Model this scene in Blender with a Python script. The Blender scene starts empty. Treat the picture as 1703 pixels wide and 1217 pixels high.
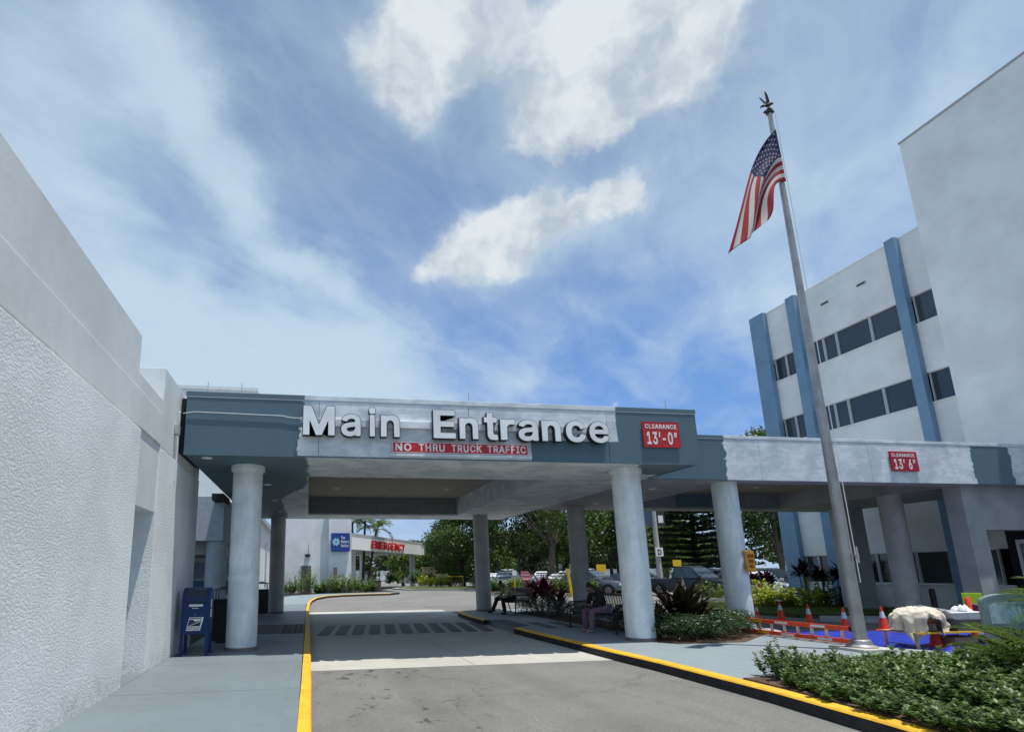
import bpy, bmesh, math, random
import numpy as np
from mathutils import Vector, Matrix

C = bpy.context.scene
COL = C.collection
PI = math.pi
random.seed(7)
rng = np.random.default_rng(11)

# ------------------------------------------------------------------ camera, sun, sky, exposure
cam_d = bpy.data.cameras.new('camera')
cam = bpy.data.objects.new('camera', cam_d)
COL.objects.link(cam)
YAW, PITCH, ROLL = 0.149949, 0.196907, -0.010853
_f = Vector((math.sin(YAW)*math.cos(PITCH), math.cos(YAW)*math.cos(PITCH), math.sin(PITCH)))
_r = Vector((math.cos(YAW), -math.sin(YAW), 0))
_u = _r.cross(_f)
_r2 = _r*math.cos(ROLL) + _u*math.sin(ROLL)
_u2 = -_r*math.sin(ROLL) + _u*math.cos(ROLL)
cam.matrix_world = Matrix(((_r2.x, _u2.x, -_f.x, 0), (_r2.y, _u2.y, -_f.y, 0), (_r2.z, _u2.z, -_f.z, 1.6), (0, 0, 0, 1)))
cam_d.sensor_width = 36
cam_d.lens = 900.0/1703*36
cam_d.shift_x = (851.5-649.43)/1703
cam_d.shift_y = (773.92-608.5)/1703
cam_d.clip_start = 0.05
cam_d.clip_end = 5000
C.camera = cam

SUN = Vector((0.17, -0.13, 1.0)).normalized()
sun_d = bpy.data.lights.new('sun', 'SUN')
sun_d.energy = 4.7
sun_d.angle = math.radians(0.5)
sun_d.color = (1.0, 0.95, 0.87)
sun = bpy.data.objects.new('sun', sun_d)
COL.objects.link(sun)
sun.rotation_euler = SUN.to_track_quat('Z', 'Y').to_euler()
sun.location = (0, 0, 60)

C.view_settings.view_transform = 'Standard'
C.view_settings.look = 'None'
C.view_settings.exposure = 0.0
C.view_settings.gamma = 1.0
C.view_settings.use_curve_mapping = False


class S:
    """a shader socket with arithmetic"""
    def __init__(s, g, sock): s.g, s.k = g, sock
    def _b(s, op, o, rev=False):
        a, b = (o, s) if rev else (s, o)
        return s.g.m(op, a, b)
    def __add__(s, o): return s._b('ADD', o)
    def __radd__(s, o): return s._b('ADD', o)
    def __sub__(s, o): return s._b('SUBTRACT', o)
    def __rsub__(s, o): return s._b('SUBTRACT', o, True)
    def __mul__(s, o): return s._b('MULTIPLY', o)
    def __rmul__(s, o): return s._b('MULTIPLY', o)
    def __truediv__(s, o): return s._b('DIVIDE', o)
    def __neg__(s): return s._b('MULTIPLY', -1.0)


class G:
    """thin wrapper round a node tree"""
    def __init__(s, nt): s.nt = nt
    def n(s, t, **kw):
        nd = s.nt.nodes.new(t)
        for k, v in kw.items(): setattr(nd, k, v)
        return nd
    def link(s, a, b):
        s.nt.links.new(a.k if isinstance(a, S) else a, b)
    def put(s, v, sock):
        if isinstance(v, S): s.nt.links.new(v.k, sock)
        elif hasattr(v, 'is_linked'): s.nt.links.new(v, sock)
        else: sock.default_value = v
    def m(s, op, a, b=0.0, c=None, clamp=False):
        nd = s.n('ShaderNodeMath', operation=op, use_clamp=clamp)
        s.put(a, nd.inputs[0]); s.put(b, nd.inputs[1])
        if c is not None: s.put(c, nd.inputs[2])
        return S(s, nd.outputs[0])
    def step(s, lo, hi, x):
        nd = s.n('ShaderNodeMapRange', interpolation_type='SMOOTHSTEP')
        s.put(x, nd.inputs['Value'])
        s.put(lo, nd.inputs['From Min']); s.put(hi, nd.inputs['From Max'])
        return S(s, nd.outputs['Result'])
    def sat(s, x): return s.m('ADD', x, 0.0, clamp=True)
    def mx(s, a, b): return s.m('MAXIMUM', a, b)
    def mn(s, a, b): return s.m('MINIMUM', a, b)
    def gt(s, a, b): return s.m('GREATER_THAN', a, b)
    def comb(s, x, y, z):
        nd = s.n('ShaderNodeCombineXYZ')
        s.put(x, nd.inputs[0]); s.put(y, nd.inputs[1]); s.put(z, nd.inputs[2])
        return S(s, nd.outputs[0])
    def sep(s, v):
        nd = s.n('ShaderNodeSeparateXYZ'); s.put(v, nd.inputs[0])
        return [S(s, nd.outputs[i]) for i in range(3)]
    def noise(s, vec, scale, detail=4, rough=0.55, dist=0.0, lac=2.0, color=False):
        nd = s.n('ShaderNodeTexNoise')
        nd.noise_dimensions = '3D'
        s.put(vec, nd.inputs['Vector'])
        nd.inputs['Scale'].default_value = scale
        nd.inputs['Detail'].default_value = detail
        nd.inputs['Roughness'].default_value = rough
        nd.inputs['Distortion'].default_value = dist
        nd.inputs['Lacunarity'].default_value = lac
        return S(s, nd.outputs['Color' if color else 'Fac'])
    def voro(s, vec, scale, feature='F1', out='Distance', rand=1.0):
        nd = s.n('ShaderNodeTexVoronoi', feature=feature)
        s.put(vec, nd.inputs['Vector'])
        nd.inputs['Scale'].default_value = scale
        nd.inputs['Randomness'].default_value = rand
        return S(s, nd.outputs[out])
    def vmul(s, v, t):
        nd = s.n('ShaderNodeVectorMath', operation='MULTIPLY')
        s.put(v, nd.inputs[0]); nd.inputs[1].default_value = t
        return S(s, nd.outputs[0])
    def vadd(s, a, b):
        nd = s.n('ShaderNodeVectorMath', operation='ADD')
        s.put(a, nd.inputs[0]); s.put(b, nd.inputs[1])
        return S(s, nd.outputs[0])
    def vscale(s, a, f):
        nd = s.n('ShaderNodeVectorMath', operation='SCALE')
        s.put(a, nd.inputs[0]); s.put(f, nd.inputs['Scale'])
        return S(s, nd.outputs[0])
    def dist(s, v, c):
        nd = s.n('ShaderNodeVectorMath', operation='DISTANCE')
        s.put(v, nd.inputs[0]); nd.inputs[1].default_value = c
        return S(s, nd.outputs['Value'])
    def mix(s, f, a, b, blend='MIX'):
        nd = s.n('ShaderNodeMix', data_type='RGBA', blend_type=blend)
        s.put(f, nd.inputs[0])
        for v, k in ((a, 6), (b, 7)):
            if isinstance(v, (tuple, list)): nd.inputs[k].default_value = (*v[:3], 1)
            else: s.put(v, nd.inputs[k])
        return S(s, nd.outputs[2])
    def bump(s, h, strength, dist, normal=None):
        nd = s.n('ShaderNodeBump')
        s.put(h, nd.inputs['Height'])
        nd.inputs['Strength'].default_value = strength
        nd.inputs['Distance'].default_value = dist
        if normal is not None: s.put(normal, nd.inputs['Normal'])
        return S(s, nd.outputs[0])


# cloud clumps: direction (unit vector), angular radius, weight
CUMULUS = [(.165, .615, .77, .072, 1.15), (.10, .66, .744, .052, 1.0), (.225, .60, .768, .058, 1.0), (.135, .69, .712, .044, .85), (.20, .65, .733, .045, .8),
    (.17, .56, .81, .065, 1.0), (.25, .545, .80, .05, .9), (.395, .595, .70, .082, 1.15), (.47, .56, .682, .064, 1.0), (.325, .675, .662, .042, .95), (.425, .655, .625, .048, .95),
    (.365, .65, .665, .052, .9), (.50, .52, .69, .055, 1.0), (.40, .52, .755, .08, 1.0), (.335, .60, .727, .045, .85), (.47, .48, .74, .06, .9), (.47, .61, .64, .04, .8),
    (.33, .745, .58, .050, 1.1), (.385, .72, .577, .046, 1.05), (.43, .695, .572, .044, 1.1), (.478, .668, .572, .028, .8), (.28, .78, .56, .046, 1.0),
    (.31, .785, .535, .048, 1.0), (.36, .757, .548, .046, .9), (.26, .81, .53, .04, .8), (.24, .81, .535, .038, .85), (.20, .83, .522, .032, .75),
    (.40, .84, .385, .012, .75), (.50, .82, .27, .009, .75),
    (.26, .73, .63, .035, -.9), (.33, .71, .615, .030, -1.1), (.39, .69, .607, .028, -1.1), (.44, .665, .617, .028, -1.2), (.415, .675, .612, .022, -.8), (.47, .63, .625, .030, -1.0), (.49, .60, .64, .03, -.6), (.215, .675, .705, .028, -.7), (.29, .57, .77, .02, -.5),
    # the same kind of clouds round the rest of the sky
    (-.55, -.3, .78, .14, 1.0), (-.75, .2, .62, .10, .9), (.7, -.45, .55, .14, 1.0), (.1, -.75, .65, .15, 1.0),
    (-.4, -.75, .5, .12, .9), (.85, .05, .5, .08, .8), (.55, -.75, .35, .10, .8), (-.85, -.3, .4, .10, .8), (.15, -.2, .96, .10, .8)]
VEIL = [(.30, .79, .53, .08, .6), (.39, .75, .54, .07, .5), (.42, .62, .665, .15, .35), (.16, .68, .715, .11, .35), (.47, .70, .53, .07, .35), (-.28, .63, .72, .10, .55), (-.22, .67, .705, .07, .65), (-.18, .72, .68, .065, .8), (-.14, .77, .63, .055, .75), (-.11, .805, .585, .05, .8), (-.06, .84, .53, .045, .85),
    (0.0, .855, .515, .042, .8), (.065, .86, .50, .035, .65), (-.37, .75, .54, .14, .6), (-.30, .82, .48, .12, .55), (-.22, .89, .39, .12, .85), (-.07, .93, .37, .11, .85),
    (.08, .90, .41, .1, .7), (.10, .93, .33, .10, .75), (.20, .93, .30, .09, .55), (-.45, .65, .6, .15, .55), (-.2, .93, .30, .14, 1.0), (.02, .95, .30, .10, .8), (.62, .68, .37, .04, .5), (.68, .63, .37, .05, .65), (.56, .73, .36, .03, .4),
    (.69, .50, .52, .16, .5), (.58, .62, .50, .12, .42), (.75, .35, .55, .15, .38), (.3, .9, .38, .05, .35), (.37, .86, .35, .05, .4), (.36, .885, .30, .04, .4), (.55, .80, .28, .035, .35),
    (-.8, 0, .6, .4, .5), (0, -.7, .6, .5, .45), (.8, -.3, .5, .35, .4), (-.6, -.6, .4, .4, .5), (.6, -.7, .3, .3, .4)]
def build_world():
    w = bpy.data.worlds.new('World'); C.world = w; w.use_nodes = True
    nt = w.node_tree; nt.nodes.clear(); g = G(nt)
    out = g.n('ShaderNodeOutputWorld'); bg = g.n('ShaderNodeBackground')
    STR = 0.1
    bg.inputs['Strength'].default_value = STR
    sky = g.n('ShaderNodeTexSky', sky_type='NISHITA')
    sky.sun_disc = False
    sky.sun_elevation = math.asin(SUN.z)
    sky.sun_rotation = math.atan2(SUN.x, SUN.y)
    sky.altitude = 0; sky.air_density = 1.0; sky.dust_density = 0.6; sky.ozone_density = 2.0
    tc = g.n('ShaderNodeTexCoord')
    d = S(g, tc.outputs['Generated'])
    x, y, z = g.sep(d)
    zz = g.mx(z, 0.0) + 0.12
    P = g.comb(x/zz, y/zz, 0.0)
    # domain warp so that edges curl
    wv = g.noise(d, 6.0, 5, 0.6, color=True)
    wv2 = g.noise(d, 19.0, 5, 0.6, color=True)
    dw = g.vadd(d, g.vadd(g.vscale(g.vadd(wv, (-.5, -.5, -.5)), 0.11), g.vscale(g.vadd(wv2, (-.5, -.5, -.5)), 0.045)))
    def blobs(lst, v=dw):
        acc = None
        for (cx, cy, cz, r, a) in lst:
            q = g.dist(v, (cx, cy, cz))*(1.0/r)
            e = g.m('POWER', 2.718, -(q*q))*a
            acc = e if acc is None else acc + e
        return acc
    cum = blobs(CUMULUS)
    n1 = g.noise(dw, 9.0, 10, 0.60)
    n1b = g.noise(g.vadd(dw, (3.1, 1.7, 0.4)), 26.0, 6, 0.6)
    cd = g.mx(g.mn(cum, 1.15), -0.3) + (n1 - 0.5)*1.35 + (n1b - 0.5)*0.5
    cmask = g.step(0.33, 1.12, cd)
    # thin high cloud
    veil = blobs(VEIL)
    rot = g.n('ShaderNodeVectorRotate', rotation_type='Z_AXIS')
    g.put(P, rot.inputs['Vector']); rot.inputs['Angle'].default_value = -0.75
    st = g.vmul(S(g, rot.outputs[0]), (1.0, 2.0, 1.0))
    n2 = g.noise(st, 3.0, 9, 0.58, dist=0.5)
    n3 = g.noise(P, 1.6, 4, 0.5)
    vd = veil*0.85 + (n2 - 0.5)*1.25 + (n3 - 0.45)*0.7
    vmask = g.step(-0.35, 1.25, vd)*0.92
    skyc = S(g, sky.outputs[0])
    # humid southern sky: milky near the horizon
    deep = g.mix(g.step(0.75, 0.15, z), (1.95, 3.15, 5.3), (1.35, 3.45, 8.3))
    base = g.mix(0.8, skyc, deep)
    hz = g.step(0.24, 0.0, z)*0.75
    base = g.mix(hz, base, (5.0, 6.4, 8.0))
    c1 = g.mix(vmask, base, (5.6, 7.1, 8.4))
    n4 = g.noise(dw, 7.5, 6, 0.55)
    lum = g.sat(g.step(0.36, 0.62, n4)*0.8 + g.step(0.8, 0.5, cd)*0.25)
    ccol = g.mix(lum, (4.5, 5.4, 6.3), (8.3, 8.75, 9.0))
    cmask = g.sat(cmask*0.86 + g.step(-0.15, 0.85, cd)*0.22)
    c2 = g.mix(cmask, c1, ccol)
    low = g.step(0.0, -0.05, z)
    c3 = g.mix(low, c2, (2.2, 2.5, 2.6))
    g.link(c3, bg.inputs['Color'])
    g.link(bg.outputs[0], out.inputs['Surface'])
    w.cycles.sampling_method = 'MANUAL'
    w.cycles.sample_map_resolution = 512
build_world()

# ------------------------------------------------------------------ helpers
def tag(o, label=None, cat=None, group=None, kind=None):
    if label: o['label'] = label
    if cat: o['category'] = cat
    if group: o['group'] = group
    if kind: o['kind'] = kind
    return o

def empty(name, loc, label, cat, group=None, rz=0.0):
    o = bpy.data.objects.new(name, None); COL.objects.link(o)
    o.location = loc; o.rotation_euler = (0, 0, rz); o.empty_display_size = 0.2
    return tag(o, label, cat, group)

def link_mesh(name, me, mat, parent=None):
    o = bpy.data.objects.new(name, me); COL.objects.link(o)
    if mat is not None and len(me.materials) == 0: me.materials.append(mat)
    if parent is not None: o.parent = parent
    return o

def copy_tree(o, parent=None):
    c = o.copy(); COL.objects.link(c)
    if parent is not None: c.parent = parent
    for ch in list(o.children): copy_tree(ch, c)
    return c

class MB:
    def __init__(s): s.v, s.f = [], []
    def add(s, vs, fs):
        b = len(s.v); s.v += [tuple(v) for v in vs]; s.f += [tuple(i+b for i in f) for f in fs]; return s
    def box(s, x0, x1, y0, y1, z0, z1):
        return s.add([(x0,y0,z0),(x1,y0,z0),(x1,y1,z0),(x0,y1,z0),(x0,y0,z1),(x1,y0,z1),(x1,y1,z1),(x0,y1,z1)],
                     [(0,3,2,1),(4,5,6,7),(0,1,5,4),(1,2,6,5),(2,3,7,6),(3,0,4,7)])
    def prism(s, poly, z0, z1):
        """poly: (x,y) counter-clockwise"""
        n = len(poly)
        return s.add([(x,y,z0) for x,y in poly]+[(x,y,z1) for x,y in poly],
                     [tuple(range(n-1,-1,-1)), tuple(range(n,2*n))]+[(i,(i+1)%n,n+(i+1)%n,n+i) for i in range(n)])
    def slab(s, poly, axis, a, b):
        """extrude a 2D outline along an axis: 'x' -> (a..b, p0, p1), 'y' -> (p0, a..b, p1)"""
        n = len(poly)
        if axis == 'x': A = [(a,p,q) for p,q in poly]; B = [(b,p,q) for p,q in poly]
        else: A = [(p,a,q) for p,q in poly]; B = [(p,b,q) for p,q in poly]
        return s.add(A+B, [tuple(range(n)), tuple(range(2*n-1,n-1,-1))]+[(i,n+i,n+(i+1)%n,(i+1)%n) for i in range(n)])
    def tube(s, pts, r, n=8, caps=True):
        pts = [Vector(p) for p in pts]
        rs = r if isinstance(r, (list, tuple)) else [r]*len(pts)
        b = len(s.v); up = Vector((0,0,1))
        for i, p in enumerate(pts):
            t = (pts[min(i+1,len(pts)-1)]-pts[max(i-1,0)]).normalized()
            a = t.cross(up if abs(t.z) < .95 else Vector((1,0,0))).normalized(); c = a.cross(t)
            for k in range(n):
                th = 2*PI*k/n; q = p+(a*math.cos(th)+c*math.sin(th))*rs[i]; s.v.append(tuple(q))
        for i in range(len(pts)-1):
            for k in range(n):
                s.f.append((b+i*n+k, b+i*n+(k+1)%n, b+(i+1)*n+(k+1)%n, b+(i+1)*n+k))
        if caps:
            s.f.append(tuple(b+k for k in range(n-1,-1,-1))); e = b+(len(pts)-1)*n; s.f.append(tuple(e+k for k in range(n)))
        return s
    def lathe(s, prof, cx=0, cy=0, n=24, cz=0):
        """prof: (r,z) bottom to top"""
        b = len(s.v)
        for r, z in prof:
            for k in range(n):
                th = 2*PI*k/n; s.v.append((cx+r*math.cos(th), cy+r*math.sin(th), cz+z))
        m = len(prof)
        for i in range(m-1):
            for k in range(n): s.f.append((b+i*n+k, b+i*n+(k+1)%n, b+(i+1)*n+(k+1)%n, b+(i+1)*n+k))
        s.f.append(tuple(b+k for k in range(n-1,-1,-1))); s.f.append(tuple(b+(m-1)*n+k for k in range(n)))
        return s
    def build(s, name, mat, parent=None, smooth=False, bevel=0.0, seg=2):
        me = bpy.data.meshes.new(name); me.from_pydata(s.v, [], s.f)
        me.validate()
        if bevel or smooth: pass
        bm = bmesh.new(); bm.from_mesh(me); bmesh.ops.recalc_face_normals(bm, faces=bm.faces)
        if bevel:
            bmesh.ops.bevel(bm, geom=[e for e in bm.edges if len(e.link_faces) == 2 and e.calc_face_angle(0) > 0.5], offset=bevel, segments=seg, affect='EDGES', profile=0.5, clamp_overlap=True)
        bm.to_mesh(me); bm.free()
        o = link_mesh(name, me, mat, parent)
        if smooth:
            me.polygons.foreach_set('use_smooth', [True]*len(me.polygons))
            me.set_sharp_from_angle(angle=math.radians(38))
        return o

def box(name, mat, parent, x0, x1, y0, y1, z0, z1, bevel=0.0):
    return MB().box(x0,x1,y0,y1,z0,z1).build(name, mat, parent, bevel=bevel)

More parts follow.
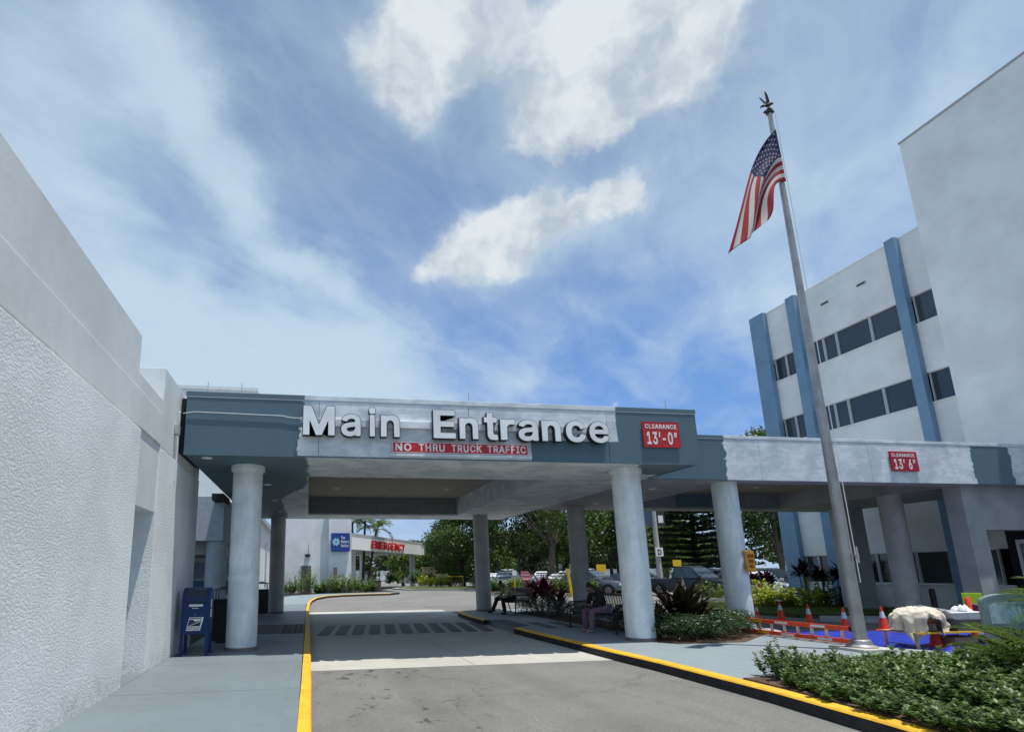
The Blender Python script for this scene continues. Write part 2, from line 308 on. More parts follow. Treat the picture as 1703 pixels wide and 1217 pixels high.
# outlines of the capital and small letters used on the signs: (advance, closed loops)
GLYPHS = {'-':[0.503,[[(0.094,0.167),(0.094,0.265),(0.358,0.264),(0.358,0.168)]]],'0':[0.503,[[(0.188,-0.027),(0.156,-0.018),(0.115,0.005),(0.083,0.037),(0.055,0.085),(0.038,0.133),(0.027,0.189),(0.024,0.253),(0.028,0.325),(0.037,0.373),(0.057,0.429),(0.082,0.469),(0.104,0.493),(0.136,0.517),(0.18,0.535),(0.228,0.54),(0.268,0.535),(0.316,0.518),(0.34,0.501),(0.371,0.469),(0.396,0.429),(0.416,0.373),(0.426,0.317),(0.429,0.253),(0.425,0.181),(0.415,0.133),(0.398,0.085),(0.372,0.04),(0.348,0.014),(0.316,-0.009),(0.276,-0.025),(0.228,-0.031)],[(0.203,0.077),(0.22,0.074),(0.244,0.075),(0.26,0.082),(0.276,0.094),(0.301,0.133),(0.316,0.189),(0.32,0.253),(0.318,0.301),(0.311,0.341),(0.302,0.373),(0.29,0.397),(0.276,0.415),(0.257,0.429),(0.236,0.435),(0.212,0.434),(0.196,0.429),(0.18,0.418),(0.164,0.398),(0.151,0.373),(0.137,0.317),(0.133,0.253),(0.135,0.213),(0.144,0.157),(0.152,0.133),(0.17,0.101),(0.187,0.085)]]],'1':[0.503,[[(0.056,-0.024),(0.052,-0.02),(0.052,0.068),(0.056,0.079),(0.176,0.079),(0.184,0.079),(0.188,0.084),(0.188,0.38),(0.184,0.388),(0.144,0.362),(0.112,0.336),(0.064,0.336),(0.062,0.444),(0.066,0.452),(0.096,0.476),(0.136,0.502),(0.174,0.532),(0.232,0.533),(0.296,0.533),(0.3,0.524),(0.3,0.084),(0.304,0.079),(0.408,0.079),(0.414,0.076),(0.414,-0.02),(0.408,-0.024)]]],'3':[0.503,[[(0.176,-0.027),(0.142,-0.019),(0.104,-0.003),(0.088,0.007),(0.056,0.037),(0.04,0.061),(0.026,0.093),(0.02,0.133),(0.024,0.145),(0.04,0.156),(0.112,0.156),(0.12,0.153),(0.131,0.141),(0.137,0.117),(0.144,0.104),(0.16,0.089),(0.192,0.076),(0.232,0.074),(0.272,0.086),(0.296,0.108),(0.305,0.133),(0.302,0.165),(0.297,0.181),(0.288,0.194),(0.264,0.213),(0.216,0.223),(0.152,0.225),(0.143,0.229),(0.133,0.245),(0.135,0.309),(0.232,0.422),(0.224,0.428),(0.072,0.428),(0.063,0.429),(0.051,0.437),(0.046,0.453),(0.046,0.509),(0.052,0.525),(0.064,0.532),(0.376,0.533),(0.39,0.525),(0.395,0.517),(0.396,0.461),(0.392,0.448),(0.277,0.317),(0.283,0.309),(0.32,0.297),(0.353,0.277),(0.378,0.253),(0.399,0.221),(0.411,0.189),(0.417,0.149),(0.415,0.117),(0.404,0.077),(0.385,0.045),(0.368,0.025),(0.32,-0.009),(0.28,-0.023),(0.256,-0.028),(0.216,-0.031)]]],'6':[0.503,[[(0.196,-0.028),(0.148,-0.015),(0.116,0.003),(0.088,0.029),(0.064,0.061),(0.048,0.101),(0.04,0.141),(0.04,0.181),(0.046,0.213),(0.063,0.261),(0.088,0.309),(0.236,0.527),(0.252,0.533),(0.324,0.533),(0.34,0.525),(0.346,0.509),(0.34,0.493),(0.235,0.341),(0.276,0.334),(0.316,0.322),(0.356,0.296),(0.374,0.277),(0.398,0.237),(0.41,0.197),(0.413,0.149),(0.405,0.101),(0.396,0.077),(0.379,0.045),(0.356,0.019),(0.324,-0.006),(0.292,-0.02),(0.26,-0.028),(0.228,-0.031)],[(0.201,0.077),(0.228,0.072),(0.26,0.08),(0.286,0.101),(0.299,0.125),(0.303,0.149),(0.299,0.189),(0.279,0.221),(0.252,0.237),(0.22,0.241),(0.196,0.236),(0.173,0.221),(0.156,0.196),(0.149,0.165),(0.15,0.141),(0.156,0.12),(0.172,0.095)]]],'A':[0.53,[[(-0.004,-0.024),(-0.008,-0.02),(-0.006,0.028),(0.179,0.532),(0.3,0.532),(0.387,0.292),(0.485,0.028),(0.487,-0.02),(0.484,-0.023),(0.38,-0.024),(0.372,-0.022),(0.324,0.109),(0.316,0.118),(0.164,0.118),(0.156,0.112),(0.108,-0.022),(0.1,-0.024)],[(0.197,0.228),(0.204,0.223),(0.276,0.223),(0.282,0.228),(0.252,0.314),(0.244,0.339),(0.236,0.344)]]],'C':[0.56,[[(0.228,-0.028),(0.164,-0.01),(0.116,0.02),(0.076,0.061),(0.046,0.109),(0.036,0.133),(0.021,0.189),(0.016,0.253),(0.021,0.317),(0.038,0.381),(0.06,0.425),(0.08,0.453),(0.1,0.475),(0.133,0.501),(0.188,0.527),(0.236,0.537),(0.268,0.54),(0.3,0.538),(0.332,0.531),(0.38,0.514),(0.432,0.477),(0.452,0.455),(0.469,0.429),(0.488,0.389),(0.497,0.349),(0.492,0.333),(0.484,0.327),(0.468,0.324),(0.402,0.325),(0.388,0.335),(0.378,0.365),(0.356,0.398),(0.332,0.416),(0.308,0.426),(0.284,0.431),(0.252,0.431),(0.212,0.42),(0.18,0.399),(0.156,0.37),(0.141,0.341),(0.134,0.317),(0.128,0.277),(0.128,0.229),(0.135,0.189),(0.146,0.157),(0.164,0.127),(0.188,0.103),(0.212,0.089),(0.244,0.079),(0.276,0.077),(0.3,0.08),(0.332,0.093),(0.361,0.117),(0.377,0.141),(0.388,0.173),(0.404,0.184),(0.476,0.184),(0.492,0.174),(0.496,0.165),(0.489,0.125),(0.472,0.085),(0.444,0.045),(0.408,0.013),(0.38,-0.005),(0.332,-0.023),(0.268,-0.031)]]],'D':[0.552,[[(0.048,-0.021),(0.039,-0.012),(0.036,0.004),(0.036,0.508),(0.041,0.524),(0.048,0.53),(0.064,0.533),(0.224,0.533),(0.28,0.528),(0.312,0.521),(0.344,0.509),(0.384,0.486),(0.407,0.468),(0.44,0.428),(0.464,0.38),(0.48,0.324),(0.484,0.292),(0.486,0.252),(0.48,0.188),(0.465,0.132),(0.44,0.082),(0.408,0.044),(0.384,0.024),(0.344,0.001),(0.304,-0.013),(0.256,-0.022),(0.224,-0.024),(0.064,-0.024)],[(0.149,0.084),(0.152,0.081),(0.232,0.082),(0.288,0.093),(0.325,0.116),(0.351,0.148),(0.365,0.18),(0.372,0.212),(0.373,0.284),(0.369,0.316),(0.358,0.348),(0.332,0.388),(0.296,0.414),(0.264,0.424),(0.224,0.428),(0.152,0.428),(0.149,0.42)]]],'E':[0.469,[[(0.04,-0.024),(0.036,-0.02),(0.036,0.524),(0.038,0.532),(0.392,0.533),(0.396,0.524),(0.396,0.436),(0.392,0.428),(0.152,0.428),(0.149,0.42),(0.149,0.316),(0.152,0.311),(0.378,0.308),(0.379,0.212),(0.376,0.206),(0.151,0.204),(0.149,0.084),(0.152,0.081),(0.392,0.081),(0.399,0.076),(0.398,-0.02),(0.392,-0.024)]]],'F':[0.46,[[(0.04,-0.024),(0.036,-0.02),(0.036,0.524),(0.038,0.532),(0.392,0.533),(0.392,0.428),(0.28,0.428),(0.152,0.428),(0.149,0.42),(0.149,0.308),(0.152,0.303),(0.16,0.302),(0.368,0.302),(0.368,0.199),(0.152,0.197),(0.149,0.188),(0.149,-0.02),(0.144,-0.024)]]],'G':[0.57,[[(0.228,-0.028),(0.188,-0.019),(0.164,-0.009),(0.136,0.005),(0.114,0.021),(0.092,0.041),(0.064,0.077),(0.036,0.133),(0.027,0.165),(0.017,0.221),(0.018,0.293),(0.028,0.349),(0.038,0.381),(0.048,0.405),(0.076,0.449),(0.12,0.493),(0.156,0.515),(0.188,0.528),(0.26,0.54),(0.3,0.538),(0.332,0.531),(0.364,0.52),(0.396,0.503),(0.439,0.469),(0.478,0.413),(0.491,0.381),(0.498,0.349),(0.492,0.333),(0.476,0.325),(0.404,0.325),(0.388,0.336),(0.376,0.365),(0.356,0.394),(0.324,0.419),(0.284,0.431),(0.252,0.431),(0.22,0.424),(0.187,0.405),(0.156,0.37),(0.138,0.333),(0.128,0.277),(0.128,0.229),(0.139,0.173),(0.164,0.127),(0.196,0.097),(0.221,0.085),(0.252,0.078),(0.308,0.082),(0.332,0.092),(0.356,0.109),(0.369,0.125),(0.382,0.149),(0.388,0.174),(0.284,0.175),(0.267,0.181),(0.259,0.197),(0.259,0.253),(0.263,0.269),(0.272,0.277),(0.284,0.28),(0.484,0.279),(0.498,0.269),(0.502,0.253),(0.501,0.173),(0.496,0.141),(0.479,0.093),(0.444,0.041),(0.404,0.007),(0.348,-0.019),(0.292,-0.03)]]],'H':[0.567,[[(0.04,-0.024),(0.036,-0.02),(0.036,0.524),(0.038,0.532),(0.146,0.532),(0.149,0.524),(0.149,0.316),(0.152,0.313),(0.36,0.313),(0.368,0.316),(0.368,0.532),(0.481,0.532),(0.48,-0.022),(0.472,-0.024),(0.376,-0.024),(0.368,-0.02),(0.368,0.204),(0.36,0.208),(0.16,0.208),(0.149,0.204),(0.149,-0.02),(0.144,-0.024)]]],'I':[0.35,[[(0.011,-0.024),(0.007,-0.02),(0.007,0.076),(0.011,0.081),(0.091,0.081),(0.094,0.084),(0.094,0.42),(0.091,0.428),(0.011,0.428),(0.007,0.436),(0.009,0.532),(0.291,0.533),(0.291,0.428),(0.211,0.428),(0.207,0.42),(0.207,0.092),(0.211,0.081),(0.291,0.079),(0.293,-0.02),(0.283,-0.024)]]],'K':[0.517,[[(0.04,-0.024),(0.036,-0.02),(0.036,0.524),(0.038,0.532),(0.146,0.532),(0.149,0.524),(0.149,0.34),(0.152,0.328),(0.277,0.46),(0.304,0.494),(0.344,0.533),(0.472,0.532),(0.47,0.484),(0.43,0.444),(0.4,0.408),(0.296,0.3),(0.286,0.284),(0.472,0.022),(0.472,-0.022),(0.464,-0.024),(0.352,-0.024),(0.346,-0.02),(0.218,0.164),(0.2,0.187),(0.192,0.189),(0.173,0.172),(0.149,0.14),(0.149,-0.02),(0.144,-0.024)]]],'L':[0.443,[[(0.04,-0.024),(0.036,-0.02),(0.036,0.524),(0.038,0.532),(0.146,0.532),(0.149,0.524),(0.149,0.3),(0.149,0.084),(0.152,0.081),(0.376,0.081),(0.384,0.078),(0.385,-0.02),(0.376,-0.024)]]],'M':[0.678,[[(0.04,-0.024),(0.036,-0.02),(0.036,0.524),(0.038,0.532),(0.176,0.532),(0.312,0.176),(0.32,0.187),(0.415,0.436),(0.456,0.533),(0.592,0.532),(0.592,0.332),(0.592,-0.02),(0.584,-0.024),(0.488,-0.024),(0.48,-0.02),(0.48,0.263),(0.48,0.252),(0.472,0.247),(0.386,0.028),(0.366,-0.02),(0.36,-0.024),(0.272,-0.024),(0.261,-0.02),(0.152,0.254),(0.147,0.244),(0.146,0.228),(0.146,-0.02),(0.136,-0.024)]]],'N':[0.573,[[(0.04,-0.024),(0.036,-0.02),(0.036,0.524),(0.038,0.532),(0.16,0.532),(0.368,0.202),(0.372,0.204),(0.375,0.22),(0.375,0.532),(0.48,0.533),(0.484,0.532),(0.487,0.524),(0.486,-0.02),(0.48,-0.024),(0.368,-0.024),(0.362,-0.02),(0.152,0.31),(0.149,0.3),(0.149,-0.02),(0.144,-0.024)]]],'O':[0.583,[[(0.228,-0.028),(0.164,-0.01),(0.137,0.005),(0.097,0.037),(0.06,0.083),(0.036,0.133),(0.021,0.189),(0.016,0.253),(0.021,0.317),(0.035,0.373),(0.058,0.421),(0.08,0.453),(0.116,0.489),(0.162,0.517),(0.212,0.533),(0.268,0.54),(0.308,0.536),(0.348,0.527),(0.401,0.501),(0.436,0.473),(0.452,0.455),(0.484,0.406),(0.505,0.349),(0.515,0.293),(0.516,0.229),(0.512,0.189),(0.497,0.133),(0.484,0.101),(0.458,0.061),(0.419,0.021),(0.372,-0.009),(0.324,-0.025),(0.268,-0.031)],[(0.22,0.085),(0.252,0.078),(0.276,0.078),(0.308,0.083),(0.332,0.094),(0.356,0.111),(0.374,0.133),(0.387,0.157),(0.399,0.189),(0.405,0.229),(0.405,0.277),(0.403,0.301),(0.392,0.341),(0.38,0.366),(0.357,0.397),(0.335,0.413),(0.308,0.425),(0.284,0.431),(0.252,0.431),(0.22,0.423),(0.198,0.413),(0.163,0.381),(0.145,0.349),(0.134,0.317),(0.127,0.253),(0.13,0.213),(0.139,0.173),(0.155,0.141),(0.172,0.117),(0.196,0.097)]]],'P':[0.495,[[(0.048,-0.021),(0.039,-0.012),(0.036,0.004),(0.036,0.508),(0.04,0.522),(0.056,0.533),(0.264,0.531),(0.304,0.524),(0.328,0.516),(0.376,0.486),(0.399,0.46),(0.414,0.436),(0.43,0.38),(0.433,0.348),(0.429,0.308),(0.418,0.268),(0.405,0.244),(0.379,0.212),(0.36,0.196),(0.311,0.172),(0.256,0.163),(0.152,0.161),(0.149,0.156),(0.149,0.004),(0.146,-0.012),(0.138,-0.02),(0.128,-0.024),(0.064,-0.024)],[(0.15,0.268),(0.232,0.266),(0.264,0.27),(0.283,0.276),(0.304,0.292),(0.318,0.324),(0.32,0.364),(0.309,0.396),(0.296,0.41),(0.28,0.42),(0.256,0.426),(0.152,0.428),(0.149,0.42)]]],'R':[0.499,[[(0.048,-0.021),(0.039,-0.012),(0.036,0.004),(0.036,0.508),(0.04,0.522),(0.048,0.53),(0.064,0.533),(0.264,0.532),(0.32,0.52),(0.361,0.5),(0.381,0.484),(0.402,0.46),(0.419,0.428),(0.427,0.404),(0.433,0.372),(0.433,0.332),(0.425,0.292),(0.415,0.268),(0.388,0.228),(0.348,0.196),(0.449,0.012),(0.452,-0.004),(0.441,-0.02),(0.424,-0.024),(0.352,-0.024),(0.34,-0.02),(0.332,-0.012),(0.233,0.172),(0.152,0.174),(0.149,0.164),(0.149,0.004),(0.146,-0.012),(0.138,-0.02),(0.128,-0.024),(0.064,-0.024)],[(0.149,0.284),(0.152,0.28),(0.16,0.279),(0.24,0.279),(0.272,0.283),(0.296,0.294),(0.312,0.31),(0.321,0.34),(0.318,0.38),(0.304,0.405),(0.288,0.418),(0.264,0.425),(0.152,0.428),(0.149,0.42)]]],'S':[0.497,[[(0.178,-0.03),(0.138,-0.02),(0.114,-0.011),(0.082,0.008),(0.058,0.03),(0.042,0.05),(0.025,0.083),(0.015,0.131),(0.018,0.15),(0.034,0.161),(0.114,0.159),(0.126,0.147),(0.134,0.115),(0.146,0.098),(0.178,0.08),(0.226,0.073),(0.266,0.078),(0.304,0.099),(0.319,0.123),(0.322,0.139),(0.319,0.155),(0.306,0.17),(0.29,0.181),(0.146,0.227),(0.106,0.245),(0.074,0.268),(0.053,0.291),(0.036,0.323),(0.029,0.355),(0.03,0.395),(0.037,0.427),(0.054,0.459),(0.082,0.49),(0.106,0.508),(0.136,0.523),(0.178,0.535),(0.21,0.539),(0.247,0.539),(0.274,0.536),(0.322,0.521),(0.346,0.509),(0.379,0.483),(0.399,0.459),(0.416,0.427),(0.425,0.379),(0.42,0.363),(0.402,0.354),(0.33,0.355),(0.318,0.363),(0.308,0.395),(0.29,0.416),(0.266,0.429),(0.226,0.435),(0.186,0.429),(0.155,0.411),(0.14,0.387),(0.14,0.371),(0.144,0.355),(0.154,0.345),(0.178,0.33),(0.322,0.286),(0.378,0.253),(0.41,0.219),(0.425,0.187),(0.432,0.155),(0.43,0.115),(0.422,0.083),(0.406,0.051),(0.386,0.025),(0.354,0.0),(0.314,-0.019),(0.274,-0.029),(0.226,-0.033)]]],'T':[0.499,[[(0.172,-0.023),(0.169,-0.02),(0.169,0.42),(0.164,0.428),(0.012,0.428),(0.008,0.436),(0.008,0.524),(0.012,0.533),(0.276,0.533),(0.438,0.532),(0.441,0.524),(0.441,0.436),(0.436,0.428),(0.284,0.428),(0.281,0.42),(0.281,-0.02),(0.276,-0.024)]]],'U':[0.567,[[(0.2,-0.029),(0.137,-0.012),(0.096,0.014),(0.059,0.06),(0.045,0.092),(0.038,0.124),(0.036,0.156),(0.036,0.524),(0.038,0.532),(0.146,0.532),(0.148,0.524),(0.149,0.188),(0.155,0.156),(0.176,0.116),(0.216,0.087),(0.248,0.078),(0.272,0.078),(0.312,0.092),(0.34,0.116),(0.352,0.131),(0.364,0.164),(0.368,0.188),(0.369,0.524),(0.372,0.532),(0.481,0.532),(0.481,0.156),(0.48,0.132),(0.472,0.092),(0.457,0.06),(0.435,0.028),(0.394,-0.004),(0.352,-0.022),(0.328,-0.028),(0.272,-0.032)]]],'V':[0.53,[[(0.18,-0.02),(-0.007,0.484),(-0.008,0.524),(-0.006,0.532),(0.108,0.532),(0.236,0.169),(0.244,0.16),(0.258,0.204),(0.371,0.532),(0.485,0.532),(0.487,0.492),(0.46,0.412),(0.303,-0.02),(0.292,-0.024),(0.188,-0.024)]]],'W':[0.736,[[(0.132,-0.022),(-0.007,0.484),(-0.006,0.532),(0.103,0.532),(0.121,0.476),(0.18,0.244),(0.188,0.215),(0.196,0.2),(0.283,0.532),(0.404,0.532),(0.492,0.189),(0.502,0.228),(0.579,0.532),(0.693,0.532),(0.694,0.492),(0.68,0.436),(0.559,-0.004),(0.553,-0.02),(0.548,-0.024),(0.436,-0.024),(0.431,-0.02),(0.348,0.288),(0.34,0.296),(0.255,-0.02),(0.244,-0.024),(0.14,-0.024)]]],'Y':[0.522,[[(0.18,-0.022),(0.178,0.188),(-0.005,0.484),(-0.008,0.524),(-0.004,0.533),(0.112,0.532),(0.135,0.5),(0.236,0.331),(0.254,0.364),(0.308,0.448),(0.34,0.505),(0.36,0.532),(0.476,0.533),(0.479,0.524),(0.479,0.492),(0.433,0.412),(0.292,0.188),(0.292,-0.02),(0.284,-0.024),(0.188,-0.024)]]],'a':[0.439,[[(0.122,-0.022),(0.09,-0.012),(0.066,0.002),(0.046,0.019),(0.026,0.048),(0.017,0.075),(0.013,0.107),(0.016,0.139),(0.025,0.163),(0.042,0.187),(0.058,0.201),(0.082,0.215),(0.122,0.228),(0.25,0.249),(0.259,0.259),(0.256,0.275),(0.25,0.292),(0.234,0.306),(0.218,0.312),(0.186,0.313),(0.17,0.311),(0.154,0.305),(0.13,0.288),(0.108,0.259),(0.091,0.259),(0.034,0.276),(0.026,0.283),(0.026,0.299),(0.042,0.331),(0.074,0.364),(0.114,0.386),(0.162,0.399),(0.202,0.4),(0.258,0.392),(0.298,0.372),(0.325,0.347),(0.339,0.323),(0.348,0.299),(0.354,0.251),(0.354,0.003),(0.353,-0.005),(0.348,-0.013),(0.338,-0.017),(0.274,-0.017),(0.266,-0.013),(0.258,0.006),(0.226,-0.013),(0.194,-0.022),(0.162,-0.026)],[(0.139,0.067),(0.17,0.062),(0.194,0.065),(0.21,0.069),(0.233,0.083),(0.247,0.099),(0.257,0.123),(0.259,0.163),(0.242,0.161),(0.146,0.144),(0.12,0.131),(0.11,0.115),(0.111,0.091),(0.122,0.076)]]],'c':[0.446,[[(0.19,-0.028),(0.142,-0.018),(0.102,0.001),(0.07,0.028),(0.051,0.052),(0.037,0.076),(0.02,0.124),(0.013,0.188),(0.02,0.252),(0.037,0.3),(0.051,0.324),(0.07,0.348),(0.102,0.375),(0.126,0.389),(0.144,0.396),(0.182,0.403),(0.246,0.402),(0.278,0.393),(0.319,0.372),(0.35,0.343),(0.372,0.308),(0.383,0.276),(0.374,0.26),(0.317,0.244),(0.302,0.241),(0.292,0.244),(0.285,0.252),(0.273,0.276),(0.254,0.296),(0.238,0.304),(0.206,0.309),(0.182,0.306),(0.166,0.299),(0.148,0.284),(0.132,0.26),(0.119,0.212),(0.12,0.156),(0.128,0.124),(0.136,0.108),(0.148,0.092),(0.166,0.077),(0.206,0.067),(0.238,0.073),(0.262,0.087),(0.273,0.1),(0.29,0.132),(0.302,0.138),(0.366,0.123),(0.378,0.116),(0.383,0.108),(0.382,0.092),(0.369,0.06),(0.345,0.028),(0.318,0.004),(0.286,-0.014),(0.262,-0.022),(0.222,-0.029)]]],'e':[0.454,[[(0.174,-0.021),(0.126,-0.006),(0.086,0.02),(0.051,0.06),(0.032,0.1),(0.019,0.164),(0.019,0.212),(0.033,0.276),(0.046,0.308),(0.063,0.332),(0.094,0.364),(0.142,0.39),(0.166,0.396),(0.206,0.4),(0.23,0.399),(0.262,0.392),(0.302,0.374),(0.326,0.356),(0.349,0.332),(0.373,0.284),(0.385,0.236),(0.386,0.164),(0.374,0.153),(0.126,0.153),(0.118,0.153),(0.114,0.148),(0.123,0.116),(0.139,0.092),(0.158,0.076),(0.19,0.065),(0.23,0.063),(0.262,0.074),(0.281,0.092),(0.294,0.115),(0.302,0.12),(0.366,0.107),(0.378,0.1),(0.381,0.092),(0.37,0.06),(0.354,0.036),(0.31,-0.0),(0.286,-0.012),(0.254,-0.02),(0.222,-0.024)],[(0.117,0.244),(0.118,0.24),(0.126,0.237),(0.286,0.238),(0.289,0.244),(0.284,0.26),(0.27,0.285),(0.254,0.301),(0.23,0.311),(0.206,0.314),(0.174,0.309),(0.156,0.3),(0.138,0.284),(0.122,0.26)]]],'h':[0.46,[[(0.033,-0.021),(0.033,0.527),(0.041,0.53),(0.129,0.53),(0.135,0.524),(0.137,0.386),(0.161,0.397),(0.193,0.405),(0.257,0.405),(0.305,0.395),(0.345,0.366),(0.362,0.34),(0.373,0.308),(0.378,0.228),(0.377,-0.021),(0.278,-0.02),(0.275,-0.012),(0.273,0.241),(0.268,0.26),(0.255,0.284),(0.23,0.3),(0.209,0.307),(0.185,0.301),(0.161,0.285),(0.143,0.26),(0.137,0.236),(0.135,-0.012),(0.132,-0.02)]]],'i':[0.217,[[(0.037,-0.021),(0.032,-0.012),(0.032,0.396),(0.037,0.4),(0.133,0.399),(0.134,-0.02)],[(0.045,0.427),(0.037,0.431),(0.027,0.444),(0.021,0.46),(0.02,0.5),(0.023,0.516),(0.027,0.524),(0.053,0.543),(0.093,0.545),(0.117,0.541),(0.133,0.534),(0.146,0.508),(0.146,0.46),(0.136,0.436),(0.109,0.423),(0.061,0.422)]]],'l':[0.239,[[(0.105,-0.022),(0.089,-0.019),(0.059,-0.006),(0.038,0.026),(0.032,0.05),(0.032,0.522),(0.033,0.53),(0.129,0.53),(0.135,0.522),(0.136,0.098),(0.137,0.09),(0.145,0.079),(0.153,0.075),(0.188,0.074),(0.192,0.066),(0.202,0.018),(0.202,-0.014),(0.177,-0.022)]]],'m':[0.66,[[(0.033,-0.021),(0.032,0.396),(0.041,0.4),(0.129,0.4),(0.137,0.386),(0.169,0.404),(0.193,0.407),(0.249,0.406),(0.281,0.399),(0.305,0.384),(0.321,0.366),(0.361,0.396),(0.393,0.405),(0.465,0.407),(0.505,0.399),(0.524,0.388),(0.529,0.38),(0.537,0.378),(0.562,0.348),(0.577,0.292),(0.578,-0.02),(0.478,-0.02),(0.475,-0.012),(0.475,0.044),(0.475,0.236),(0.472,0.26),(0.465,0.284),(0.457,0.292),(0.433,0.306),(0.417,0.308),(0.401,0.305),(0.385,0.295),(0.374,0.284),(0.361,0.263),(0.358,0.244),(0.354,-0.02),(0.255,-0.02),(0.253,-0.012),(0.253,0.236),(0.25,0.268),(0.241,0.283),(0.225,0.298),(0.201,0.307),(0.185,0.305),(0.169,0.297),(0.155,0.284),(0.14,0.26),(0.135,0.236),(0.135,-0.012),(0.132,-0.02)]]],'n':[0.46,[[(0.033,-0.021),(0.033,0.398),(0.129,0.4),(0.137,0.386),(0.161,0.397),(0.193,0.405),(0.257,0.405),(0.305,0.395),(0.345,0.366),(0.362,0.34),(0.373,0.308),(0.377,0.276),(0.378,0.1),(0.378,-0.02),(0.278,-0.02),(0.275,-0.012),(0.275,0.22),(0.27,0.252),(0.255,0.284),(0.233,0.298),(0.209,0.307),(0.185,0.301),(0.161,0.285),(0.153,0.276),(0.143,0.26),(0.137,0.236),(0.135,-0.012),(0.132,-0.02)]]],'o':[0.465,[[(0.19,-0.028),(0.142,-0.018),(0.11,-0.004),(0.078,0.02),(0.051,0.052),(0.033,0.084),(0.022,0.116),(0.014,0.164),(0.014,0.212),(0.02,0.252),(0.03,0.284),(0.051,0.324),(0.078,0.356),(0.11,0.38),(0.142,0.395),(0.182,0.403),(0.222,0.404),(0.27,0.396),(0.306,0.38),(0.334,0.359),(0.358,0.332),(0.378,0.3),(0.395,0.252),(0.401,0.212),(0.401,0.164),(0.393,0.116),(0.378,0.076),(0.358,0.043),(0.329,0.012),(0.31,-0.002),(0.27,-0.019),(0.23,-0.028)],[(0.196,0.068),(0.214,0.068),(0.238,0.072),(0.268,0.092),(0.287,0.124),(0.298,0.172),(0.295,0.22),(0.284,0.26),(0.259,0.292),(0.238,0.304),(0.22,0.308),(0.182,0.306),(0.166,0.299),(0.15,0.286),(0.128,0.252),(0.119,0.212),(0.119,0.164),(0.126,0.13),(0.134,0.112),(0.142,0.099),(0.158,0.083),(0.174,0.073)]]],'r':[0.309,[[(0.033,-0.021),(0.032,0.396),(0.041,0.4),(0.129,0.4),(0.137,0.389),(0.149,0.396),(0.177,0.404),(0.249,0.405),(0.261,0.404),(0.264,0.396),(0.264,0.308),(0.257,0.301),(0.201,0.303),(0.177,0.295),(0.152,0.276),(0.142,0.26),(0.137,0.244),(0.135,-0.012),(0.132,-0.02)]]],'s':[0.415,[[(0.128,-0.02),(0.104,-0.013),(0.072,0.004),(0.04,0.036),(0.027,0.06),(0.02,0.084),(0.019,0.1),(0.024,0.107),(0.032,0.112),(0.096,0.125),(0.109,0.116),(0.118,0.092),(0.133,0.076),(0.152,0.068),(0.184,0.063),(0.216,0.068),(0.24,0.082),(0.25,0.1),(0.248,0.112),(0.24,0.124),(0.226,0.132),(0.12,0.16),(0.067,0.188),(0.048,0.209),(0.035,0.236),(0.029,0.268),(0.032,0.3),(0.036,0.316),(0.049,0.34),(0.071,0.364),(0.096,0.381),(0.12,0.391),(0.152,0.4),(0.176,0.402),(0.224,0.4),(0.272,0.384),(0.308,0.356),(0.325,0.332),(0.34,0.3),(0.341,0.284),(0.336,0.277),(0.328,0.272),(0.264,0.259),(0.253,0.268),(0.246,0.284),(0.232,0.301),(0.208,0.313),(0.184,0.315),(0.16,0.311),(0.139,0.3),(0.127,0.284),(0.128,0.268),(0.136,0.257),(0.152,0.248),(0.256,0.221),(0.288,0.207),(0.312,0.19),(0.329,0.172),(0.345,0.14),(0.349,0.108),(0.345,0.076),(0.331,0.044),(0.312,0.02),(0.292,0.004),(0.264,-0.012),(0.232,-0.021),(0.2,-0.026),(0.168,-0.026)]]],'t':[0.277,[[(0.138,-0.024),(0.098,-0.016),(0.082,-0.007),(0.06,0.016),(0.048,0.04),(0.044,0.072),(0.044,0.304),(-0.006,0.306),(-0.014,0.309),(-0.015,0.392),(-0.014,0.4),(0.042,0.4),(0.045,0.488),(0.05,0.492),(0.146,0.49),(0.147,0.408),(0.154,0.4),(0.218,0.4),(0.225,0.392),(0.225,0.312),(0.218,0.306),(0.149,0.304),(0.147,0.104),(0.154,0.085),(0.17,0.073),(0.218,0.075),(0.222,0.072),(0.234,0.016),(0.234,-0.016),(0.21,-0.024)]]],'v':[0.439,[[(0.149,-0.021),(0.141,-0.016),(-0.003,0.36),(-0.004,0.396),(0.005,0.4),(0.101,0.4),(0.106,0.396),(0.189,0.162),(0.197,0.155),(0.205,0.18),(0.285,0.398),(0.293,0.4),(0.389,0.399),(0.392,0.396),(0.39,0.356),(0.246,-0.02)]]],'’':[0.227,[[(0.056,0.298),(0.048,0.298),(0.036,0.306),(0.032,0.322),(0.063,0.514),(0.067,0.522),(0.08,0.529),(0.152,0.529),(0.166,0.522),(0.171,0.506),(0.118,0.314),(0.112,0.304),(0.104,0.299)]]],'”':[0.35,[[(0.048,0.303),(0.04,0.308),(0.036,0.322),(0.067,0.514),(0.072,0.521),(0.08,0.525),(0.152,0.525),(0.16,0.522),(0.166,0.514),(0.167,0.506),(0.113,0.314),(0.104,0.303)],[(0.168,0.304),(0.16,0.314),(0.159,0.322),(0.19,0.514),(0.2,0.524),(0.28,0.524),(0.289,0.514),(0.29,0.506),(0.237,0.314),(0.232,0.306),(0.224,0.302)]]]}
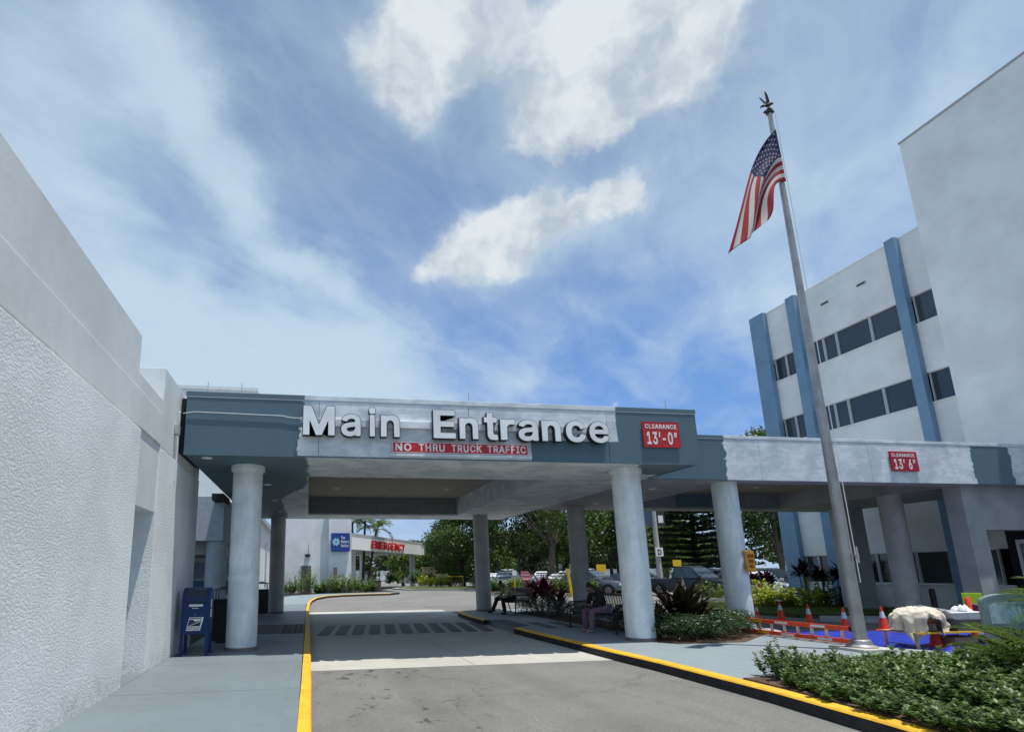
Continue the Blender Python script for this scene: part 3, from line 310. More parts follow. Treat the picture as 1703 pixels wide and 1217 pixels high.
def text_mesh(txt, size, extrude=0.0, offset=0.0, space=1.0):
    cu = bpy.data.curves.new('lettering', 'CURVE'); cu.dimensions = '2D'; cu.fill_mode = 'BOTH'
    cu.extrude = extrude; cu.offset = offset
    x = 0.0
    for ch in txt:
        if ch == ' ': x += 0.28; continue
        adv, loops = GLYPHS[ch]
        for L in loops:
            sp = cu.splines.new('POLY'); sp.points.add(len(L)-1); sp.use_cyclic_u = True
            for p, (u_, v_) in zip(sp.points, L): p.co = ((x+u_)*size, v_*size, 0, 1)
        x += adv*space+0.02
    o = bpy.data.objects.new('lettering', cu); COL.objects.link(o)
    dg = bpy.context.evaluated_depsgraph_get(); dg.update()
    me = bpy.data.meshes.new_from_object(o.evaluated_get(dg))
    bpy.data.objects.remove(o); bpy.data.curves.remove(cu)
    return me

def fit_text(name, txt, mat, parent, x0, x1, z0, z1, y, depth=0.004, offset=0.0, facing='-y', bold=True, rotz=None, origin=None):
    """lettering standing upright in the plane y, stretched to fill x0..x1, z0..z1, reading from -y"""
    me = text_mesh(txt, 1.0, extrude=0.02)
    n = len(me.vertices); co = np.empty(n*3); me.vertices.foreach_get('co', co); co = co.reshape(-1,3)
    lo, hi = co.min(0), co.max(0)
    q = np.empty_like(co)
    q[:,0] = x0+(co[:,0]-lo[0])/(hi[0]-lo[0])*(x1-x0)
    q[:,2] = z0+(co[:,1]-lo[1])/(hi[1]-lo[1])*(z1-z0)
    q[:,1] = y-(co[:,2]-lo[2])/(hi[2]-lo[2])*depth
    if rotz is not None:
        c, s_ = math.cos(rotz), math.sin(rotz); ox, oy = origin
        X = q[:,0]-ox; Y = q[:,1]-oy
        q[:,0] = ox+c*X-s_*Y; q[:,1] = oy+s_*X+c*Y
    me.vertices.foreach_set('co', q.ravel()); me.update()
    return link_mesh(name, me, mat, parent)

def np_mesh(name, V, F, mat, parent=None, smooth=False):
    """V (n,3), F (m,k) arrays"""
    me = bpy.data.meshes.new(name); m, k = F.shape
    me.vertices.add(len(V)); me.vertices.foreach_set('co', V.astype(np.float32).ravel())
    me.loops.add(m*k); me.loops.foreach_set('vertex_index', F.astype(np.int32).ravel())
    me.polygons.add(m); me.polygons.foreach_set('loop_start', np.arange(0, m*k, k, dtype=np.int32))
    me.update(calc_edges=True)
    if smooth: me.polygons.foreach_set('use_smooth', np.ones(m, bool))
    return link_mesh(name, me, mat, parent)

def unit(a): return a/np.maximum(np.linalg.norm(a, axis=1, keepdims=True), 1e-9)

def leaf_arrays(P, D, N, L, W, fold=0.15, broad=0.5):
    D = unit(D); Sd = unit(np.cross(D, N)); Nn = np.cross(Sd, D)
    L = np.broadcast_to(L, (len(P),))[:,None]; W = np.broadcast_to(W, (len(P),))[:,None]
    a = P; t = P+D*L-Nn*L*0.12; m = P+D*L*broad
    b = m+Sd*W+Nn*W*fold; c = m-Sd*W+Nn*W*fold
    V = np.stack([a,b,t,c],1).reshape(-1,3)
    i = np.arange(len(P))[:,None]*4
    F = np.concatenate([i+np.array([[0,1,2]]), i+np.array([[0,2,3]])],0)
    return V, F

def leaf_mesh(name, P, D, N, L, W, mat, parent=None, fold=0.15, broad=0.5):
    V, F = leaf_arrays(P, D, N, L, W, fold, broad)
    return np_mesh(name, V, F, mat, parent)

# ------------------------------------------------------------------ materials
def new_mat(name):
    m = bpy.data.materials.new(name); m.use_nodes = True
    nt = m.node_tree; g = G(nt); b = nt.nodes['Principled BSDF']
    tc = g.n('ShaderNodeTexCoord')
    return m, g, b, S(g, tc.outputs['Object'])

def plain(name, col, rough=0.5, metal=0.0, var=0.08, scale=6.0, spec=0.5, coat=0.0, bump=0.0, bscale=60.0, bdist=0.004, dirt=0.0):
    m, g, b, P = new_mat(name)
    n = g.noise(P, scale, 5, 0.6)
    lo = tuple(c*(1-var*1.6) for c in col); hi = tuple(min(1, c*(1+var*1.6)) for c in col)
    cc = g.mix(g.step(0.25, 0.75, n), lo, hi)
    if dirt:
        cc = g.mix(g.step(0.52, 0.75, g.noise(P, scale*0.35, 6, 0.65))*dirt, cc, tuple(c*0.45 for c in col))
    g.link(cc, b.inputs['Base Color'])
    g.put(rough + (n-0.5)*0.15 if isinstance(n, S) else rough, b.inputs['Roughness'])
    b.inputs['Metallic'].default_value = metal
    b.inputs['Specular IOR Level'].default_value = spec
    if coat: b.inputs['Coat Weight'].default_value = coat; b.inputs['Coat Roughness'].default_value = 0.08
    if bump:
        g.link(g.bump(g.noise(P, bscale, 4, 0.6), bump, bdist), b.inputs['Normal'])
    return m

def stucco(name, col, rough_scale=22.0, strength=1.0, dist=0.03, stain=0.25, lines=False):
    m, g, b, P = new_mat(name)
    big = g.noise(P, 0.7, 5, 0.6); mid = g.noise(P, 5.0, 4, 0.6)
    c = g.mix(g.step(0.3, 0.7, big), tuple(v*0.9 for v in col), tuple(min(1, v*1.06) for v in col))
    c = g.mix(g.step(0.45, 0.8, mid)*stain, c, tuple(v*0.8 for v in col))
    # streaks that ran down the face
    st = g.noise(g.vmul(P, (3.0, 3.0, 0.25)), 2.4, 5, 0.65)
    c = g.mix(g.step(0.55, 0.78, st)*stain*0.7, c, tuple(v*0.74 for v in col))
    g.link(c, b.inputs['Base Color'])
    if strength:
        x, y, z = g.sep(P)
        spl = g.step(.50, .15, z + (g.noise(P, 2.2, 5, .65)-.5)*.9)
        c = g.mix(spl*g.step(.38, .62, g.noise(P, 9.0, 5, .7))*.35, c, (.33,.31,.28))
        g.link(c, b.inputs['Base Color'])
    b.inputs['Roughness'].default_value = 0.85; b.inputs['Specular IOR Level'].default_value = 0.25
    if strength:
        warp = g.vadd(P, g.vscale(g.vadd(g.noise(P, rough_scale*0.8, 2, 0.5, color=True), (-.5,-.5,-.5)), 0.05))
        h1 = g.noise(g.vmul(warp, (1, 0.75, 1.5)), rough_scale, 4, 0.62)
        h2 = g.step(0.35, 0.62, h1)
        h = h2*0.75 + g.noise(P, rough_scale*3.5, 3, 0.6)*0.25
        g.link(g.bump(h, strength, dist), b.inputs['Normal'])
    else:
        g.link(g.bump(g.noise(P, 14.0, 5, 0.6), 0.25, 0.006), b.inputs['Normal'])
    return m

SLATE = (0.094, 0.158, 0.196)
PRIMER = (0.56, 0.61, 0.65)

def primer_col(g, P, amt=1.0):
    n1 = g.noise(P, 1.3, 4, 0.55, dist=0.8); n2 = g.noise(g.vmul(P, (1, 1, 2.2)), 3.0, 5, 0.6, dist=0.6)
    brush = g.noise(g.vmul(P, (0.6, 0.6, 9.0)), 4.0, 4, 0.6)
    v = n1*0.45 + n2*0.35 + brush*0.2
    a = g.mix(g.step(0.40, 0.60, v), (0.52, 0.59, 0.64), (0.78, 0.83, 0.86))
    return g.mix(amt, PRIMER, a)

def fascia_mat(name, rules):
    """half-repainted fascia: rules(g, x, y, z, n) -> mask of the slate top coat"""
    m, g, b, P = new_mat(name)
    x, y, z = g.sep(P)
    n = (g.noise(P, 3.2, 6, 0.62) - 0.5)
    n = n + (g.noise(g.vmul(P, (1, 1, 1.0)), 11.0, 4, 0.6) - 0.5)*0.35
    mask = rules(g, x, y, z, n)
    sl = g.mix(g.noise(P, 1.1, 4, 0.5), tuple(c*0.9 for c in SLATE), tuple(c*1.14 for c in SLATE))
    c = g.mix(mask, primer_col(g, P), sl)
    g.link(c, b.inputs['Base Color'])
    b.inputs['Roughness'].default_value = 0.62; b.inputs['Specular IOR Level'].default_value = 0.35
    g.link(g.bump(g.noise(P, 35.0, 4, 0.6), 0.15, 0.004), b.inputs['Normal'])
    return m

def r_main(g, x, y, z, n):
    left = g.step(0.0, 0.03, -0.20 + (z-4.5)*0.12 + n*0.45 - x)
    right = g.step(0.0, 0.03, x - 6.45 - n*0.10)
    low = g.step(0.0, 0.02, x - 4.5 - n*0.1)*g.step(0.0, 0.02, 4.30 - z + n*0.05)
    return g.sat(left + right + low)
def r_walk(g, x, y, z, n):
    a = g.step(0.0, 0.03, 10.55 + n*0.5 - x)
    c = g.step(0.0, 0.03, x - 18.15 - n*0.3)*g.step(0.0, 0.03, 19.5 + n*0.3 - x)*g.step(0.0, 0.02, 4.93 - z)
    return g.sat(a + c)
def r_soffit(g, x, y, z, n):
    a = g.step(0.0, 0.10, 0.0 + n*0.3 - x - g.step(13.5, 17.0, y)*0.8)
    c = g.step(0.0, 0.05, x - 7.0 - n*0.8)*g.step(0.0, 0.05, 11.75 + n*0.6 - y)
    return g.sat(a + c*0.95)
M = {}
M['fascia_main'] = fascia_mat('canopy paint in progress', r_main)
M['fascia_walk'] = fascia_mat('walkway paint in progress', r_walk)
M['soffit'] = fascia_mat('soffit paint in progress', r_soffit)
M['slate'] = plain('slate paint', SLATE, 0.6, var=0.06, scale=2)
M['primer'] = fascia_mat('primer', lambda g, x, y, z, n: g.sat(x*0.0))
M['coffer'] = plain('coffer ceiling paint', (0.36, 0.33, 0.28), 0.8, var=0.06, scale=1.5)
M['stucco_rough'] = stucco('rough stucco', (0.86, 0.905, 0.925), 30.0, 0.8, 0.013, 0.08)
M['stucco_smooth'] = stucco('smooth stucco', (0.69, 0.735, 0.735), 0, 0.0, 0, 0.35)
M['stucco_white'] = stucco('white stucco', (0.80, 0.82, 0.82), 16.0, 0.8, 0.03, 0.15)
M['office_wall'] = stucco('office wall paint', (0.86, 0.86, 0.81), 0, 0.0, 0, 0.05)
M['tower_wall'] = stucco('tower wall paint', (0.86, 0.86, 0.815), 0, 0.0, 0, 0.04)
M['pilaster'] = plain('blue pilaster paint', (0.185, 0.315, 0.44), 0.65, var=0.06, scale=1.2)
M['shade_white'] = plain('offwhite paint', (0.72, 0.74, 0.74), 0.7, var=0.05)
M['grey_paint'] = plain('grey paint', (0.42, 0.43, 0.43), 0.7, var=0.06)
M['frame_white'] = plain('window frame', (0.62, 0.64, 0.65), 0.4, var=0.03)
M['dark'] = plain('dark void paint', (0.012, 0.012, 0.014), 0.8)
M['coping'] = M['fascia_main']

def column_mat():
    m, g, b, P = new_mat('column primer')
    st = g.noise(g.vmul(P, (1, 1, 0.16)), 5.0, 5, 0.6, dist=0.4)
    pa = g.noise(P, 2.2, 4, 0.55, dist=0.8)
    c = g.mix(g.step(0.38, 0.64, st*0.55+pa*0.45), (0.62, 0.69, 0.72), (0.84, 0.89, 0.90))
    drip = g.noise(g.vmul(P, (6, 6, 0.5)), 2.0, 4, 0.6)
    c = g.mix(g.step(0.62, 0.72, drip)*0.5, c, (0.46, 0.50, 0.53))
    g.link(c, b.inputs['Base Color']); b.inputs['Roughness'].default_value = 0.7
    g.link(g.bump(g.noise(P, 30.0, 4, 0.6), 0.2, 0.004), b.inputs['Normal'])
    return m
M['column'] = column_mat()
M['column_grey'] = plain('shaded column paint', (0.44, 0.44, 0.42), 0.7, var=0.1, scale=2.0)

def asphalt_mat(name, col, patches=True):
    m, g, b, P = new_mat(name)
    big = g.noise(P, 0.35, 6, 0.62); fine = g.noise(P, 60.0, 4, 0.75); mid = g.noise(g.vmul(P, (1.0, .45, 1)), 2.2, 6, 0.65); grit = g.noise(P, 22.0, 5, 0.8)
    c = g.mix(g.step(0.3, 0.7, big), tuple(v*0.80 for v in col), tuple(v*1.18 for v in col))
    c = g.mix(g.step(0.35, 0.7, mid)*0.45, c, tuple(v*1.35 for v in col))
    c = g.mix(g.step(0.42, 0.66, grit)*0.45, c, tuple(v*0.50 for v in col))
    c = g.mix(g.step(0.45, 0.70, fine)*0.5, c, tuple(v*0.42 for v in col))
    c = g.mix(g.step(0.42, 0.30, grit)*0.45, c, tuple(v*1.9 for v in col))
    spk = g.voro(P, 55.0)
    c = g.mix(g.step(0.20, 0.10, spk)*0.55, c, (0.36, 0.35, 0.33))
    if patches:
        oil = g.noise(g.vmul(P, (1, .7, 1)), 4.2, 3, 0.5, dist=0.6)
        x, y, z = g.sep(P)
        lane = g.step(1.3, 0.2, g.m('ABSOLUTE', x-1.15)) + 0.12
        c = g.mix(g.step(0.60, 0.68, oil)*g.sat(lane)*0.75, c, (0.020, 0.020, 0.020))
        tyre = g.sat(g.step(.38, .05, g.m('ABSOLUTE', x-1.5)) + g.step(.38, .05, g.m('ABSOLUTE', x-3.4)))
        c = g.mix(tyre*0.22, c, tuple(v*0.45 for v in col))
        scr = g.noise(g.vmul(P, (7.0, .35, 1)), 1.7, 3, 0.5)
        c = g.mix(g.step(0.70, 0.74, scr)*0.45, c, (0.33, 0.33, 0.31))
        crack = g.voro(g.vadd(P, g.vscale(g.noise(P, 1.2, 4, 0.65, color=True), 1.1)), 0.35, feature='DISTANCE_TO_EDGE')
        c = g.mix(g.step(0.006, 0.002, crack)*0.35, c, (0.03, 0.03, 0.03))
    g.link(c, b.inputs['Base Color']); b.inputs['Roughness'].default_value = 0.85
    g.link(g.bump(fine*0.6+grit*0.5, 0.7, 0.012), b.inputs['Normal'])
    return m
M['asphalt'] = asphalt_mat('asphalt', (0.178, 0.178, 0.168))
M['asphalt_far'] = asphalt_mat('worn asphalt', (0.205, 0.20, 0.19), False)

def concrete_mat(name, col, var=0.12, rough=0.7, sweep=0.0, gloss=0.3):
    m, g, b, P = new_mat(name)
    big = g.noise(P, 0.6, 6, 0.6); mid = g.noise(P, 4.5, 5, 0.6); fine = g.noise(P, 70.0, 3, 0.6)
    c = g.mix(g.step(0.3, 0.7, big), tuple(v*(1-var) for v in col), tuple(v*(1+var) for v in col))
    c = g.mix(g.step(0.5, 0.8, mid)*0.3, c, tuple(v*0.72 for v in col))
    c = g.mix(g.step(0.4, 0.8, fine)*0.25, c, tuple(v*0.75 for v in col))
    spot = g.noise(P, 2.6, 3, 0.5, dist=1.0)
    c = g.mix(g.step(0.70, 0.76, spot)*0.35, c, tuple(v*0.45 for v in col))
    crack = g.voro(g.vadd(P, g.vscale(g.noise(P, 1.5, 3, 0.6, color=True), 0.5)), 0.28, feature='DISTANCE_TO_EDGE')
    c = g.mix(g.step(0.006, 0.002, crack)*0.12, c, tuple(v*0.4 for v in col))
    g.link(c, b.inputs['Base Color'])
    g.put(rough + (mid-0.5)*0.25, b.inputs['Roughness']); b.inputs['Specular IOR Level'].default_value = gloss
    g.link(g.bump(fine, 0.2, 0.003), b.inputs['Normal'])
    return m
M['walk_paint'] = concrete_mat('painted sidewalk', (0.172, 0.212, 0.232), 0.08, 0.55)
M['plaza_paint'] = concrete_mat('painted plaza', (0.250, 0.300, 0.325), 0.06, 0.6)
M['concrete'] = concrete_mat('concrete slab', (0.46, 0.455, 0.42), 0.1, 0.8)
M['concrete_far'] = concrete_mat('pale concrete', (0.42, 0.42, 0.40), 0.08, 0.8)
def kerb_paint():
    m, g, b, P = new_mat('kerb yellow paint')
    n = g.noise(P, 3.0, 6, 0.65); f = g.noise(P, 26.0, 5, 0.7)
    c = g.mix(g.step(.3,.7,n), (0.66, 0.36, 0.018), (0.84, 0.50, 0.03))
    c = g.mix(g.step(.57,.68,f)*.55, c, (0.30, 0.20, 0.05))
    chip = g.step(.60,.66, n*.5+f*.5)
    c = g.mix(chip*.8, c, (0.17,0.16,0.14))
    g.link(c, b.inputs['Base Color']); b.inputs['Roughness'].default_value = .65
    g.link(g.bump(f, .4, .008), b.inputs['Normal']); return m
M['kerb_yellow'] = kerb_paint()
M['kerb_face'] = plain('kerb face dark', (0.022, 0.022, 0.024), 0.85, var=0.3, scale=5, bump=0.3, bscale=25)  # near-black base colour for kerb faces and the beds under the slabs
M['line_white'] = plain('road paint white', (0.72, 0.72, 0.70), 0.7, var=0.1, scale=3, dirt=0.3)
M['stripe_dark'] = plain('dark crossing paint', (0.055, 0.057, 0.060), 0.7, var=0.15, scale=3)
M['mat_dark'] = plain('tactile mat rubber', (0.020, 0.020, 0.022), 0.7, var=0.15, scale=8)
M['soil'] = plain('mulch', (0.12, 0.075, 0.05), 0.95, var=0.45, scale=22, bump=1.0, bscale=55, bdist=0.03)
M['lawn'] = plain('lawn soil', (0.075, 0.10, 0.03), 0.95, var=0.3, scale=6, bump=0.8, bscale=60, bdist=0.02)
M['ground'] = plain('far ground', (0.13, 0.13, 0.10), 0.95, var=0.2, scale=0.3)
M['steel'] = plain('brushed aluminium', (0.50, 0.49, 0.47), 0.42, metal=0.85, var=0.12, scale=3, dirt=0.2)
M['pole_steel'] = plain('weathered pole aluminium', (0.42, 0.40, 0.38), 0.5, metal=0.7, var=0.15, scale=2, dirt=0.3)
M['black_metal'] = plain('black powder coat', (0.010, 0.010, 0.011), 0.4, var=0.1)
M['bronze'] = plain('dark bronze', (0.05, 0.035, 0.028), 0.45, metal=0.5, var=0.2)
M['mail_blue'] = plain('mailbox blue', (0.004, 0.026, 0.115), 0.45, var=0.08, spec=0.3, dirt=0.1)
M['mail_dark'] = plain('mailbox chute', (0.003, 0.010, 0.035), 0.4)
M['decal_white'] = plain('white decal', (0.74, 0.75, 0.76), 0.5, var=0.03)
M['decal_navy'] = plain('navy decal', (0.012, 0.018, 0.060), 0.5)
M['letter_face'] = plain('letter face', (0.82, 0.85, 0.86), 0.5, var=0.08, scale=1.5)
M['letter_side'] = plain('letter return', (0.015, 0.016, 0.018), 0.5)
M['sign_red'] = plain('sign red', (0.52, 0.018, 0.022), 0.4, var=0.06)
M['sign_red2'] = plain('sign crimson', (0.42, 0.006, 0.028), 0.4, var=0.06)
M['sign_white'] = plain('sign white', (0.80, 0.78, 0.77), 0.5, var=0.02)
M['sign_blue'] = plain('sign blue', (0.010, 0.055, 0.25), 0.4, var=0.05)
M['petal'] = plain('petal teal', (0.40, 0.66, 0.74), 0.5)
M['em_red'] = plain('emergency red', (0.60, 0.012, 0.030), 0.4)
M['caution'] = plain('amber sign', (0.42, 0.22, 0.02), 0.5, var=0.08)
M['caution_txt'] = plain('amber sign letters', (0.09, 0.035, 0.006), 0.6)
M['yellow'] = plain('safety yellow', (0.80, 0.50, 0.015), 0.5, var=0.06, dirt=0.15)
M['cone_orange'] = plain('cone orange', (0.90, 0.060, 0.022), 0.5, var=0.06)
M['cone_white'] = plain('cone reflective band', (0.72, 0.72, 0.72), 0.4, var=0.04, dirt=0.2)
M['ladder_orange'] = plain('ladder fibreglass', (0.80, 0.085, 0.030), 0.45, var=0.08)
M['alu'] = plain('ladder aluminium', (0.62, 0.62, 0.60), 0.35, metal=0.6, var=0.06)
M['tarp'] = plain('blue tarp', (0.022, 0.045, 0.42), 0.38, var=0.12, scale=2.5, bump=0.25, bscale=7, bdist=0.03)
M['cloth'] = plain('canvas drop cloth', (0.66, 0.60, 0.50), 0.9, var=0.10, scale=7, dirt=0.2, bump=0.3, bscale=30, bdist=0.01)
M['cardboard'] = plain('cardboard', (0.30, 0.20, 0.11), 0.85, var=0.08)
M['clear_plastic'] = plain('cloudy plastic', (0.62, 0.64, 0.68), 0.25, var=0.12, scale=9)
M['white_plastic'] = plain('white plastic', (0.82, 0.83, 0.86), 0.35, var=0.05)
M['tub_grey'] = plain('grey tub', (0.10, 0.10, 0.105), 0.5, var=0.1)
M['neon'] = plain('neon sign', (0.55, 0.80, 0.03), 0.5, var=0.05)
M['maroon'] = plain('maroon disc', (0.16, 0.012, 0.04), 0.5)
M['mon_stone'] = plain('monument paint', (0.19, 0.27, 0.26), 0.6, var=0.12, scale=4)
M['mon_art'] = plain('monument panel', (0.30, 0.42, 0.42), 0.5, var=0.5, scale=5)
M['lens'] = plain('downlight lens', (0.85, 0.85, 0.82), 0.3, var=0.02)
M['trunk'] = plain('bark', (0.13, 0.105, 0.085), 0.9, var=0.3, scale=9, bump=0.8, bscale=18, bdist=0.03)
M['trunk_dark'] = plain('dark bark', (0.055, 0.045, 0.038), 0.9, var=0.3, scale=9, bump=0.8, bscale=18, bdist=0.03)
M['tan'] = plain('tan wood', (0.45, 0.33, 0.17), 0.8, var=0.15, scale=3)
M['tyre'] = plain('tyre rubber', (0.012, 0.012, 0.013), 0.8)
M['rim'] = plain('wheel alloy', (0.20, 0.205, 0.21), 0.4, metal=0.7)
M['lamp'] = plain('headlamp', (0.75, 0.77, 0.80), 0.15, var=0.02)
M['tail'] = plain('tail lamp', (0.40, 0.010, 0.012), 0.2)
M['car_black'] = plain('black trim', (0.010, 0.010, 0.012), 0.4)
M['plate'] = plain('number plate', (0.7, 0.7, 0.68), 0.5)
M['pvc'] = plain('white pipe', (0.62, 0.66, 0.68), 0.5)

def glass_mat(name, col, rough=0.06):
    m, g, b, P = new_mat(name)
    n = g.noise(P, 0.5, 3, 0.5)
    oi = g.n('ShaderNodeObjectInfo'); rv = S(g, oi.outputs['Random'])
    g.link(g.mix(g.sat(n*.5+rv*.6-.05), tuple(c*0.55 for c in col), tuple(c*1.6 for c in col)), b.inputs['Base Color'])
    b.inputs['Roughness'].default_value = rough; b.inputs['Specular IOR Level'].default_value = 0.7
    g.link(g.bump(g.noise(P, 1.2, 2, 0.5), 0.05, 0.01), b.inputs['Normal'])
    return m
M['window_glass'] = glass_mat('tinted window glass', (0.040, 0.050, 0.050))
M['car_glass'] = glass_mat('car glass', (0.03, 0.045, 0.055), 0.05)

def leaf_mat(name, dark, light, trans=0.3, rough=0.45, tip=None):
    m, g, b, P = new_mat(name)
    geo = g.n('ShaderNodeNewGeometry')
    r = S(g, geo.outputs['Random Per Island'])
    big = g.noise(P, 0.9, 3, 0.5)
    c = g.mix(g.sat(r*0.65 + big*0.7 - 0.15), dark, light)
    if tip is not None: c = g.mix(g.step(0.90, 0.97, r), c, tip)
    g.link(c, b.inputs['Base Color']); b.inputs['Roughness'].default_value = rough
    b.inputs['Specular IOR Level'].default_value = 0.4
    tr = g.n('ShaderNodeBsdfTranslucent')
    g.link(g.mix(0.5, c, tuple(min(1, v*2.0) for v in light)), tr.inputs['Color'])
    ms = g.n('ShaderNodeMixShader'); ms.inputs[0].default_value = trans
    g.link(b.outputs[0], ms.inputs[1]); g.link(tr.outputs[0], ms.inputs[2])
    g.link(ms.outputs[0], g.nt.nodes['Material Output'].inputs['Surface'])
    return m
M['leaf_tree'] = leaf_mat('tree leaves', (0.018, 0.042, 0.009), (0.095, 0.150, 0.026), 0.28)
M['leaf_bright'] = leaf_mat('bright tree leaves', (0.045, 0.090, 0.012), (0.135, 0.21, 0.03), 0.3)
M['leaf_dark'] = leaf_mat('dark tree leaves', (0.014, 0.030, 0.010), (0.055, 0.085, 0.024), 0.2)
M['leaf_grey'] = leaf_mat('greyish tree leaves', (0.030, 0.042, 0.022), (0.10, 0.12, 0.06), 0.2)
M['leaf_shrub'] = leaf_mat('glossy shrub leaves', (0.026, 0.066, 0.016), (0.120, 0.200, 0.050), 0.25, 0.42, tip=(0.19,0.27,0.06))
M['leaf_hedge'] = leaf_mat('hedge leaves', (0.012, 0.034, 0.012), (0.050, 0.098, 0.035), 0.2, 0.3, tip=(0.30, 0.34, 0.28))
M['leaf_lime'] = leaf_mat('lime leaves', (0.10, 0.16, 0.012), (0.42, 0.46, 0.045), 0.3)
M['leaf_red'] = leaf_mat('burgundy leaves', (0.014, 0.004, 0.006), (0.062, 0.010, 0.018), 0.12)
M['leaf_redbrown'] = leaf_mat('bronze leaves', (0.009, 0.011, 0.006), (0.034, 0.026, 0.014), 0.10, 0.6, tip=(0.07, 0.09, 0.03))
M['leaf_palm'] = leaf_mat('palm leaflets', (0.022, 0.055, 0.010), (0.115, 0.185, 0.035), 0.25)
M['leaf_pine'] = leaf_mat('pine needles', (0.008, 0.022, 0.008), (0.030, 0.056, 0.018), 0.1)
M['stem'] = plain('green stem', (0.16, 0.17, 0.06), 0.7, var=0.2)
M['twig'] = plain('shrub twig', (0.16, 0.13, 0.09), 0.8, var=0.2)
M['grass'] = leaf_mat('grass blades', (0.05, 0.09, 0.015), (0.16, 0.22, 0.04), 0.25)

# ------------------------------------------------------------------ the setting: ground, road, pavements, kerbs
def structure(o): o['kind'] = 'structure'; return o
structure(MB().add([(-900,-300,-.02),(1500,-300,-.02),(1500,2200,-.02),(-900,2200,-.02)], [(0,1,2,3)]).build('ground', M['ground']))
structure(MB().add([(-1,-14,0),(5.7,-14,0),(5.7,9.72,0),(-1,9.72,0)], [(0,1,2,3)]).build('driveway', M['asphalt']))
structure(MB().add([(5.7,-14,-.004),(40,-14,-.004),(40,27,-.004),(5.7,27,-.004)], [(0,1,2,3)]).build('service_road', M['asphalt']))
structure(MB().add([(-60,24.4,-.008),(140,24.4,-.008),(140,150,-.008),(-60,150,-.008)], [(0,1,2,3)]).build('parking_lot', M['asphalt_far']))

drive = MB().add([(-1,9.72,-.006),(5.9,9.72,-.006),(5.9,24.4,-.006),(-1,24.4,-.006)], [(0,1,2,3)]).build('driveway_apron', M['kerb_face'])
structure(drive)
ys = [9.72, 12.5, 15.6, 18.7, 21.6, 24.4]
for a, b in zip(ys[:-1], ys[1:]):
    for x0, x1 in ((-0.9, 2.94), (2.94, 5.9)):
        box('concrete_slab', M['concrete'], drive, x0+.006, x1-.006, a+.006, b-.006, -.005, .004)
# dark crossing bars painted across the apron, and the stop line
cross = MB()
for k in range(11):
    x = 0.25+k*0.46
    if x > 5.0: break
    cross.add([(x,15.05,.008),(x+.31,15.03,.008),(x+.68,17.90,.008),(x+.36,17.92,.008)], [(0,1,2,3)])
structure(cross.build('crossing_marking', M['stripe_dark']))
structure(MB().add([(.22,23.6,.008),(5.9,22.3,.008),(5.9,22.62,.008),(.22,23.95,.008)], [(0,1,2,3)]).build('stop_line_marking', M['line_white']))

# left pavement
kerbL = [(0.06,-14),(0.06,5.5),(0.07,10.5),(0.07,25),(0.12,29),(0.25,32.5),(0.6,36),(1.39,38.9),(2.6,40.4),(4.38,41.4),(6.26,41.8)]
def offset_line(pl, d):
    out = []
    for i, p in enumerate(pl):
        a = Vector(pl[max(i-1,0)]); b = Vector(pl[min(i+1,len(pl)-1)]); t = (b-a).normalized(); nrm = Vector((-t.y, t.x))
        out.append((p[0]+nrm.x*d, p[1]+nrm.y*d))
    return out
def kerb(name, pl, w, z0, z1, top, face, paint_upto=None):
    """pl: outer edge, road on its right hand when walked; the top is a sheet 3 mm proud with a rounded lip"""
    inner = offset_line(pl, w)
    mb = MB(); n = len(pl)
    for i in range(n-1):
        a, b, c, d = pl[i], pl[i+1], inner[i+1], inner[i]
        mb.add([(*a,z0),(*b,z0),(*b,z1-.02),(*a,z1-.02)], [(0,1,2,3)])
    o = mb.build(name, face); structure(o)
    tp = MB(); lip = offset_line(pl, 0.02)
    for i in range(n-1):
        tp.add([(*pl[i],z1-.02),(*pl[i+1],z1-.02),(*lip[i+1],z1),(*lip[i],z1)], [(0,1,2,3)])
        tp.add([(*lip[i],z1),(*lip[i+1],z1),(*inner[i+1],z1+.001),(*inner[i],z1+.001)], [(0,1,2,3)])
        tp.add([(*inner[i],z1+.001),(*inner[i+1],z1+.001),(*inner[i+1],z0),(*inner[i],z0)], [(0,1,2,3)])
    tp.build('kerb_top', top, o)
    return o
def densify(pl, step):
    out = []
    for a, b in zip(pl[:-1], pl[1:]):
        n = max(1, int(math.dist(a,b)/step))
        for k in range(n): out.append((a[0]+(b[0]-a[0])*k/n, a[1]+(b[1]-a[1])*k/n))
    return out+[pl[-1]]
def wob(pl, amt, seed):
    r = random.Random(seed); return [(x+r.uniform(-amt,amt), y+r.uniform(-amt,amt)) for x, y in pl]
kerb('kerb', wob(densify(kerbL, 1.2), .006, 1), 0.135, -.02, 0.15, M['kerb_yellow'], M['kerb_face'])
inL = offset_line(kerbL, 0.137)
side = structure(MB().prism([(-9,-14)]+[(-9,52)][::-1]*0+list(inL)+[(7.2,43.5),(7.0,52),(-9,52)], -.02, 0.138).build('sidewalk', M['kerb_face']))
yy = [-14,-8,-4.2,-.8,2.3,5.2,7.6,9.9,12.4,14.44]
for a, b in zip(yy[:-1], yy[1:]): box('sidewalk_slab', M['walk_paint'], side, -2.46, -0.08, a+.005, b-.005, .12, .149)
yy = [17.06,19.4,21.9,24.6,28.2]
for a, b in zip(yy[:-1], yy[1:]): box('sidewalk_slab', M['walk_paint'], side, -3.2, -0.08, a+.005, b-.005, .12, .149)
box('sidewalk_slab', M['walk_paint'], side, -2.96, -2.47, 7.8, 9.5, .12, .147)
box('ramp_slab', M['stripe_dark'], side, -2.46, -0.08, 14.445, 17.055, .115, .146)
box('tactile_mat', M['mat_dark'], side, -0.68, -0.09, 14.5, 17.0, .14, .152)
mb = MB()
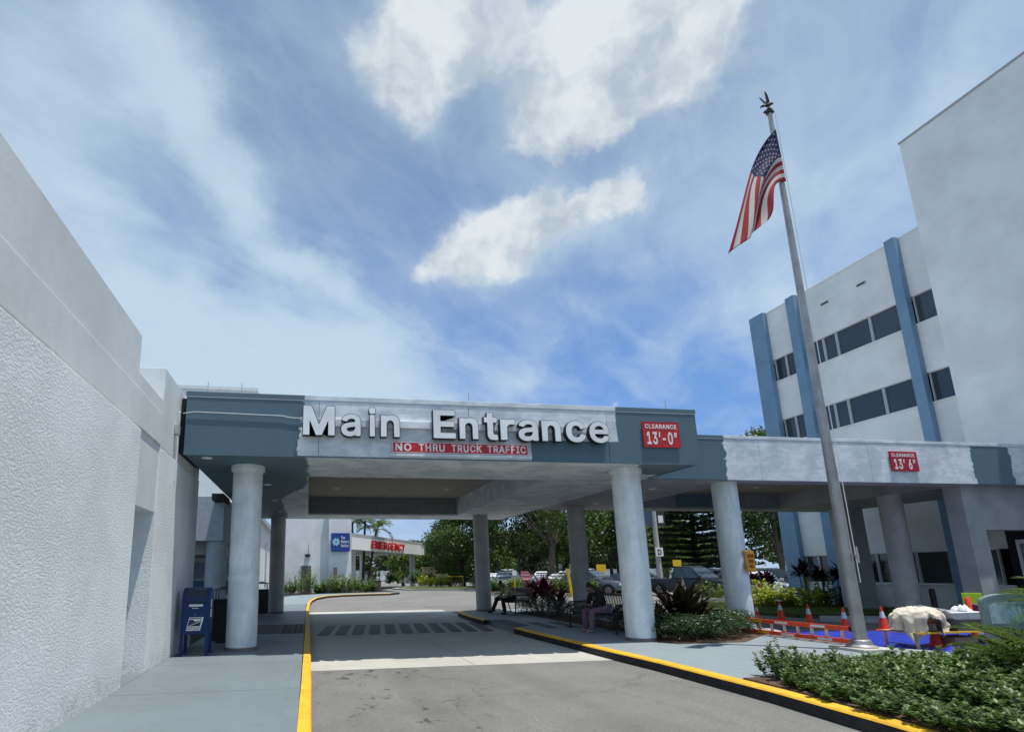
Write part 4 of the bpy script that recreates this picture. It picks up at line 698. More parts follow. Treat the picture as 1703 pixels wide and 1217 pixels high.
for i in range(4):
    for j in range(17): mb.lathe([(.03,0),(.022,.006)], -0.61+i*.145, 14.6+j*.145, 6, .152)
o = mb.build('mat_studs', M['mat_dark'], side); o['kind'] = 'stuff'
far_pts = [p for p in inL if p[1] > 28]
fp = [(inL[3][0],28.2)]+far_pts+[(7.2,43.5),(6.0,44.2),(3.5,43.6),(1.0,42.5),(-1.0,40.0),(-2.2,36),(-2.2,28.2)]
MB().prism(fp, .12, .149).build('sidewalk_slab', M['plaza_paint'], side)

# right-hand plaza
kerbR = [(5.57,20.32),(5.45,18.6),(5.44,16.9),(5.45,14.4),(5.46,13.3),(5.52,11.6),(5.56,10.0),(5.64,8.44),(5.63,6.29),(5.5,4.77),(5.15,2.2),(4.6,-1.5),(4.0,-6),(3.8,-14)]
pl1 = densify(kerbR[3:], 0.9)
pl2 = densify([(7.9,21.9),(6.7,21.7),(6.0,21.25),(5.66,20.7),(5.57,20.32),(5.46,18.6),(5.44,16.9)], 0.5)
kerb('kerb', wob(pl1[::-1], .006, 2), 0.20, -.02, 0.15, M['kerb_yellow'], M['kerb_face']) if False else None
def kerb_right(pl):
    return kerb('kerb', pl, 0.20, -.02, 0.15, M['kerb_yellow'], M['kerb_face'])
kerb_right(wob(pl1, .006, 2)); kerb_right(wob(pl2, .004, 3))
plaza_out = [(5.8,-14)][:0]+offset_line(kerbR, 0.19)
right_edge = [(14.5,-14),(14.2,3.0),(12.4,5.6),(11.35,7.7),(10.98,8.5),(10.62,9.1),(10.42,9.7),(10.38,10.6),(10.55,11.3),(11.2,12.1),(11.6,13.2),(11.4,14.3),(9.6,15.6),(9.3,18.5),(9.2,20.8),(8.2,21.6),(6.75,21.5),(6.1,21.0)]
# plaza outline, counter-clockwise: up the right edge, back down the kerb
pl = right_edge+[(x,y) for x,y in plaza_out if y <= 20.4]
plaza = structure(MB().prism(pl, -.02, .146).build('plaza', M['plaza_paint']))
MB().add([(5.60,14.5,.150),(6.10,14.82,.150),(6.18,16.92,.150),(5.58,16.9,.150)], [(0,1,2,3)]).build('ramp_slab', M['stripe_dark'], plaza)
mb = MB()
for k in range(4):
    x = 6.3+k*.62
    mb.add([(x,14.05,.150),(x+.3,14.0,.150),(x+.46,15.8,.150),(x+.06,15.9,.150)], [(0,1,2,3)])
mb.build('crossing_bars', M['stripe_dark'], plaza)
kerb_pl2 = densify(right_edge[1:12], 0.6)
def tan_kerb():
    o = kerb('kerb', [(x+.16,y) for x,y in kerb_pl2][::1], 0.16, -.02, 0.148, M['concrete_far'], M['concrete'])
tan_kerb()
# planting bed beside the driveway
bed_poly = [(5.86,6.98),(5.86,6.29),(5.73,4.77),(5.38,2.2),(4.83,-1.5),(4.3,-6),(13.8,-6),(13.4,3.0),(11.6,5.6),(10.5,7.0),(9.6,7.35),(8.6,7.42),(7.40,7.36),(6.3,7.02)]
structure(MB().prism(bed_poly, .10, .166).build('planting_bed_ground', M['soil']))
structure(MB().prism([(6.95,11.5),(7.4,10.42),(8.9,10.4),(10.9,11.9),(10.9,13.3),(9.0,13.2),(8.6,19.9),(7.55,19.9),(7.6,12.4)], .10, .158).build('island_bed_ground', M['soil']))
structure(MB().prism([(16.4,16.6),(21.6,15.2),(21.9,23.5),(17.8,26),(15.2,21.0)], -.02, .12).build('lawn_bed_ground', M['lawn']))
structure(MB().prism([(18.6,12.6),(21.98,12.6),(21.98,14.2),(16.6,16.1),(15.9,15.4)], -.02, .10).build('office_pavement', M['grey_paint']))
structure(MB().add([(12.0,13.3,.002),(17.4,12.05,.002),(17.4,12.35,.002),(12.0,13.6,.002)], [(0,1,2,3)]).build('edge_line_marking', M['tan']))
# parking islands
def island(pts, mat):
    o = structure(MB().prism(pts, -.02, .13).build('traffic_island', M['concrete_far']))
    c = Vector((sum(p[0] for p in pts)/len(pts), sum(p[1] for p in pts)/len(pts)))
    MB().prism([tuple(c+(Vector(p)-c)*0.93) for p in pts], .12, .17).build('island_soil', mat, o)
island([(12.2,38.5),(17.5,33.2),(20.8,33.0),(21.6,34.5),(17.5,39.5),(13.6,41.5)], M['soil'])
island([(9.5,52),(20,44.5),(28,44),(27,48),(19,60),(11,62),(8.6,57)], M['lawn'])
island([(19.6,27.3),(24,24.8),(34,27.5),(33,30.0),(21.5,29.6)], M['lawn'])
mb = MB()
for k in range(14):
    mb.add([(20+k*2.7,44+k*1.0,.002),(20.12+k*2.7,44+k*1.0,.002),(23.2+k*2.7,49+k*1.0,.002),(23.08+k*2.7,49+k*1.0,.002)], [(0,1,2,3)])
structure(mb.build('parking_marking', M['line_white']))

# ------------------------------------------------------------------ hospital wing on the left
wing = empty('hospital_wing', (0,0,0), 'pale grey stucco hospital wing with a rough lower wall and smooth parapet beside the sidewalk', 'building')
XF = -2.5
box('rough_wall', M['stucco_rough'], wing, -6, -2.44, -9, 8.08, .10, 3.70, 0.015)
box('shadow_gap', M['stucco_smooth'], wing, -6, -2.60, -9, 8.05, 3.70, 3.745)
box('smooth_band', M['stucco_smooth'], wing, -6, -2.475, -9, 9.25, 3.745, 4.28, 0.008)
box('parapet', M['stucco_smooth'], wing, -2.85, -2.49, -9, 7.93, 4.28, 5.09, 0.012)
box('low_parapet', M['stucco_smooth'], wing, -2.85, -2.49, 7.93, 9.25, 4.28, 4.53, 0.012)
box('recess_header', M['stucco_smooth'], wing, -6, -2.50, 8.08, 9.25, 2.62, 3.745)
box('recess_back', M['stucco_smooth'], wing, -6, -2.95, 8.08, 9.25, .10, 2.62)
ap = box('access_panel', M['shade_white'], wing, -2.94, -2.925, 8.35, 8.85, .55, 1.25, 0.004)
MB().tube([(-2.78,9.25,1.12),(-2.78,9.16,1.12)], .022, 10).tube([(-2.78,9.17,1.12),(-2.74,9.15,1.15)], .014, 8).build('hose_tap', M['steel'], wing)
box('wall_pier', M['stucco_rough'], wing, -2.9, -2.47, 9.25, 12.52, .10, 3.70, 0.01)
box('wall_pier_top', M['stucco_smooth'], wing, -2.9, -2.478, 9.255, 12.51, 3.72, 5.10, 0.01)
box('pier_groove', M['stucco_smooth'], wing, -2.9, -2.50, 9.27, 12.50, 3.70, 3.72)
MB().prism([(-9,-9),(-2.86,-9),(-2.86,9.2),(-9,9.2)], 4.05, 4.3).build('roof', M['grey_paint'], wing)
MB().tube([(-2.7,6.1,5.0),(-2.7,6.1,5.28)], .012, 6).build('lightning_rod', M['steel'], wing)
MB().tube([(-2.46,10.28,3.3),(-2.46,10.28,4.62),(-2.43,10.29,4.64)], .018, 8).build('conduit', M['pvc'], wing)
box('junction_box', M['grey_paint'], wing, -2.47, -2.40, 10.05, 10.2, 4.15, 4.32, .005)

# entrance vestibule beyond it
vest = empty('vestibule', (-4.5,18,0), 'low blue grey entrance block with round column and wave mural behind the blue mailbox', 'building')
def rel(o, p): o.location = tuple(-c for c in p.location) if p.rotation_euler.z == 0 else o.location; return o
VL = Vector((4.5,-18,0))
def under(o):
    o.location = VL; return o
vb = plain('vestibule paint', (0.37, 0.43, 0.47), 0.7, var=0.06)
under(box('roof_block', vb, vest, -8, -2.42, 16.0, 22.0, 2.56, 3.83, .01))
under(box('lintel', M['grey_paint'], vest, -8, -2.6, 16.6, 21.8, 2.20, 2.56))
under(MB().lathe([(.30,.15),(.30,2.555)], -2.62, 16.35, 28).build('column', vb, vest, True))
under(box('back_wall', M['stucco_white'], vest, -8, -7.7, 12.6, 19.5, .1, 2.56))
mural = under(box('mural_wall', M['stucco_white'], vest, -8, -2.7, 19.5, 19.8, .1, 2.2))
def wave(z0, amp, ph, ztop, y, mat):
    n = 24; xs = [-7.9+5.2*i/n for i in range(n+1)]
    lo = [(x, z0+amp*math.sin(x*2.1+ph)) for x in xs]; up = [(x, ztop+amp*math.sin(x*1.7+ph+1)) for x in xs][::-1]
    o = MB().slab(lo+up, 'y', y, 19.5).build('mural_band', mat, mural); return o
m1 = plain('mural blue', (0.06,0.22,0.42), 0.6); m2 = plain('mural grey blue', (0.26,0.36,0.46), 0.6)
wave(1.55, .05, 0.3, 2.0, 19.485, m2); wave(0.95, .02, 1.2, 1.42, 19.485, m1)
under(box('bracket', M['dark'], vest, -2.68, -2.36, 15.4, 16.6, 3.65, 3.83))

# ------------------------------------------------------------------ main canopy
ZS, ZT, YF = 3.86, 5.07, 10.355
can = empty('entrance_canopy', (3.0,16,0), 'large flat drive-through entrance canopy on round columns, half repainted from pale grey to slate', 'canopy')
CO = Vector((-3.0,-16,0))
def cu(o): o.location = CO; return o
X0, X1, YB = -2.36, 8.36, 22.6
# soffit with a coffer opening (four strips) and the coffer box
cx0, cx1, cy0, cy1, cz = -0.04, 5.85, 12.7, 21.1, 4.52
for nm, a in (('soffit', (X0+.02,X1-.02,YF+.02,cy0)), ('soffit', (X0+.02,X1-.02,cy1,YB-.02)), ('soffit', (X0+.02,cx0,cy0,cy1)), ('soffit', (cx1,X1-.02,cy0,cy1))):
    cu(box(nm, M['soffit'], can, a[0], a[1], a[2], a[3], ZS, ZS+.06))
cu(box('coffer_ceiling', M['coffer'], can, cx0-.05, cx1+.05, cy0-.05, cy1+.05, cz, cz+.05))
dkc = plain('coffer side paint', (0.24,0.27,0.28), 0.7)
cu(box('coffer_side', dkc, can, cx0-.05, cx0, cy0, cy1, ZS+.06, cz)); cu(box('coffer_side', M['primer'], can, cx1, cx1+.05, cy0, cy1, ZS+.06, cz))
cu(box('coffer_side', dkc, can, cx0-.05, cx1+.05, cy1, cy1+.05, ZS+.06, cz)); cu(box('coffer_side', dkc, can, cx0-.05, cx1+.05, cy0-.05, cy0, ZS+.06, cz))
# front fascia in panels, joints 8 mm
js = [X0, 0.15, 3.20, 6.25, X1]
for a, b in zip(js[:-1], js[1:]):
    cu(box('fascia_panel', M['fascia_main'], can, a+.004, b-.004, YF, YF+.08, ZS-.01, 4.955, 0.004))
cu(box('fascia_core', M['slate'], can, X0+.03, X1-.03, YF+.05, YF+.2, ZS+.02, 4.95))
for nm, a in (('side_fascia', (X0,X0+.08,YF+.085,YB)), ('side_fascia', (X1-.08,X1,YF+.085,12.15)), ('side_fascia', (X1-.08,X1,19.05,YB))):
    cu(box(nm, M['slate'] if a[0] < 0 else M['fascia_main'], can, a[0], a[1], a[2], a[3], ZS-.01, 4.955, .004))
cu(box('back_fascia', M['primer'], can, X0+.085, X1-.085, YB-.08, YB, ZS-.01, 4.955, .004))
cu(box('coping', M['fascia_main'], can, X0-.01, X1+.01, YF-.012, YF+.25, 4.975, 5.07, .006))
cu(box('coping_drip', M['pvc'], can, X0-.005, X1+.005, YF-.007, YF+.1, 4.958, 4.974))
cu(box('roof', M['grey_paint'], can, X0+.06, X1-.06, YF+.2, YB-.06, 4.80, 4.93))
cu(box('drip_edge', M['slate'], can, X0, X1, YF-.006, YF+.02, ZS-.035, ZS-.011))
cu(MB().tube([(-2.40,YF-.02,4.62),(-2.2,YF-.025,4.655),(-1.2,YF-.025,4.64),(-.55,YF-.025,4.628),(-.42,YF-.025,4.60),(-.2,YF-.025,4.59)], .008, 8).build('conduit', M['pvc'], can, True))
cu(box('gap_shade_strip', M['dark'], can, -2.468, -2.364, YF+.12, YF+1.6, 3.88, 4.96))  # dark strip added so the gap beside the wall pier reads as shade
cu(box('sign_raceway', M['fascia_main'], can, -.13, 6.22, YF-.080, YF-.002, 4.44, 4.585, .006))
for x in (-2.0, -1.36, 3.25, 7.75):
    cu(MB().tube([(x,YF+.1,5.06),(x,YF+.1,5.30)], .008, 6).tube([(x,YF+.1,5.06),(x,YF+.1,5.09)], .025, 8).build('lightning_rod', M['steel'], can))
for (x, y) in ((-2.0,10.75),(-1.07,13.9),(-1.06,16.9),(-1.06,19.9),(6.91,13.85),(6.91,16.77),(6.91,19.6)):
    d = cu(MB().lathe([(.11,0),(.11,.012),(.085,.014)], x, y, 20, ZS-.014).build('downlight', M['pvc'], can))
    cu2 = MB().lathe([(.08,-.004),(.08,.002)], x, y, 20, ZS-.016).build('lens', M['lens'], d)
for (x, y) in ((.9,14.4),(4.6,14.3),(.9,18.6),(4.8,18.5)):
    d = cu(MB().lathe([(.11,0),(.11,.012),(.085,.014)], x, y, 20, cz-.014).build('downlight', M['pvc'], can))
    MB().lathe([(.08,-.004),(.08,.002)], x, y, 20, cz-.016).build('lens', M['lens'], d)
def column(x, y, r, parent, place, mat, cap=False, base=True, z0=.145, ztop=ZS):
    o = place(MB().lathe([(r,z0+.02),(r,ztop)], x, y, 40).build('column', mat, parent, True))
    if base: MB().lathe([(r*1.02,z0),(r*1.02,z0+.07)], x, y, 40).build('base_ring', M['bronze_pale'], o, True)
    if cap: MB().lathe([(r*1.12,ztop-.11),(r*1.14,ztop-.10),(r*1.14,ztop-.002)], x, y, 40).build('capital', mat, o, True)
    return o
M['bronze_pale'] = plain('column base', (0.20,0.17,0.17), 0.7)
column(-1.30, 11.62, .305, can, cu, M['column'], True)
column(7.08, 11.18, .305, can, cu, M['column'], True)
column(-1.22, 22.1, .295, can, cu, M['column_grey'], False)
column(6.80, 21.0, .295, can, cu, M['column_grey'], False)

# letters
lg = empty('entrance_sign', (3.0,YF-.08,4.55), 'large pale channel letters reading Main Entrance along the canopy front', 'sign')
def letter_piece(ch, bx, off, y0, y1, mat, name, parent):
    me = text_mesh(ch, 1.0, extrude=0.05, offset=off)
    n = len(me.vertices); co = np.empty(n*3); me.vertices.foreach_get('co', co); co = co.reshape(-1,3)
    lo, hi = co.min(0), co.max(0); grow = off*1.1
    x0, x1, z0, z1 = bx[0]-grow, bx[1]+grow, bx[2]-grow, bx[3]+grow
    q = np.empty_like(co)
    q[:,0] = x0+(co[:,0]-lo[0])/(hi[0]-lo[0])*(x1-x0)-3.0
    q[:,2] = z0+(co[:,1]-lo[1])/(hi[1]-lo[1])*(z1-z0)-4.55
    q[:,1] = y0+(co[:,2]-lo[2])/(hi[2]-lo[2])*(y1-y0)
    me.vertices.foreach_set('co', q.ravel()); me.flip_normals(); me.update()
    return link_mesh(name, me, mat, parent)
def letter(ch, x0, x1, z0, z1):
    a = letter_piece(ch, (x0,x1,z0,z1), 0.011, 0.005, -0.105, M['letter_side'], 'letter', lg)
    letter_piece(ch, (x0,x1,z0,z1), 0.0, -0.09, -0.112, M['letter_face'], 'letter_face', a)
LZ0, LZ1, XH = 4.225, 4.805, 4.66
spec = [('M',-.15,.45,LZ0,LZ1),('a',.580,.955,LZ0-.01,XH),('i',1.125,1.245,LZ0,LZ1),('n',1.355,1.725,LZ0,XH),
        ('E',2.41,2.86,LZ0,LZ1),('n',2.945,3.33,LZ0,XH),('t',3.46,3.74,LZ0-.008,LZ1-.02),('r',3.80,4.11,LZ0,XH),('a',4.18,4.60,LZ0-.01,XH),
        ('n',4.685,5.09,LZ0,XH),('c',5.21,5.64,LZ0-.01,XH+.01),('e',5.73,6.16,LZ0-.01,XH+.01)]
for sp in spec: letter(*sp)

def panel_sign(name, label, x0, x1, z0, z1, y, mat, lines, border=None, thick=.02, group=None):
    """a flat sign standing in the plane y, reading from -y; lines: (text, x0, x1, z0, z1, offset)"""
    o = empty(name, ((x0+x1)/2, y, z0), label, 'sign', group)
    off = (-(x0+x1)/2, -y, -z0)
    a = box('sign_panel', mat, o, x0, x1, y-thick, y, z0, z1, .003); a.location = off
    if border:
        b = .012
        mb = MB()
        for q in ((x0,x1,z0,z0+b),(x0,x1,z1-b,z1),(x0,x0+b,z0+b,z1-b),(x1-b,x1,z0+b,z1-b)): mb.box(q[0],q[1],y-thick-.003,y-thick,q[2],q[3])
        e = mb.build('sign_border', border, o); e.location = off
    for (t, a0, a1, b0, b1, ofs) in lines:
        e = fit_text('lettering', t, M['sign_white'], o, a0, a1, b0, b1, y-thick-.001, .004, ofs); e.location = off
    return o
panel_sign('truck_sign', 'long red sign reading NO THRU TRUCK TRAFFIC under the big letters', 1.60, 4.42, 3.945, 4.165, YF-.03, M['sign_red'],
           [('NO', 1.66, 1.98, 3.98, 4.135, .016), ('THRU', 2.13, 2.66, 3.98, 4.135, .016), ('TRUCK', 2.80, 3.43, 3.98, 4.135, .016), ('TRAFFIC', 3.55, 4.37, 3.98, 4.135, .016)], M['sign_white'])
box('sign_ledge', M['primer'], can, 1.55, 4.50, YF-.05, YF-.002, 3.88, 3.935, .004).location = CO
panel_sign('clearance_sign', "red clearance sign reading 13'-0 on the slate end of the main canopy", 7.04, 7.90, 4.19, 4.75, YF-.02, M['sign_red'],
           [('CLEARANCE', 7.10, 7.84, 4.60, 4.70, .016), ('13\u2019-0\u201d', 7.12, 7.83, 4.25, 4.53, .024)], M['sign_red'])

# ------------------------------------------------------------------ walkway canopy
walk = empty('walkway_canopy', (14.5,15.5,0), 'lower side canopy with a patchy primed fascia reaching to the white office block', 'canopy')
WO = Vector((-14.5,-15.5,0))
def wu(o): o.location = WO; return o
Y2, YB2, WX0, WX1 = 12.17, 19.0, 8.37, 21.18
js = [WX0, 11.54, 14.85, 18.10, WX1]
for a, b in zip(js[:-1], js[1:]):
    wu(box('fascia_panel', M['fascia_walk'], walk, a+.003, b-.003, Y2, Y2+.08, ZS-.01, 4.915, .004))
wu(box('fascia_core', M['slate'], walk, WX0+.02, WX1-.02, Y2+.05, Y2+.2, ZS+.02, 4.9))
wu(box('coping', M['fascia_walk'], walk, WX0, WX1+.02, Y2-.012, Y2+.25, 4.935, 5.015, .006))
wu(box('coping_drip', M['pvc'], walk, WX0, WX1, Y2-.007, Y2+.1, 4.918, 4.934))
wu(box('roof', M['grey_paint'], walk, WX0, WX1, Y2+.2, YB2-.05, 4.76, 4.88))
kx0, kx1, ky0, ky1 = 11.0, 18.0, 12.75, 18.4
M['soffit_walk'] = plain('walkway soffit paint', (0.36,0.37,0.37), 0.75, var=0.12, scale=1.0)
for a in ((WX0,WX1,Y2+.09,ky0),(WX0,WX1,ky1,YB2-.09),(WX0,kx0,ky0,ky1),(kx1,WX1,ky0,ky1)):
    wu(box('soffit', M['soffit_walk'], walk, a[0], a[1], a[2], a[3], ZS, ZS+.06))
wu(box('coffer_ceiling', M['coffer'], walk, kx0-.05, kx1+.05, ky0-.05, ky1+.05, 4.45, 4.5))
wu(box('coffer_side', dkc, walk, kx0-.05, kx1+.05, ky1, ky1+.05, ZS+.06, 4.45)); wu(box('coffer_side', dkc, walk, kx0-.05, kx0, ky0, ky1, ZS+.06, 4.45))
wu(box('coffer_side', M['soffit_walk'], walk, kx1, kx1+.05, ky0, ky1, ZS+.06, 4.45))
wu(box('back_fascia', M['soffit_walk'], walk, WX0, WX1, YB2-.08, YB2, ZS-.01, 4.9))
wu(box('paint_patch', M['slate'], walk, 13.6, 16.3, ky1-.012, ky1-.002, ZS+.08, 4.42))
for (x, y) in ((9.49,13.75),(9.6,17.0)):
    d = wu(MB().lathe([(.11,0),(.11,.012),(.085,.014)], x, y, 20, ZS-.014).build('downlight', M['pvc'], walk))
    MB().lathe([(.08,-.004),(.08,.002)], x, y, 20, ZS-.016).build('lens', M['lens'], d)
for (x, y) in ((12.2,14.3),(15.6,14.3),(12.2,16.8),(15.6,16.8)):
    d = wu(MB().lathe([(.11,0),(.11,.012),(.085,.014)], x, y, 20, 4.436).build('downlight', M['pvc'], walk))
    MB().lathe([(.08,-.004),(.08,.002)], x, y, 20, 4.434).build('lens', M['lens'], d)
column(10.85, 12.72, .30, walk, wu, M['column'], False, False)
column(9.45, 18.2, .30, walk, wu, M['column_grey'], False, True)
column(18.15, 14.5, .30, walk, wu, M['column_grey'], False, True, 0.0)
wu(box('square_column', M['grey_paint'], walk, 20.0, 20.75, 17.6, 18.3, 0, ZS, .01))
wu(box('square_column', M['soffit_walk'], walk, 18.05, 18.62, 12.5, 12.95, 0, ZS, .01))
wu(box('entrance_header', M['soffit_walk'], walk, 18.62, 21.15, 12.55, 12.9, 2.62, ZS, .01))
panel_sign('clearance_sign', "crimson clearance sign reading 13' 6 on the primed side canopy", 15.46, 16.33, 4.16, 4.70, Y2-.02, M['sign_red2'],
           [('CLEARANCE', 15.52, 16.25, 4.55, 4.645, .012), ('13\u2019 6\u201d', 15.56, 16.24, 4.21, 4.49, .020)])
# amber sign on the column
am = empty('caution_sign', (11.02,12.385,1.56), 'amber CAUTION CROSS WALK sign strapped to the streaky primed column', 'sign')
a = box('sign_panel', M['caution'], am, -.17, .17, -.03, 0, 0, .50, .006)
box('sign_rim', M['tan'], am, -.185, .185, -.015, .03, -.015, .515, .006)
box('clip', M['grey_paint'], am, -.05, .06, -.02, .01, .515, .545)
for t, z, w in (('CAUTION', .345, .125), ('CROSS', .215, .11), ('WALK', .09, .095)):
    fit_text('lettering', t, M['caution_txt'], am, -w, w, z, z+.085, -.031, .004, .02)
am.rotation_euler = (0,0,0.30)

# ------------------------------------------------------------------ office block with tower, on the right
K = 22/19.8
def ky(y): return y*K
def kz(z): return 1.6+(z-1.6)*K
off = empty('office_building', (22,20,0), 'four storey white office block with ribbon windows and blue pilasters and a tall blank tower', 'building')
OO = Vector((-22,-20,0))
def ou(o): o.location = OO; return o
XO = 22.0
y_far, y_near = ky(20.0), ky(13.2)
rows = [(kz(9.52), kz(10.50)), (kz(6.83), kz(7.82)), (kz(3.9), kz(4.9)), (kz(1.09), kz(2.12))]
# spandrel bands
zz = [-0.1]
for lo, hi in rows[::-1]: zz += [lo, hi]
zz.append(kz(12.65))
for i in range(0, len(zz), 2): ou(box('wall', M['office_wall'], off, XO, XO+14, y_near-1.5, y_far-.05, zz[i], zz[i+1]))
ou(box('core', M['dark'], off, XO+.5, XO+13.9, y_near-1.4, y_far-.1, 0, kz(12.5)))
ou(box('roof_coping', M['office_wall'], off, XO-.03, XO+14, y_near-1.5, y_far-.02, kz(12.65)+.001, kz(12.65)+.06, .01))
pil = [(20.17,19.44),(18.27,17.87),(14.24,13.92)]
for a, b in pil: ou(box('pilaster', M['pilaster'], off, XO-.24, XO-.002, ky(b), ky(a), -.05, kz(12.72), .01))
bays = [(19.42,18.88),(18.86,18.27),(17.87,17.17),(17.15,16.64),(16.62,15.36),(15.34,14.26),(13.90,13.15)]
for lo, hi in rows:
    for a, b in bays:
        y0, y1 = ky(b)+.002, ky(a)-.002
        w = MB()
        fw = .028
        for q in ((y0,y1,lo,lo+fw),(y0,y1,hi-fw,hi),(y0,y0+fw,lo+fw,hi-fw),(y1-fw,y1,lo+fw,hi-fw)): w.box(XO+.03,XO+.13,q[0],q[1],q[2],q[3])
        fr = ou(w.build('window', M['frame_white'], off))
        box('pane', M['window_glass'], fr, XO+.09, XO+.11, y0+fw, y1-fw, lo+fw, hi-fw)
    ou(box('sill', M['office_wall'], off, XO-.04, XO+.12, y_near-1, y_far-.06, lo-.05, lo-.002, .008))
for y in (16.8, 15.36):
    v = ou(box('vent', M['grey_paint'], off, XO-.03, XO+.02, ky(y)-.18, ky(y)+.18, kz(11.74), kz(11.84), .004))
    box('vent_slot', M['dark'], v, XO-.034, XO-.02, ky(y)-.15, ky(y)+.15, kz(11.76), kz(11.81))
tw_y = 14.24
ou(box('tower', M['tower_wall'], off, 21.2, 36, -6, tw_y, 4.0, 16.85))
ou(box('tower_coping', M['grey_paint'], off, 21.17, 36, -6, tw_y+.03, 16.851, 16.93, .01))
ou(box('tower_base', M['shade_white'], off, 21.2, 36, -6, 12.2, -.1, 3.998))
ou(box('lobby_wall', M['dark'], off, 21.9, 22.3, 12.2, tw_y, -.1, 3.99))
dframe = MB()
for y in (12.5, 13.15, 13.8): dframe.box(21.6,21.68,y-.04,y+.04,0,2.3)
dframe.box(21.6,21.68,12.46,13.84,2.3,2.42)
dr = ou(dframe.build('door', M['frame_white'], off))
box('pane', M['window_glass'], dr, 21.63, 21.65, 12.54, 13.11, .05, 2.3); box('pane', M['window_glass'], dr, 21.63, 21.65, 13.19, 13.76, .05, 2.3)
cond = MB()
for z in (3.3, 2.95): cond.tube([(21.95,ky(13.85),z),(21.95,ky(13.2),z)], .02, 6)
cond.tube([(21.95,ky(13.6),3.6),(21.95,ky(13.6),2.6)], .02, 6)
ou(cond.build('conduit', M['grey_paint'], off)); ou(box('meter_box', M['tub_grey'], off, 21.85, 21.99, ky(13.3), ky(13.75), 2.55, 2.8, .005))

# ------------------------------------------------------------------ buildings beyond the canopy
lw = empty('rear_wing', (-4,30,0), 'white rear wing with a tall narrow window running along the far sidewalk', 'building')
LW = Vector((4,-30,0))
def lu(o): o.location = LW; return o
lu(box('wall', M['stucco_white'], lw, -14, -2.35, 23.6, 38, -.05, 4.1))
lu(box('eave', M['grey_paint'], lw, -14, -2.15, 23.5, 38.1, 4.1, 4.32))
lu(box('roof_house', M['shade_white'], lw, -9, -2.45, 24.0, 26.5, 4.33, 9.75))
lu(box('roof_house_coping', M['tan_pale'] if 'tan_pale' in M else M['shade_white'], lw, -9.05, -2.42, 23.95, 26.55, 9.751, 9.9))
for y in (25.4, 30.6):
    f = lu(box('window', M['grey_paint'], lw, -2.37, -2.33, y, y+1.0, .9, 3.3)); box('pane', M['window_glass'], f, -2.335, -2.325, y+.08, y+.92, .98, 3.22)

pav = empty('pavilion_building', (0.8,46,0), 'white stucco pavilion with a grey service door and a blue flower sign', 'building')
PO = Vector((-0.8,-46,0))
def pu(o): o.location = PO; return o
pu(box('wall', M['stucco_white'], pav, -2.4, 0.31, 45.0, 58, 0, 8.2))
pu(box('recessed_wall', M['stucco_smooth'], pav, 0.312, 1.60, 45.35, 58, 0, 8.2))
pu(box('wall', M['stucco_white'], pav, 1.602, 3.46, 44.85, 58, 0, 8.4))
d = pu(box('door', plain('service door', (0.17,0.155,0.15), 0.6), pav, -.62, .22, 44.95, 44.998, .15, 2.30))
box('door_frame', M['shade_white'], d, -.70, -.625, 44.93, 44.997, .15, 2.36); box('door_handle', M['steel'], d, .10, .15, 44.90, 44.95, 1.1, 1.2)
l = pu(box('wall_lamp', M['car_black'], pav, -.28, .12, 44.72, 44.995, 3.02, 3.22, .02))
MB().tube([(0.0,44.97,3.2),(0.0,44.97,4.1),(.04,44.96,4.2)], .02, 6).build('lamp_conduit', M['grey_paint'], l)
pu(box('notice', M['sign_red2'], pav, 2.0, 2.3, 44.82, 44.848, 1.35, 2.15)).data.materials[0] = plain('faded notice', (0.35,0.22,0.22), 0.6)
ps = empty('pavilion_sign', (2.55,44.80,3.40), "blue sign with a pale flower reading The Women's Pavilion on the white stucco", 'sign')
box('sign_panel', M['sign_blue'], ps, -.76, .76, -.22, -.02, 0, 1.50, .01)
fl = MB()
for k in range(8):
    a = 2*PI*k/8+.2; ca, sa = math.cos(a), math.sin(a); pts = []
    for j in range(10):
        t = 2*PI*j/10; u_, v_ = .20+.135*math.cos(t), .072*math.sin(t); pts.append((-.36+ca*u_-sa*v_, .78+sa*u_+ca*v_))
    fl.slab(pts, 'y', -.232, -.221)
fl.build('flower_emblem', M['petal'], ps)
for t, z, w in (('The', 1.0, .30), ('Women\u2019s', .68, .62), ('Pavilion', .36, .60)):
    fit_text('lettering', t, M['sign_white'], ps, .05, .05+w, z, z+.24, -.221, .01, .005)

# emergency canopy
eA, eB = Vector((3.9,50.0)), Vector((14.15,66.5)); ed = (eB-eA).normalized(); eang = math.atan2(ed.y, ed.x)
emc = empty('emergency_canopy', (eA.x,eA.y,0), 'white emergency entrance canopy with grey roof edge beyond the palm trunks', 'canopy', rz=eang)
EL = (eB-eA).length
M['bright_white'] = plain('bright white paint', (0.90,0.90,0.88), .6, var=.02)
box('fascia', M['bright_white'], emc, 0, EL, 0, .2, 3.82, 5.0)
box('roof_edge', M['grey_paint'], emc, -.05, EL+.05, -.01, 9, 5.001, 5.3)
box('soffit', M['shade_white'], emc, 0, EL, .2, 9, 3.9, 4.0)
box('side_fascia', M['stucco_white'], emc, EL-.2, EL-.001, .201, 9, 4.001, 5.0)
for (x, y, r) in ((EL-1.1,1.2,.32),(4.3,2.2,.36),(EL-1.1,8,.32),(4.3,8,.36)): MB().lathe([(r,0),(r,3.9)], x, y, 24).build('column', M['shade_white'], emc, True)
es = empty('emergency_sign', (eA.x,eA.y,0), 'red channel letters reading EMERGENCY on the white canopy fascia', 'sign', rz=eang)
for k, ch in enumerate('EMERGENCY'):
    x = 3.95+k*.98
    fit_text('letter', ch, M['em_red'], es, x, x+(.80 if ch != 'M' else .86), 4.05, 4.82, -.10, .09, .02)
